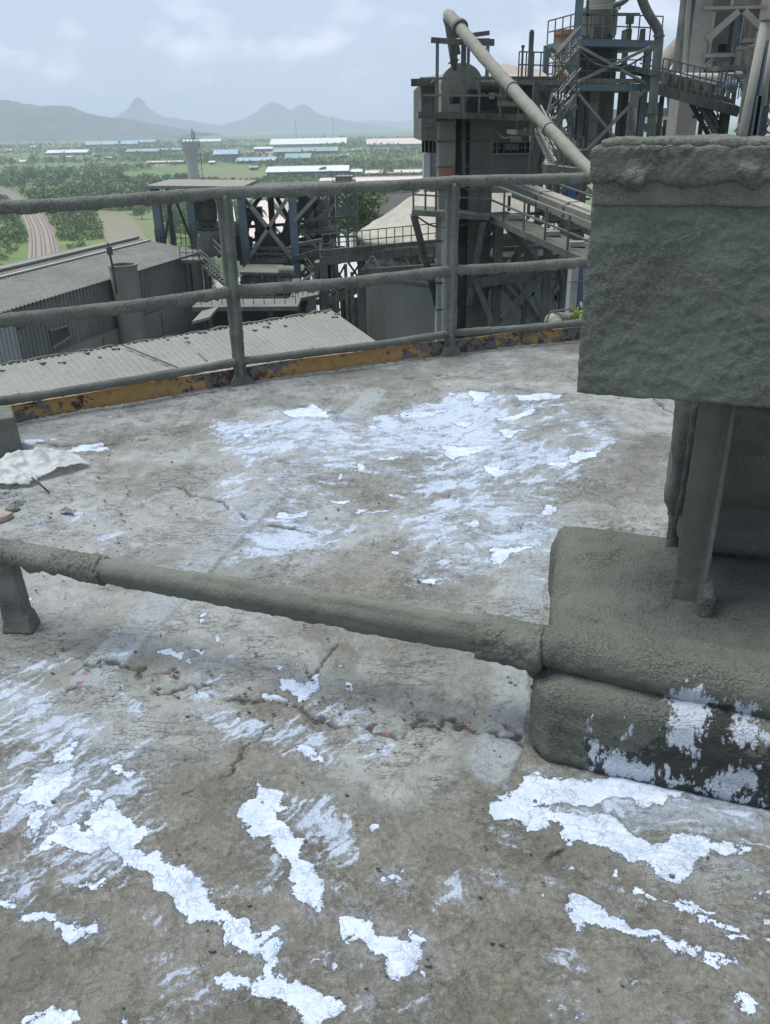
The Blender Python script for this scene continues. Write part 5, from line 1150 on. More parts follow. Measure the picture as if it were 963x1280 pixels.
for (a0, b0, a1, b1, y_, w, mt) in ((215, 246, 207, 300, Yb, .22, SD), (219, 248, 238, 296, Yb, .25, SD), (360, 247, 312, 322, Yf - .3, .35, SP), (314, 258, 366, 324, Yf - .3, .35, SP), (307, 250, 330, 282, Yf, .3, SD),
        (398, 243, 368, 276, Yf - .3, .35, SP), (366, 276, 400, 314, Yf, .3, SM), (398, 272, 418, 256, Yf, .3, SM), (346, 246, 366, 282, Yb, .4, SD), (326, 246, 300, 282, Yb, .4, SD), (372, 244, 396, 290, Yb, .35, SD), (396, 286, 360, 340, Yb, .35, SD),
        (372, 352, 398, 312, Yf, .3, SM), (376, 356, 404, 318, Yb, .3, SD), (410, 246, 396, 262, Yf, .25, SM), (368, 330, 392, 360, Yf, .25, SM), (400, 290, 372, 330, Yf + 3, .25, SD), (380, 262, 400, 300, Yf + 4, .22, SD)):
    br(t, a0, b0, a1, b1, y_, w, mt)
for (u0, v0, u1, v1, y_, w, mt) in ((300, 326, 372, 326, Yf, .4, SM), (302, 311, 364, 311, Yf, .2, SM), (302, 317, 364, 318, Yf, .2, SM), (366, 278, 420, 272, Yf, .3, SD), (366, 313, 420, 311, Yf, .3, SD), (370, 300, 418, 294, Yb, .35, SD), (366, 324, 400, 314, Yf - .5, .5, SD), (302, 284, 366, 280, Yb, .3, SM), (366, 262, 414, 256, Yb, .3, SD), (300, 300, 340, 300, Yb, .3, SD)):
    br(t, u0, v0, u1, v1, y_, w, mt, 'beam')
deckpx(t, 238, 286, 300, 288, Yf, Yb, .5, SD, 'platform'); deckpx(t, 300, 328, 372, 328, Yf, Yb + 2, .3, MT['deck'], 'platform')
deckpx(t, 376, 290, 420, 288, Yf + 2, Yb, .3, MT['deck'], 'platform')
rails(t, at(196, 307, Yf - .5), at(240, 308, Yf - .5), 1.5, 7, SD); rails(t, at(240, 300, Yf - .5), at(300, 301, Yf - .5), 1.5, 8, SD)
rails(t, at(304, 326, Yf - .6), at(366, 326, Yf - .6), 1.3, 7, SM)
rails(t, at(376, 290, Yf + 1.5), at(420, 288, Yf + 1.5), 1.3, 5, SM)
# the machinery on its floors
def thing_px(name, label, cat, u, v, y, group=None): return thing(name, label, cat, at(u, v, y), group)
t = thing_px('hopper', 'dark tapered hopper hanging between the second blue column and the rail post', 'hopper', 252, 286, 86)
def tapered(par, prof, u, y, mt, name, n=8, sq=True):         # prof: (halfwidth px, v)
    mb = MB(); 
    mb.lathe((at(u, prof[0][1], y)[0], y + 1.5, 0), [(max(.01, w * y / FPX), at(u, v, y)[2]) for w, v in prof], n, math.pi / n if sq else 0, 2 * math.pi + (math.pi / n if sq else 0))
    return mb.build(name, mt, par)
tapered(t, [(0, 244), (9, 244), (13, 256), (13, 276), (9, 284), (5, 292), (0, 292)], 252, 85, SD, 'hopper_shell'); 
tapered(t, [(5, 290), (5, 300), (9, 300), (9, 306), (0, 306)], 252, 85, SM, 'outlet')
t = thing_px('screw_pump', 'round dark machine with pipes behind the stair of the steel frame', 'machine', 262, 312, 84)
cyl(t, at(248, 306, 83), at(292, 308, 84), .95, SD, 'casing', 14); cyl(t, at(262, 305, 82), at(262, 305, 84.5), 1.15, SM, 'flange', 16); cyl(t, at(276, 305, 82), at(276, 305, 84.5), 1.05, SD, 'flange', 16)
for k, u in enumerate((250, 272, 288)): cyl(t, at(u, 290, 84), at(u, 306, 84), .28, SM, 'pipe', 8)
for k in range(4): MB().beam(at(248 + k * 13, 312, 83.5), at(248 + k * 13, 322, 83.5), .3).build('support', SD, t)
t = thing_px('machine_house', 'flat topped grey box housing low in the steel frame', 'housing', 328, 365, 80)
deckpx(t, 300, 340, 348, 341, 79, 84, .25, MT['deck'], 'lid'); a = at(303, 342, 79.3); b_ = at(346, 342, 79.3); zb = at(320, 375, 79)[2]
MB().box(a[0], b_[0], 79.3, 83.7, zb, a[2] - .1).build('housing_body', MT['wall_green'], t)
for k in range(5): x = a[0] + (b_[0] - a[0]) * (k + .5) / 5; MB().box(x - .05, x + .05, 79.22, 79.3, zb, a[2] - .3).build('rib', SM, t)
t = thing_px('gear_unit', 'small light topped gear unit right of the flat grey housing', 'machine', 356, 352, 80)
cyl(t, at(349, 340, 79), at(368, 340, 79), .55, SM, 'drum', 14); cyl(t, at(349, 345, 79), at(368, 345, 79), .25, SP, 'shaft', 8)
for u in (351, 357, 363): MB().beam(at(u, 346, 79), at(u, 356, 79), .35).build('support', SP, t)
deckpx(t, 346, 356, 372, 356, 78.5, 82, .25, SD, 'base_plate')
t = thing_px('bag_filter_box', 'dark box filter and elbow ducts standing left of the crossed braces', 'filter', 320, 300, 90)
a = at(318, 290, 90); b_ = at(342, 290, 90); MB().box(a[0], b_[0], 90, 93, at(320, 328, 90)[2], a[2]).build('filter_body', SM, t)
pts = [at(306, 320, 90), at(306, 290, 90), at(309, 276, 90), at(316, 270, 90), at(323, 276, 90), at(325, 292, 90)]; MB().tube(smooth_line([np.array(p) for p in pts], 4), .45, 10).build('elbow_duct', SD, t, smooth=True)
cyl(t, at(305, 296, 89), at(305, 325, 89), .9, SD, 'cylinder', 14)
for v in (298, 306, 314): MB().beam(at(317, v, 89.8), at(343, v, 89.8), .12).build('stiffener', SD, t)
t = thing_px('curved_duct', 'dark curved duct rising to the right of the crossed braces', 'duct', 352, 300, 89)
MB().tube(smooth_line([np.array(at(u, v, 89)) for u, v in ((348, 300), (356, 300), (362, 292), (366, 278), (372, 266), (380, 258), (384, 244))], 4), .75, 12).build('duct_shell', SD, t, smooth=True)
t = thing_px('vertical_mill_pipes', 'cluster of dark pipes and casings between the right columns of the steel frame', 'pipework', 385, 300, 90)
for (u, v0, v1, r_, mt) in ((388, 244, 300, .45, SM), (402, 250, 300, .8, SM), (409, 290, 320, .5, SD), (404, 310, 345, .6, SD), (413, 296, 318, .45, SM), (384, 300, 320, .5, SM), (376, 306, 330, .4, SD), (408, 262, 296, .35, SP)):
    cyl(t, at(u, v0, 90), at(u, v1, 90), r_, mt, 'pipe', 10)
for (u, v, r_) in ((404, 262, .95), (404, 284, .95), (388, 270, .6), (411, 306, .7)): cyl(t, at(u, v, 90) - [0, 0, .1], at(u, v, 90) + [0, 0, .1], r_, SP, 'flange', 12)
for k in range(26):
    u = R_.uniform(306, 412); v = R_.uniform(262, 380); w_ = R_.uniform(.4, 1.0); q = at(u, v, R_.uniform(88, 96))
    MB().box(q[0] - w_, q[0] + w_, q[1], q[1] + 1, q[2] - w_ * R_.uniform(.3, .8), q[2] + w_ * .5).build('casing', (SD, SM, SM, MT['deck'])[k % 4], t)
for k in range(34):
    u = R_.uniform(372, 420); v = R_.uniform(250, 380); y_ = R_.uniform(86, 97); du, dv = R_.choice(((R_.uniform(8, 20), 0), (0, R_.uniform(8, 30)), (R_.uniform(5, 14), R_.uniform(-14, 14)))); br(t, u, v, u + du, v + dv, y_, R_.uniform(.12, .3), (SD, SM, SP)[k % 3], 'pipe')
# stair and landing beside the left shed
t = thing_px('access_stair', 'grey steel stair coming down beside the right end of the left shed', 'stairs', 258, 340, 78)
stairs(t, at(247, 325, 78), at(290, 362, 75), 1.0, 13, SM)
deckpx(t, 225, 325, 252, 325, 77, 79, .2, MT['deck'], 'landing'); rails(t, at(226, 325, 77), at(250, 325, 77), 1.2, 3, SM)
rails(t, at(268, 315, 79), at(290, 338, 77), 1.1, 4, SM)
MB().beam(at(262, 345, 77.5), (*at(262, 345, 77.5)[:2], -22), .25).build('support', SD, t)
t = thing_px('access_stair', 'second stair of many treads descending from the right side of the steel frame', 'stairs', 390, 360, 82)
stairs(t, at(368, 372, 78), at(398, 352, 82), 1.2, 10, SM); stairs(t, at(398, 352, 83), at(376, 322, 86), 1.2, 10, SD)
# lower dark hall with railed walkway
t = thing_px('low_hall', 'dark open hall under a railed walkway behind the near corrugated roof', 'hall', 320, 400, 72)
deckpx(t, 240, 384, 372, 383, 70, 73.5, .35, SM, 'walkway'); rails(t, at(252, 381, 70), at(370, 380, 70), 1.2, 9, SM)
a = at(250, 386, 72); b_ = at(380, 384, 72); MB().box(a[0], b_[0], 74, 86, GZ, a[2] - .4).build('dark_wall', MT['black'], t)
for u in (262, 300, 338, 372): colm(t, u, 386, 480, 71, .4, SD)
deckpx(t, 240, 402, 262, 396, 64, 68, .2, MT['roof_grey'], 'canopy')
deckpx(t, 360, 376, 398, 368, 74, 79, .3, SM, 'walkway'); rails(t, at(360, 374, 74), at(398, 366, 74), 1.2, 6, SM)
for k in range(5): br(t, 300 + k * 16, 352 + (k % 2) * 6, 322 + k * 14, 372 - (k % 3) * 5, 80, .2, SM, 'brace')
for k in range(6): colm(t, 302 + k * 13, 345 + (k % 2) * 8, 386, 79, .22, SM)
t = thing_px('pipe_support', 'tall thin post with a cross arm standing in front of the right frame column', 'post', 402, 400, 76)
colm(t, 401, 300, 420, 76, .28, SP, 'post'); MB().beam(at(372, 306, 76), at(404, 300, 76), .3).build('arm', SM, t)

# --- lattice tower further back
t = thing_px('lattice_tower', 'square lattice tower with a box head left of the leafy tree', 'tower', 430, 330, 105)
for y_ in (103, 108):
    for u in (421, 433, 445): colm(t, u, 232, 330, y_, .32, SM, 'tower_leg')
    for v in (240, 250, 260, 272, 284, 296): br(t, 421, v, 445, v - .5, y_, .22, SM, 'ring_beam')
for v in (240, 250, 272, 284): br(t, 421, v, 433, v + 11, 103, .18, SD, 'brace'); br(t, 445, v, 433, v + 11, 103, .18, SD, 'brace')
for v in (262, 268): MB().beam(at(421, v, 102.8), at(445, v - .5, 102.8), .06, .5).build('panel', SM, t)
a = at(421, 262, 103.4); b_ = at(445, 262, 103.4); MB().box(a[0], b_[0], 103.4, 107.6, at(430, 270, 103)[2], a[2]).build('cabin', SM, t)
a = at(415, 229, 103); b_ = at(444, 229, 103); MB().box(a[0], b_[0], 103, 108, a[2] - .5, a[2] + .1).build('head_deck', SM, t)
a = at(419, 226, 103); b_ = at(440, 226, 103); MB().box(a[0], b_[0], 104, 107, a[2] - .3, at(430, 221, 103)[2]).build('head_box', SP, t)
rails(t, at(416, 228, 103), at(443, 228, 103), 1.1, 5, SM)
t = thing_px('conveyor_trestle', 'thin dark trestle on slender legs left of the silo', 'trestle', 430, 380, 62)
for (u, vt, vb) in ((408, 330, 420), (414, 300, 420), (426, 345, 420), (432, 330, 420), (440, 340, 420), (448, 345, 420), (420, 320, 420), (437, 370, 420), (445, 372, 420)): colm(t, u, vt, vb, 60 + (u % 4), .22, SD)
for (a0, b0, a1, b1) in ((412, 372, 454, 352), (412, 379, 454, 360), (414, 366, 454, 346)): br(t, a0, b0, a1, b1, 61, .35, SM, 'beam')
for k in range(6): br(t, 413 + k * 7, 372 - k * 3.2, 419 + k * 7, 362 - k * 3.2, 61, .15, SM, 'brace')
for (a0, b0, a1, b1) in ((418, 330, 430, 356), (432, 330, 418, 356), (434, 326, 452, 352), (452, 326, 436, 352), (420, 390, 432, 408), (414, 400, 428, 384)): br(t, a0, b0, a1, b1, 62, .14, SD)
for (u, v) in ((404, 336), (412, 332), (409, 346)): q = at(u, v, 63); MB().box(q[0] - .6, q[0] + .6, 62.5, 64, q[2] - .8, q[2] + .5).build('drive_box', SD, t)
a = at(404, 362, 64); b_ = at(432, 362, 64); MB().box(a[0], b_[0], 64, 67, at(410, 374, 64)[2], a[2]).build('beam_box', MT['black'], t); colm(t, 410, 364, 430, 63, 1.0, MT['black']); colm(t, 430, 364, 415, 63, .45, MT['black'])

# ================================================================== SILO WITH CONE ROOF
sy = 66.0; sx = at(610, 330, sy)[0]; sr = sx - at(456, 340, sy - 4)[0]
t = thing('silo', 'round grey concrete silo under a dust covered flaring cone roof', 'silo', (sx, sy, GZ))
zt = at(456, 318, sy)[2]; zr = at(450, 293, sy)[2]
MB().lathe((sx, sy, 0), [(sr, GZ), (sr, zt), (sr + .12, zt), (sr + .12, zt + .35), (sr - .3, zt + .35)], 64).build('silo_wall', MT['concrete_dark'], t, smooth=False)
zc = lambda v: at(520, v, sy)[2]
rp = lambda u: sx - at(u, 300, sy)[0]
prof = [(rp(452), zr - .5), (rp(447), zr - .1), (rp(447), zr + .1), (rp(458), zr + .55), (rp(478), zr + 1.15), (rp(505), zc(256) + .2), (rp(525), zc(240)), (rp(548), zc(222)), (rp(575), zc(200)), (rp(600), zc(182)), (.3, zc(176)), (.01, zc(176))]
mb = MB().lathe((sx, sy, 0), prof, 96)
o = mb.build('cone_roof', MT['cone'], t, smooth=True)
co = np.array(mb.V); dz = (fbm(co * 0.9, 4, 77) - .5) * .5; 
for i, vtx in enumerate(o.data.vertices): vtx.co.z += dz[i]
MB().lathe((sx, sy, 0), [(sr + .02, zt + .3), (rp(452), zr - .6), (rp(452) - .2, zr - .3)], 64).build('eaves', SD, t)
for v in (334, 352): MB().lathe((sx, sy, 0), [(sr + .01, at(500, v, sy - sr * .8)[2]), (sr + .07, at(500, v, sy - sr * .8)[2] - .02), (sr + .07, at(500, v, sy - sr * .8)[2] - .2), (sr + .01, at(500, v, sy - sr * .8)[2] - .22)], 64).build('ring_joint', MT['steel_mid'], t)
# bridge in front of it
t = thing_px('conveyor_bridge', 'long dark truss bridge carrying a railed conveyor across the front of the silo', 'bridge', 480, 340, 52)
yb0, yb1 = 55.0, 50.0
for (a0, b0, a1, b1, w, mt) in ((402, 326, 546, 311, .5, SD), (402, 316, 546, 303, .35, SD), (404, 321, 546, 307, .2, SM), (546, 311, 730, 296, .45, SD), (546, 303, 730, 288, .35, SM)):
    f0 = (a0 - 402) / 330; f1 = (a1 - 402) / 330; MB().beam(at(a0, b0, yb0 + (yb1 - yb0) * f0), at(a1, b1, yb0 + (yb1 - yb0) * f1), w).build('chord', mt, t)
plate(t, [at(402, 317, 56.5), at(546, 304, 54), at(546, 304.5, 52.5), at(402, 318, 55)], .15, MT['deck'], 'walkway')
rails(t, at(404, 317, 55), at(546, 304, 52.6), 1.15, 14, SM)
rails(t, at(546, 304, 52.6), at(728, 289, 50), 1.15, 16, SM)
zig = [(455, 338), (466, 321), (478, 338), (486, 320), (497, 337), (505, 319), (515, 335), (522, 318), (532, 334), (545, 317)]
for (p_, q_) in zip(zig[:-1], zig[1:]): br(t, *p_, *q_, 53.6, .18, SP if zig.index(p_) % 2 else SM)
MB().beam(at(452, 339, 53.8), at(546, 333, 52), .3).build('chord', SD, t)
for u in (404, 452): colm(t, u, 326, 430, 55, .5, SD)

# ================================================================== BUCKET ELEVATOR TOWER
Ye = 34.0
t = thing_px('bucket_elevator', 'tall twin shaft bucket elevator with a domed head, railed platforms and grime streaked casing', 'elevator', 580, 420, Ye)
def casing(par, u0, u1, vt, vb, y0, y1, mt, name):
    a = at(u0, (vt + vb) / 2, y0); b_ = at(u1, (vt + vb) / 2, y0); return MB().box(a[0], b_[0], y0, y1, at(u0, vb, y0)[2], at(u0, vt, y0)[2]).build(name, mt, par)
casing(t, 548, 567, 148, 520, Ye, Ye + 1.6, MT['concrete'], 'shaft_casing'); casing(t, 584, 612, 143, 520, Ye + .1, Ye + 1.7, MT['wall_green'], 'shaft_casing')
casing(t, 567.5, 583.5, 148, 520, Ye + .7, Ye + 1.5, SM, 'recess_plate')
for k, v in enumerate((150, 176, 208, 236, 300, 332, 352, 384, 412)):
    for (u0, u1) in ((547, 568), (583, 613)): casing(t, u0, u1, v, v + 2, Ye - .06 if u0 < 570 else Ye + .04, Ye + 1.7, SM, 'flange')
casing(t, 549, 566, 209, 222, Ye - .04, Ye - .005, MT['rust'], 'inspection_door'); casing(t, 570, 575, 215, 222, Ye + .62, Ye + .69, MT['steel_pale'], 'tag_plate')
cyl(t, at(580, 144, Ye - .2), at(580, 225, Ye - .2), .06, SM, 'cable_pipe', 6)
q = at(549, 150, Ye - .5)
# head
hx0, hx1 = at(551, 100, Ye)[0], at(604, 100, Ye)[0]; hz0 = at(577, 108, Ye)[2]; hr_ = (hx1 - hx0) / 2; hc = (hx0 + hx1) / 2
mb = MB(); n = 18
arc = [(hc - hr_ * math.cos(math.pi * k / n), hz0 + hr_ * .98 * math.sin(math.pi * k / n)) for k in range(n + 1)]
arc = [(hc - hr_, at(577, 142, Ye)[2])] + arc + [(hc + hr_, at(577, 142, Ye)[2])]
for y_ in (Ye - .1, Ye + 1.7): mb.V += [(x, y_, z_) for x, z_ in arc]
L_ = len(arc); mb.F = [tuple(range(L_)), tuple(range(L_, 2 * L_))[::-1]] + [(k, k + 1, L_ + k + 1, L_ + k) for k in range(L_ - 1)]
mb.build('head_hood', MT['concrete'], t)
casing(t, 552, 562, 112, 140, Ye - .5, Ye - .12, SP, 'hatch'); casing(t, 567, 579, 118, 136, Ye - .2, Ye - .11, MT['black'], 'opening'); casing(t, 562, 575, 130, 140, Ye - .7, Ye - .3, SP, 'bearing')
casing(t, 585, 598, 112, 140, Ye - .3, Ye - .12, SD, 'cover')
cyl(t, at(597, 107, Ye - .7), at(629, 107, Ye - .7), .21, SM, 'motor', 14)
for k in range(8): cyl(t, at(599 + k * 3.6, 107, Ye - .7), at(600.4 + k * 3.6, 107, Ye - .7), .25, SD, 'cooling_fin', 14)
casing(t, 600, 622, 120, 138, Ye - .9, Ye - .4, MT['black'], 'gearbox'); casing(t, 612, 618, 116, 124, Ye - 1, Ye - .5, SP, 'coupling')
plate(t, [at(524, 141, Ye - 1.6), at(662, 144, Ye - 1.6), at(662, 144, Ye - 1.6) + [0, 3.4, 0], at(524, 141, Ye - 1.6) + [0, 3.4, 0]], .16, MT['deck'])
MB().beam(at(523, 143.5, Ye - 1.65), at(664, 146.5, Ye - 1.65), .1, .2).build('edge_beam', SD, t)
for v in (98, 119): MB().beam(at(525, v, Ye - 1.55), at(634, v + .5, Ye - 1.55), .07).build('handrail', SM, t)
for u in (546, 580, 600, 627): colm(t, u, 97, 142, Ye - 1.5, .07, SM, 'rail_post')
MB().beam(at(546, 98, Ye - 1.5), at(546, 98, Ye - 1.5) + [0, 3, 0], .06).build('handrail', SM, t)
# white pipe down the left
cyl(t, at(549, 272, Ye - .9), at(549, 520, Ye - .9), .13, SP, 'cable_pipe', 10)
for v in (300, 331, 352, 385): cyl(t, at(549, v, Ye - .9), at(549, v + 2, Ye - .9), .18, SD, 'pipe_collar', 10)
casing(t, 546, 556, 270, 430, Ye - 1.0, Ye - .3, MT['wall_pale'], 'pale_panel')
# lower platform
plate(t, [at(516, 264, Ye - 1.6), at(612, 270, Ye - 1.6), at(612, 262, Ye + 1), at(516, 257, Ye + 1)], .15, MT['deck'])
MB().beam(at(515, 265.5, Ye - 1.65), at(612, 272, Ye - 1.65), .12, .2).build('edge_beam', SM, t)
MB().beam(at(517, 268, Ye - 1.5), at(548, 384, Ye - .5), .26).build('strut', SD, t); MB().beam(at(604, 276, Ye - 1.4), at(586, 380, Ye - .5), .22).build('strut', SM, t)
for (u, v) in ((517, 263), (532, 264), (545, 265), (565, 266), (598, 268)): q = at(u, v, Ye - 1.5); MB().beam(q, q + [0, 0, 1.05], .07).build('rail_post', SD, t)
for h_ in (.55, 1.05): MB().beam(at(517, 263, Ye - 1.5) + [0, 0, h_], at(612, 269, Ye - 1.5) + [0, 0, h_], .06).build('handrail', SM, t)
# hoist frame over the head
t = thing_px('hoist_frame', 'open steel hoist frame standing over the domed elevator head', 'hoist frame', 580, 140, Ye)
for (u, vt, vb, y_, w) in ((547, 53, 142, Ye - .9, .11), (580, 56, 142, Ye - 1.0, .17), (586, 57, 100, Ye + 1.2, .11), (610, 55, 142, Ye - .6, .12), (618, 92, 130, Ye + 1.2, .14)): colm(t, u, vt, vb, y_, w, SB if w < .13 else SM)
for (a0, b0, a1, b1, y_, w) in ((539, 50, 581, 53, Ye - .9, .17), (596, 51, 618, 52, Ye - .6, .15), (598, 55, 618, 55, Ye + .4, .12), (560, 46, 580, 45, Ye + .6, .12), (590, 44, 612, 41, Ye + .2, .14), (558, 52, 612, 50, Ye + .9, .12)): br(t, a0, b0, a1, b1, y_, w, SM, 'beam')
# big diagonal pipe
t = thing_px('diagonal_duct', 'fat pale dust caked pipe slanting down from above the elevator head to the right', 'pipe', 563, 20, Ye)
A0 = at(563, 21, Ye - .2); A1 = at(738, 214, 25.0)
r0 = 6.6 / FPX * Ye; r1 = 6.6 / FPX * 27
n = 40; pts = [A0 + (A1 - A0) * k / n + np.array([0, 0, -.10 * math.sin(math.pi * k / n)]) for k in range(-1, n + 6)]
mb = MB().tube(pts, [r0 * .75] + [r0 + (r1 - r0) * k / n for k in range(0, n + 6)], 18); co = np.array(mb.V); co += (fbm(co * 3.0, 3, 9)[:, None] - .5) * .05; mb.V = [tuple(c) for c in co]
mb.build('pipe_run', MT['pipe_pale'], t, smooth=True)
f = .085; c_ = A0 + (A1 - A0) * f; d_ = (A1 - A0) / np.linalg.norm(A1 - A0); MB().tube([c_ - d_ * .07, c_ + d_ * .07], r0 * 1.35, 18).build('flange', MT['steel_mid'], t)
for f in (.5, .75): c_ = A0 + (A1 - A0) * f; MB().tube([c_ - d_ * .03 - [0, 0, .09], c_ + d_ * .03 - [0, 0, .09]], r0 * 1.06, 18).build('weld_ring', MT['pipe_pale'], t)
MB().tube([at(560, 21, Ye), at(563, 32, Ye), at(566, 60, Ye), at(569, 88, Ye)], [.20, .19, .16, .12], 12).build('down_spout', MT['steel_mid'], t, smooth=True)
MB().tube([at(561.5, 19, Ye - .1), at(561, 25, Ye)], [.10, .21], 12).build('bend_cap', MT['pipe_pale'], t, smooth=True)
cyl(t, at(567, 76, Ye), at(567.5, 78, Ye), .2, SD, 'flange', 12); MB().beam(at(572, 56, Ye), at(574, 68, Ye), .12).build('bracket', SM, t)

# ================================================================== BUILDING BEHIND THE ELEVATOR
Yp = 48.0
t = thing_px('process_building', 'grey green clad building with a low pale roof behind the elevator', 'building', 620, 222, Yp)
def pbox(par, u0, u1, vt, vb, y0, y1, mt, name): return casing(par, u0, u1, vt, vb, y0, y1, mt, name)
pbox(t, 527, 548, 104, 176, Yp - 2, Yp + 8, MT['wall_green'], 'wall'); pbox(t, 600, 664, 108, 178, Yp, Yp + 8, MT['wall_green'], 'wall'); pbox(t, 548, 600, 104, 240, Yp + .5, Yp + 8, MT['wall_green'], 'wall')
pbox(t, 664, 688, 102, 150, Yp + 3, Yp + 8, MT['wall_green'], 'wall')
a = at(514, 100, Yp - 3); b_ = at(556, 97, Yp - 3); P = [a, at(560, 99, Yp - 3), at(575, 92, Yp + 8), at(545, 94, Yp + 8)]
plate(t, P, .28, MT['roof_grey'], 'roof'); MB().beam(at(514, 103, Yp - 3.05), at(560, 102, Yp - 3.05), .2, .3).build('gutter', SD, t)
g_ = [at(598, 98, Yp), at(690, 98, Yp), at(676, 88, Yp + 5), at(629, 79, Yp + 5)]
plate(t, g_, .2, MT['roof_tan'], 'roof'); MB().beam(at(598, 99, Yp - .05), at(690, 99, Yp - .05), .2, .25).build('gutter', SD, t)
mb = MB(); a = at(612, 194, Yp - .5); b_ = at(674, 194, Yp - .5)
n = 26
for k in range(n): x = a[0] + (b_[0] - a[0]) * k / n; mb.box(x, x + (b_[0] - a[0]) / n * .55, Yp - .62, Yp - .5, at(640, 226, Yp)[2], a[2])
mb.box(a[0], b_[0], Yp - .5, Yp + 7, at(640, 240, Yp)[2], a[2]); mb.build('ribbed_wall', MT['wall_shed'], t)
pbox(t, 612, 674, 178, 193, Yp + .5, Yp + 1, MT['black'], 'window_band'); 
for u in (624, 633, 652, 665): pbox(t, u, u + 1.2, 178, 194, Yp - .1, Yp + .4, SM, 'mullion')
pbox(t, 633, 647, 180, 188, Yp - .3, Yp + .3, SP, 'window_sill'); pbox(t, 611, 675, 192, 194.5, Yp - .8, Yp - .4, MT['deck'], 'ledge'); pbox(t, 639, 652, 170, 177, Yp - .8, Yp, SP, 'extract_hood')
def ribs(par, u0, u1, vt, vb, y, step):
    a = at(u0, (vt + vb) / 2, y); b_ = at(u1, (vt + vb) / 2, y); z0, z1 = at(u0, vb, y)[2], at(u0, vt, y)[2]; mb = MB(); x = a[0] + step * .5
    while x < b_[0]: mb.box(x - .05, x + .05, y - .06, y - .005, z0, z1); x += step
    mb.build('cladding_ribs', MT['wall_green'], par, kind='stuff')
    for k in range(1, 4):
        z_ = z0 + (z1 - z0) * k / 4; MB().box(a[0], b_[0], y - .09, y - .065, z_ - .05, z_ + .05).build('cladding_joint', SM, par)
ribs(t, 527, 548, 106, 175, Yp - 2, .45); ribs(t, 614, 664, 108, 177, Yp, .45)
rails(t, at(612, 192, Yp - .8), at(674, 192, Yp - .8), .55, 7, SM, w=.05)
pbox(t, 528, 547, 176, 192, Yp + .5, Yp + 1, MT['black'], 'window'); 
for u in (531, 536, 541, 545): pbox(t, u, u + .8, 176, 192, Yp, Yp + .3, SP, 'window_bar')
pbox(t, 530, 538, 192, 240, Yp - 1.5, Yp, MT['wall_pale'], 'pillar'); pbox(t, 538.5, 546, 192, 240, Yp - 1.3, Yp, MT['wall_shed'], 'pillar')
deckpx(t, 600, 126, 690, 128, Yp - 2.5, Yp, .2, MT['deck'], 'platform')
for (u, vt, y_, w) in ((665, 40, Yp, .22), (654, 57, Yp, .10)):
    tt = thing_px('vent_pipe', 'taller dark vent pipe rising from the process building roof' if u == 665 else 'shorter thin antenna pole rising from the process building roof', 'pipe', u, 100, y_); colm(tt, u, vt, 130, y_, w, SM, 'pipe'); MB().beam(at(u - 2, vt + 1, y_), at(u + 2, vt + 1, y_), w * 1.1).build('cap', SM, tt)

# ================================================================== WALKWAYS AND STAIRS BETWEEN BUILDING AND BLUE TOWER
t = thing_px('access_gantry', 'railed steel gantry and stairs between the process building and the blue tower', 'gantry', 680, 215, 44)
deckpx(t, 640, 99, 722, 101, 46, 49, .22, MT['deck'], 'platform'); rails(t, at(648, 98, 46), at(720, 100, 46), 1.15, 8, SM)
deckpx(t, 646, 162, 672, 164, 40, 43, .2, MT['deck'], 'platform'); rails(t, at(647, 161, 40), at(671, 163, 40), 1.1, 3, SD)
stairs(t, at(672, 164, 40), at(692, 204, 36), .9, 14, SP)
deckpx(t, 696, 208, 728, 211, 35, 38, .2, MT['deck'], 'platform'); rails(t, at(697, 207, 35), at(727, 210, 35), 1.1, 4, SM)
stairs(t, at(722, 114, 47), at(690, 152, 44), .9, 14, SM); stairs(t, at(722, 62, 49), at(692, 98, 47), .9, 14, SM)
for (u, vt, vb, y_, w, mt) in ((671, 102, 240, 45, .3, SD), (684, 60, 130, 53, .3, SB), (672, 165, 240, 41, .2, SD), (697, 208, 260, 36, .25, SD), (716, 209, 260, 36, .35, MT['blue_motor']), (700, 150, 240, 45, .25, SM)): colm(t, u, vt, vb, y_, w, mt)
for (a0, b0, a1, b1, y_, w, mt) in ((674, 106, 716, 152, 45, .28, SD), (690, 148, 722, 182, 44, .18, SP), (722, 132, 700, 150, 45, .18, SM), (676, 165, 712, 205, 42, .14, SM), (684, 175, 708, 215, 40, .10, SM), (668, 110, 684, 150, 46, .12, SM), (694, 150, 712, 196, 44, .12, SP), (688, 60, 722, 100, 52, .16, SM)): br(t, a0, b0, a1, b1, y_, w, mt)
pbox(t, 684, 696, 206, 218, 34, 35, SM, 'junction_box'); pbox(t, 702, 735, 188, 210, 42, 44, SD, 'plant_box')
for k in range(22): br(t, R_.uniform(676, 715), R_.uniform(108, 205), R_.uniform(684, 722), R_.uniform(108, 215), R_.uniform(42, 50), .09, (SM, SD, SP)[k % 3], 'pipe')
t = thing_px('red_brown_duct', 'weathered orange brown duct stack behind the upper stair', 'duct', 706, 90, 58)
MB().lathe((at(707, 60, 58)[0], 58, 0), [(.62, at(707, 110, 58)[2]), (.66, at(707, 46, 58)[2]), (.75, at(707, 44, 58)[2]), (.75, at(707, 38, 58)[2]), (.01, at(707, 37, 58)[2])], 20).build('duct_shell', MT['rust'], t)

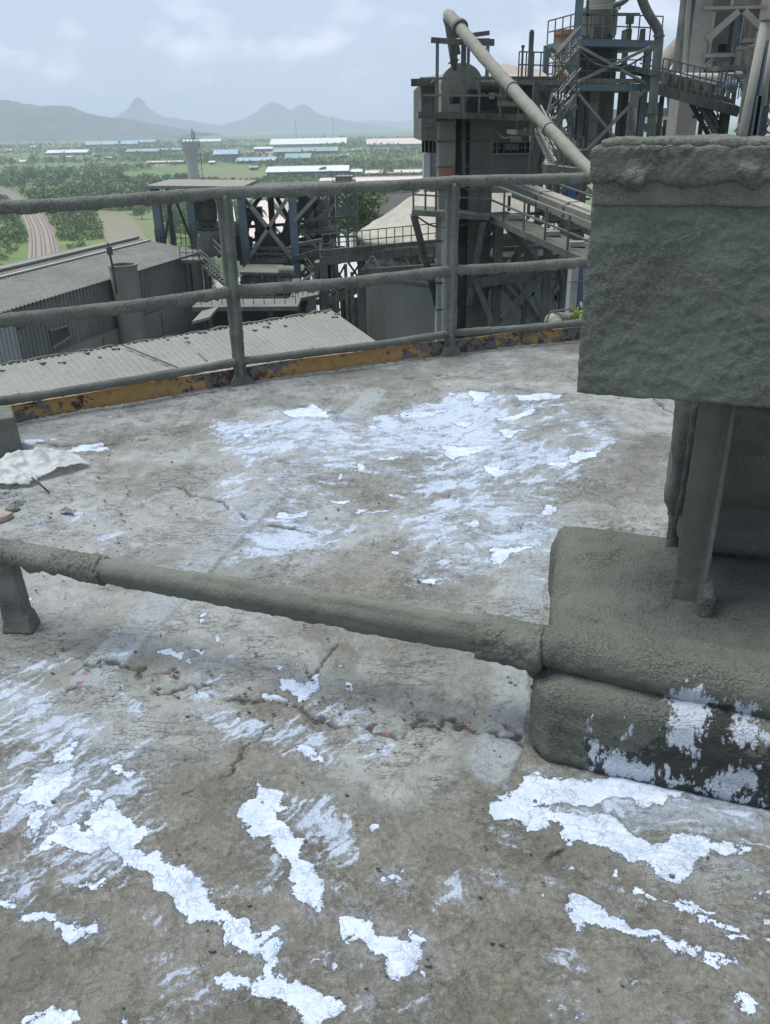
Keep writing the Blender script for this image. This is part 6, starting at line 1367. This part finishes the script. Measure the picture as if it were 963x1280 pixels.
# ================================================================== BLUE STEEL TOWER
Yt = 50.0
t = thing_px('blue_tower', 'blue painted steel tower with two railed decks and crossed braces around grey vessels', 'tower', 760, 190, Yt)
Ncor = at(722, 49, Yt); zd = Ncor[2]; Lc = onz(684, 57, zd); Rc = onz(826, 52, zd)
Lc = np.array([Lc[0], min(Lc[1], 58), zd]); Rc = np.array([Rc[0], Rc[1] if 48 < Rc[1] < 56 else 52, zd]); Bc = Lc + Rc - Ncor
plate(t, [Ncor, Rc, Bc, Lc], .30, SB, 'upper_deck'); plate(t, [Ncor + [0, 0, .05], Rc + [0, 0, .05], Bc + [0, 0, .05], Lc + [0, 0, .05]], .06, MT['deck'], 'deck_plate')
rails(t, Ncor + [0, 0, .05], Rc + [0, 0, .05], 1.15, 7, SM); rails(t, Ncor + [0, 0, .05], Lc + [0, 0, .05], 1.15, 4, SM)
zl = at(722, 104, Yt)[2]; k_ = np.array([0, 0, zl - zd])
plate(t, [Ncor + k_, Rc + k_ - [0, 0, 0], Bc + k_, Lc + k_], .35, SB, 'lower_deck'); rails(t, Ncor + k_, Rc + k_, 1.15, 7, SM); rails(t, Ncor + k_, Lc + k_, 1.15, 4, SM)
MB().beam(Ncor + k_ + [0, -.05, .12], Rc + k_ + [0, -.05, .12], .05, .22).build('toe_plate', MT['deck'], t)
for p_, w in ((Ncor, .36), (Ncor + (Rc - Ncor) * .86, .36), (Lc, .3), (Bc * .5 + Lc * .5, .3), (Bc, .3)): MB().ibeam((p_[0], p_[1] + .1, -9), (p_[0], p_[1] + .1, zd + (3.6 if p_ is Ncor else 0)), w).build('column', SB, t)
cR = Ncor + (Rc - Ncor) * .86
for (pa, pb) in ((Ncor, cR), (Ncor, Lc)):
    for (z0, z1) in ((zd - .3, zl), (zl - .3, zl - 4.2), (zl - 4.2, zl - 8)):
        MB().beam((pa[0], pa[1] - .12, z0), (pb[0], pb[1] - .12, z1), .14).build('brace', SP, t); MB().beam((pb[0], pb[1] - .2, z0), (pa[0], pa[1] - .2, z1), .14).build('brace', SP, t)
for v in (152,): MB().beam(at(722, 190, Yt), at(812, 190, Yt), .3).build('beam', SM, t)
def vessel(par, u, hw, prof, y, mt, name, n=24): return MB().lathe((at(u, prof[0][1], y)[0], y, 0), [(max(.01, w * y / FPX), at(u, v, y)[2]) for w, v in prof], n).build(name, mt, par, smooth=False)
vt_ = thing_px('process_vessel', 'grey steel vessel with conical top standing inside the blue tower', 'vessel', 754, 190, 54)
vessel(vt_, 752, 0, [(0, -6), (12, -6), (16, 8), (19, 14), (19, 44), (15, 50), (15, 60), (22, 64), (24, 190), (24, 210)], 54, MT['wall_green'], 'shell')
vessel(vt_, 752, 0, [(20, 10), (20.5, 10), (20.5, 12), (20, 12)], 54, SP, 'ring_joint')
vt2 = thing_px('dark_casing', 'dark ribbed casing filling the left of the blue tower below the deck', 'casing', 735, 190, 53)
pbox(vt2, 727, 747, 106, 200, 52.2, 56, MT['wall_shed'], 'casing_body'); pbox(vt2, 731, 736, 106, 200, 52.05, 52.19, SD, 'recess'); 
for v in (125, 150, 175): pbox(vt2, 726.5, 747.5, v, v + 1.5, 52.0, 52.04, SM, 'joint')
pbox(vt2, 752, 762, 130, 190, 52.8, 53.5, SD, 'duct'); pbox(vt2, 776, 784, 100, 190, 54, 55, SD, 'duct')
for (a0, b0, a1, b1) in ((735, 0, 733, 45), (768, -5, 766, 45), (728, 18, 800, 18)): br(vt2, a0, b0, a1, b1, 51.5, .14, SM, 'pipe')
t = thing_px('blower_skid', 'small machine with an upright sign board on the blue tower top deck', 'machine', 788, 48, 51)
pbox(t, 783, 793, 17, 30, 52, 52.1, SM, 'sign_board'); colm(t, 788, 28, 50, 52.05, .12, SD, 'post'); pbox(t, 783, 790, 36, 50, 52, 53, SD, 'motor'); vessel(t, 804, 0, [(0, 36), (3, 36), (3.5, 50)], 52, SD, 'drum', 12); pbox(t, 742, 760, 30, 47, 51.5, 52, SD, 'panel')
t = thing_px('bent_process_pipe', 'thick grey pipe coming down and bending along the right side of the blue tower', 'pipe', 818, 170, 49)
MB().tube(smooth_line([np.array(at(u, v, 48.8)) for u, v in ((796, -25), (803, 0), (811, 18), (821, 34), (824, 46), (821, 80), (818, 110), (814, 165), (812, 200))], 4), .24, 14).build('pipe_run', MT['steel_mid'], t, smooth=True)
for (u, v) in ((824, 44), (820, 92), (816, 140)): cyl(t, at(u, v, 48.8), at(u - .2, v + 2, 48.8), .30, SM, 'flange', 14)
MB().tube(smooth_line([np.array(at(u, v, 50)) for u, v in ((768, 6), (776, 4), (784, -2), (790, -12))], 4), .15, 10).build('side_pipe', SM, t, smooth=True)

# inclined conveyor to the right
t = thing_px('inclined_conveyor', 'covered conveyor gallery sloping down to the right from the blue tower', 'conveyor', 860, 110, 50)
a0_, a1_ = at(772, 80, 53), at(918, 126, 50)
P = [at(820, 107, 50.5), at(922, 135, 49.5), at(922, 131, 52), at(820, 103, 53)]; plate(t, P, .35, SB, 'gallery_floor'); 
MB().beam(at(820, 111, 50.4), at(924, 140, 49.4), .25, .5).build('girder', SD, t)
MB().hexa([at(780, 86, 52), at(900, 116, 51), at(900, 116, 51) + [0, 1.6, 0], at(780, 86, 52) + [0, 1.6, 0], at(780, 79, 52), at(900, 108, 51), at(900, 108, 51) + [0, 1.6, 0], at(780, 79, 52) + [0, 1.6, 0]]).build('belt_cover', MT['deck'], t)
MB().hexa([at(826, 106, 50.6), at(920, 131, 49.6), at(920, 131, 49.6) + [0, .06, 0], at(826, 106, 50.6) + [0, .06, 0], at(826, 99, 50.6), at(912, 122, 49.6), at(912, 122, 49.6) + [0, .06, 0], at(826, 99, 50.6) + [0, .06, 0]]).build('side_panel', MT['deck'], t)
rails(t, at(826, 107, 50.4), at(918, 131, 49.5), 1.3, 12, SM); MB().beam(at(800, 79, 51), at(904, 104, 50), .07).build('handrail', SM, t)
for k in range(14): q0 = at(830 + k * 6.6, 106 + k * 1.75, 50.5); MB().beam(q0, q0 + [0, 0, .55], .2, .1).build('idler', (SP, SD)[k % 2], t)
for (u, vt, vb, w) in ((828, 120, 180, .22), (908, 132, 185, .45), (880, 128, 185, .2), (832, 150, 185, .15)): colm(t, u, vt, vb, 51, w, SD)
stt = thing_px('access_stair', 'dark steep stair under the sloping conveyor beside the tall pale pipes', 'stairs', 885, 165, 51)
stairs(stt, at(868, 128, 51), at(892, 172, 50), 1.1, 14, SD); stairs(stt, at(880, 130, 52), at(905, 175, 51), .9, 12, SD, rail=False); MB().beam(at(866, 146, 51), at(908, 146, 51), .15).build('landing', SD, stt)
# cables, ladders and small fittings hung about the steelwork
t = thing_px('cat_ladder', 'thin cat ladder climbing the front of the elevator shaft', 'ladder', 570, 250, Ye)
for u in (570.5, 577.5): colm(t, u, 150, 262, Ye + .45, .04, SM, 'ladder_rail')
for k in range(28): v = 152 + k * 4; MB().beam(at(570.5, v, Ye + .45), at(577.5, v, Ye + .45), .03).build('rung', SM, t)
for lab, P in (('slack cable looping from the elevator deck to the building', [(612, 150, 34), (628, 172, 38), (646, 168, 42), (660, 160, 46)]), ('drooping cable between the blue tower and the conveyor', [(724, 62, 49.5), (745, 80, 50), (780, 84, 51), (820, 60, 49)]), ('thin cable sagging under the elevator platform', [(518, 268, 32.5), (540, 282, 33), (566, 284, 33), (600, 274, 33)]),
               ('cable strung from the steel frame roof to the lattice tower', [(300, 236, 84), (340, 246, 88), (390, 246, 95), (421, 238, 103)])):
    tc_ = thing_px('cable', lab, 'cable', *P[0]); MB().tube(smooth_line([np.array(at(*p_)) for p_ in P], 6), .035 * P[0][2] / 34, 5).build('cable_run', SD, tc_)
# near conveyor gallery with railings, running from the elevator platform towards us
t = thing_px('belt_gallery', 'railed walkway and covered belt sloping down towards the big box from the elevator platform', 'conveyor', 680, 290, 30)
g0 = at(606, 266, 33.2); g1 = at(742, 327, 27.5); gd = (g1 - g0) / np.linalg.norm(g1 - g0); g1 = g1 + gd * 5; back = np.array([gd[1], -gd[0], 0]); back = -back if back[1] < 0 else back; back /= np.linalg.norm(back)
plate(t, [g0, g1, g1 + back * 1.0, g0 + back * 1.0], .05, MT['deck'], 'walkway'); MB().beam(g0 - [0, 0, .12], g1 - [0, 0, .12], .08, .22).build('girder', SM, t); MB().beam(g0 + back * 2.6 - [0, 0, .12], g1 + back * 2.6 - [0, 0, .12], .08, .22).build('girder', SM, t)
n = 9
for k in range(n + 1):
    p_ = g0 + (g1 - g0) * k / n; MB().beam(p_, p_ + [0, 0, 1.1], .07).build('rail_post', SM, t)
    q_ = p_ + back * 2.6; MB().beam(q_, q_ + [0, 0, 1.1], .06).build('rail_post', SM, t)
    MB().beam(p_ + back * 1.1, p_ + back * 1.1 + [0, 0, .55], .10).build('belt_support', SD, t); MB().beam(p_ - [0, 0, .15], q_ - [0, 0, .15], .1).build('cross_beam', SD, t)
for h_ in (.55, 1.1):
    MB().beam(g0 + [0, 0, h_], g1 + [0, 0, h_], .06).build('handrail', SP if h_ > 1 else SM, t); MB().beam(g0 + back * 2.6 + [0, 0, h_], g1 + back * 2.6 + [0, 0, h_], .06).build('handrail', SM, t)
nb = 7
for k in range(nb):
    pa = g0 + (g1 - g0) * (k + .04) / nb + back * 1.15; pb = g0 + (g1 - g0) * (k + .96) / nb + back * 1.15
    MB().hexa([pa + [0, 0, .5], pb + [0, 0, .5], pb + back * .9 + [0, 0, .5], pa + back * .9 + [0, 0, .5], pa + [0, 0, .95], pb + [0, 0, .95], pb + back * .9 + [0, 0, .95], pa + back * .9 + [0, 0, .95]]).build('belt_cover', MT['steel_pale'], t)
    c0 = pa + back * .45 + [0, 0, .97]; c1 = pb + back * .45 + [0, 0, .97]; MB().beam(c0, c1, .5, .1).build('dust_cover', MT['cone'], t)
MB().beam(at(643, 232, 34), at(738, 270, 28), .05).build('handrail', SP, t)
for k, f in enumerate((.1, .3, .42, .55, .7)): p_ = g0 + (g1 - g0) * f + back * .6; MB().box(p_[0] - .25, p_[0] + .25, p_[1] - .2, p_[1] + .2, p_[2] + .01, p_[2] + .16).build('dust_pile', MT['cone'], t)
# trusses carrying it
t = thing_px('gallery_trestle', 'heavy crossed steel trestle carrying the belt gallery in front of the silo', 'trestle', 650, 410, 33)
for (u, vt, vb, w, y_, mt) in ((624, 278, 520, .34, 33.5, SM), (686, 304, 520, .30, 31.5, SM), (604, 300, 520, .22, 36, SD), (660, 290, 520, .22, 38, SD), (706, 322, 520, .22, 34, SD)): colm(t, u, vt, vb, y_, w, mt, I=True)
for (a0, b0, a1, b1, y_, w, mt) in ((618, 281, 598, 304, 34, .24, SM), (622, 283, 604, 330, 34, .16, SM), (632, 282, 668, 326, 33.5, .20, SD), (640, 282, 672, 330, 34.5, .16, SM), (664, 294, 640, 326, 35, .2, SM), (668, 299, 632, 334, 36, .16, SM), (600, 306, 632, 356, 36, .12, SD),
        (682, 342, 628, 398, 33, .26, SM), (684, 340, 622, 402, 34.5, .20, SD), (628, 356, 668, 402, 33.2, .22, SD), (638, 350, 676, 404, 34.6, .20, SM), (594, 350, 616, 404, 33, .22, SM), (596, 366, 620, 404, 34.5, .16, SD), (618, 350, 600, 372, 34, .2, SM), (604, 300, 618, 340, 36, .14, SM),
        (690, 338, 704, 350, 34, .12, SM), (690, 362, 704, 346, 34, .12, SM), (690, 364, 704, 386, 34, .12, SM), (704, 358, 690, 378, 34, .12, SM), (690, 348, 704, 349, 34, .1, SM), (664, 360, 676, 392, 38, .12, SM), (648, 384, 676, 358, 38, .12, SM), (560, 330, 596, 400, 35, .18, SM)): br(t, a0, b0, a1, b1, y_, w, mt)
for (a0, b0, a1, b1, y_, w, mt, nm) in ((596, 354, 684, 341, 33.2, .34, SM, 'beam'), (628, 342, 684, 338, 34, .2, SD, 'beam'), (624, 312, 688, 308, 35, .18, SM, 'beam'), (594, 352, 616, 350, 34.4, .24, SD, 'beam')): br(t, a0, b0, a1, b1, y_, w, mt, nm)
MB().tube(smooth_line([np.array(at(u, v, 34)) for u, v in ((700, 335), (703, 345), (704, 360), (703, 378), (702, 390), (702, 420))], 3), .14, 8).build('curved_post', SM, t, smooth=True)
t = thing_px('grey_pump', 'rounded grey pump with a tank behind the lower rail near the big box', 'pump', 700, 405, 24)
q = at(693, 404, 24); MB().tube([q - [0, .35, 0], q - [0, .1, 0], q + [0, .3, 0]], [.16, .24, .24], 16).build('pump_body', SP, t, smooth=True); cyl(t, at(696, 399, 24), at(718, 400, 24.4), .2, SM, 'tank', 14); MB().tube([at(683, 404, 23.8), at(688, 390, 23.8), at(712, 386, 24)], .025, 6).build('hose', SD, t)
t = thing_px('pale_column', 'pale concrete column and dark blue panel behind the lower right of the guard rail', 'column', 722, 400, 40)
pbox(t, 709, 718, 315, 520, 40, 40.8, MT['wall_pale'], 'shaft'); pbox(t, 718.5, 731, 318, 520, 40.3, 41, MT['wall_blue'], 'blue_panel'); cyl(t, at(731, 320, 39.6), at(730, 520, 39.6), .06, SP, 'pipe', 8); pbox(t, 708, 732, 352, 353, 39.92, 39.98, SM, 'band')
# weed growing behind the kerb
t = thing('weed', 'small yellow green weed growing beside the box behind the lower rail', 'plant', at(722, 396, 20))
V = []
for k in range(60): c_ = at(722, 394, 20) + npr.normal(size=3) * np.array([.10, .10, .12]); a = npr.normal(size=3) * .05; b_ = npr.normal(size=3) * .05; V.append(np.stack([c_ - a, c_ + a, c_ + b_ * 1.5]))
V = np.concatenate(V); o = mesh_quads('leaves', V, np.arange(len(V)).reshape(-1, 3), mat_leaf('weed leaf', (.16, .22, .05), (.26, .30, .08), 5), t, smooth=False)
MB().tube([at(722, 420, 20), at(722, 392, 20)], .012, 5).build('stem', MT['bark'], t)
# clutter between silo and gallery at (640-735, 225-300)
t = thing_px('yard_pipework', 'tangle of thin dark pipes and posts behind the belt gallery', 'pipework', 715, 260, 40)
for (u, vt, vb, w, mt) in ((716, 215, 300, .35, SB), (722, 222, 300, .5, SD), (692, 220, 262, .55, SM), (706, 225, 290, .2, SD), (731, 215, 300, .25, SD), (676, 218, 250, .2, SD), (664, 215, 245, .16, SM), (686, 240, 262, .2, SM)): colm(t, u, vt, vb, 42, w, mt, 'pipe')
for k in range(8): br(t, 676 + R_.uniform(0, 20), 226 + k * 7, 738, 222 + k * 9 + R_.uniform(-4, 4), 43, .10, (SM, SD, SP)[k % 3], 'pipe')
for k in range(6): br(t, R_.uniform(690, 720), R_.uniform(225, 260), R_.uniform(715, 738), R_.uniform(240, 285), 41, .10, SM)

# ================================================================== PREHEATER TOWER
Yh = 92.0
MT['ph'] = mat_dusty('weathered pale concrete', (.20, .19, .175), (.29, .27, .245), .5, .2, fine=.5, bumpd=None)
MT['ph_dark'] = mat_dusty('weathered grey cladding', (.10, .10, .095), (.18, .172, .155), .45, .12, fine=.4)
t = thing_px('preheater_tower', 'huge pale concrete preheater tower rising out of the top right corner', 'tower', 900, 170, Yh)
pbox(t, 868, 889, -60, 100, Yh, Yh + 2, MT['ph'], 'column'); pbox(t, 948, 975, -60, 120, Yh, Yh + 2, MT['roof_tan'], 'column')
pbox(t, 889, 948, -60, 92, Yh + 8, Yh + 9, MT['ph_dark'], 'back_wall'); pbox(t, 880, 960, 8, 12, Yh - .3, Yh + 1.9, MT['ph'], 'floor_beam'); pbox(t, 880, 930, 67, 72, Yh - .3, Yh + 1.9, MT['ph'], 'floor_beam'); pbox(t, 930, 950, 48, 53, Yh - .3, Yh + 1.9, MT['ph'], 'floor_beam')
pbox(t, 866, 950, -60, -6, Yh - .4, Yh + 3, MT['ph_dark'], 'floor_slab'); pbox(t, 918, 938, -6, 6, Yh + 6, Yh + 7, SP, 'machine')
br(t, 923, 14, 884, 50, Yh - .1, .55, MT['ph'], 'brace'); br(t, 930, 14, 955, 40, Yh - .1, .55, MT['ph'], 'brace'); br(t, 892, 72, 880, 84, Yh, .35, MT['ph'], 'brace'); br(t, 893, 74, 902, 84, Yh, .35, SM, 'brace')
for (u0, u1, v0, v1, mt) in ((892, 912, 14, 66, 'ph_dark'), (898, 912, 55, 65, 'wall_green'), (932, 948, 14, 48, 'ph_dark'), (889, 930, 78, 94, 'wall_shed'), (913, 922, 20, 66, 'steel_dark')): pbox(t, u0, u1, v0, v1, Yh + 5, Yh + 6, MT[mt], 'panel')
pbox(t, 921, 926, 10, 82, Yh + 1, Yh + 2, MT['steel_blue'], 'riser_pipe'); pbox(t, 926.5, 927.5, 22, 62, Yh + 4, Yh + 4.6, MT['roof_white'], 'gap_light')
for k in range(7): q = at(890, 100, Yh); pbox(t, 889 + k * 9, 889.8 + k * 9, 13, 66, Yh + 7, Yh + 7.6, SM, 'frame_post')
for v in (-2, 28, 40, 60): br(t, 890, v, 947, v + 1, Yh + 7, .2, SM, 'frame_beam')
br(t, 930, 84, 935, 58, Yh - 1, 1.6, MT['deck'], 'chute'); br(t, 944, 92, 940, 56, Yh - 1, 2.6, MT['deck'], 'chute')
pbox(t, 897, 936, 82, 88, Yh - 3, Yh + 2, SD, 'canopy'); 
MB().tube([at(848, 118, Yh + 2), at(858, 40, Yh + 2), at(866, -40, Yh + 2)], [.95, .9, .8], 16).build('riser_duct', MT['steel_mid'], t); MB().tube([at(858, 118, Yh + 1), at(866, 20, Yh + 1), at(870, -40, Yh + 1)], [.75, .7, .6], 14).build('riser_duct', MT['steel_mid'], t); MB().tube([at(854, 110, Yh), at(862, 0, Yh), at(865, -40, Yh)], .25, 8).build('riser_pipe', SP, t)
pbox(t, 861, 868, -40, 110, Yh + .5, Yh + 1.5, SM, 'ladder_cage')
t = thing_px('kiln_duct', 'pale rounded duct sloping up into the left of the preheater tower', 'duct', 838, 110, Yh + 6)
MB().tube(smooth_line([np.array(at(u, v, Yh + 8)) for u, v in ((826, 108), (833, 86), (844, 70), (860, 52), (880, 40))], 5), [1.9] * 21, 18).build('duct_shell', MT['ph'], t, smooth=True) if False else MB().tube(smooth_line([np.array(at(u, v, Yh + 8)) for u, v in ((824, 116), (831, 90), (843, 72), (858, 58), (884, 46))], 5), 1.35, 18).build('duct_shell', MT['ph'], t, smooth=True)
br(t, 840, 88, 853, 66, Yh + 4, .45, MT['roof_white'], 'white_pipe'); br(t, 846, 92, 852, 70, Yh + 4, .3, MT['roof_pink'], 'white_pipe')
t = thing_px('pale_hall', 'pale brown walled hall at the foot of the preheater tower behind the conveyor', 'building', 890, 105, 86)
pbox(t, 848, 922, 92, 108, 86, 92, MT['roof_pink'], 'wall'); plate(t, [at(846, 93, 85), at(924, 93, 85), at(924, 91, 92), at(846, 91, 92)], .2, MT['roof_white'], 'roof')
t = thing_px('concrete_pier', 'broad concrete pier standing under the sloping conveyor', 'pier', 856, 180, 60)
pbox(t, 843, 868, 118, 240, 60, 62, MT['ph'], 'pier_shaft'); pbox(t, 820, 845, 146, 154, 75, 80, MT['wall_pale'], 'low_wall'); pbox(t, 826, 845, 158, 230, 78, 80, MT['ph'], 'low_wall')
t = thing_px('blue_machine', 'dark blue machine under a small canopy at the lower end of the sloping conveyor', 'machine', 915, 115, 56)
pbox(t, 905, 922, 102, 112, 54, 55.5, MT['blue_motor'], 'machine_body'); cyl(t, at(908, 108, 53.5), at(920, 108, 53.5), .35, MT['blue_motor'], 'drum', 14); colm(t, 903, 88, 120, 54, .1, SD, 'post'); colm(t, 909, 88, 120, 54, .1, SD, 'post'); cyl(t, at(918, 96, 54), at(926, 96, 54), .3, SM, 'fan', 12)
rails(t, at(900, 122, 53), at(930, 124, 53), 1.2, 4, MT['steel_blue'])
for k in range(8): br(t, 922 + k, 100 + k * 2, 938, 96 + k * 6, 55, .10, SM, 'pipe')
t = thing_px('pale_pipe', 'long pale pipe leaning to the right, foremost at the right edge', 'pipe', 928, 170, 40)
MB().tube([at(926, 182, 40), at(929, 164, 40), at(957, 26, 40)], .19, 14).build('pipe_run', MT['steel_pale'], t, smooth=True); cyl(t, at(957, 26, 40), at(957.5, 24, 40), .23, SP, 'cap', 14)
t = thing_px('pale_pipe', 'shorter thin pale pipe behind the long leaning one at the right edge', 'pipe', 955, 130, 44)
MB().tube([at(955, 132, 44), at(958, 100, 44), at(966, 50, 44)], .13, 12).build('pipe_run', MT['steel_pale'], t, smooth=True)
t = thing_px('right_trestle', 'dark cluster of posts and pipes at the right edge behind the leaning pipe', 'trestle', 950, 170, 48)
for (u, vt, vb, w, mt) in ((936, 100, 185, .35, SM), (942, 90, 185, .4, SD), (948, 120, 185, .3, MT['steel_blue']), (952, 110, 185, .35, SD), (960, 60, 185, .3, SB), (946, 60, 130, .3, SD), (938, 150, 185, .2, SP), (930, 150, 185, .2, SM), (956, 150, 185, .2, SP), (967, 60, 185, .4, SD), (951, 40, 120, .35, SM)): colm(t, u, vt, vb, 48 + (u % 3), w, mt)
for k in range(24): br(t, R_.uniform(922, 950), R_.uniform(90, 170), R_.uniform(935, 972), R_.uniform(90, 170), R_.uniform(49, 56), R_.uniform(.08, .2), (SM, SD, SP, SD)[k % 4], R_.choice(['pipe', 'beam']))
pbox(t, 918, 926, 136, 141, 50, 50.1, MT['wall_pale'], 'sign_board'); br(t, 918, 165, 930, 150, 47, .1, SP, 'pipe'); br(t, 922, 168, 932, 152, 47, .1, SP, 'pipe')
rails(t, at(930, 126, 49), at(975, 130, 49), 1.1, 5, SM)
t = thing_px('far_plant_block', 'pale hazy plant building glimpsed between the blue tower and the pier', 'building', 810, 150, 110)
pbox(t, 780, 848, 136, 150, 110, 120, MT['ph'], 'wall'); pbox(t, 786, 800, 115, 170, 112, 114, MT['ph_dark'], 'tower_block'); pbox(t, 805, 812, 128, 140, 109, 110, MT['black'], 'window'); pbox(t, 830, 836, 124, 136, 109, 110, MT['leaf'], 'bush') if False else None
for k in range(10): br(t, 782 + k * 6, 120 + (k % 3) * 8, 784 + k * 6, 165, 108, .35, (SM, SD, SP)[k % 3], 'column')

# ================================================================== AIR
m = bpy.data.materials.new('haze'); m.use_nodes = True; nt = m.node_tree; nt.nodes.clear()
o_ = nt.nodes.new('ShaderNodeOutputMaterial'); pv = nt.nodes.new('ShaderNodeVolumePrincipled')
pv.inputs['Color'].default_value = (0.76, 0.855, 1.0, 1); pv.inputs['Density'].default_value = 0.00018; pv.inputs['Anisotropy'].default_value = 0.0
nt.links.new(pv.outputs[0], o_.inputs['Volume'])
mb = MB().box(-15500, 15500, -15500, 15500, GZ - 8, 420); hz_ = mb.build('haze', m, kind='stuff', label='pale blue haze in the air')
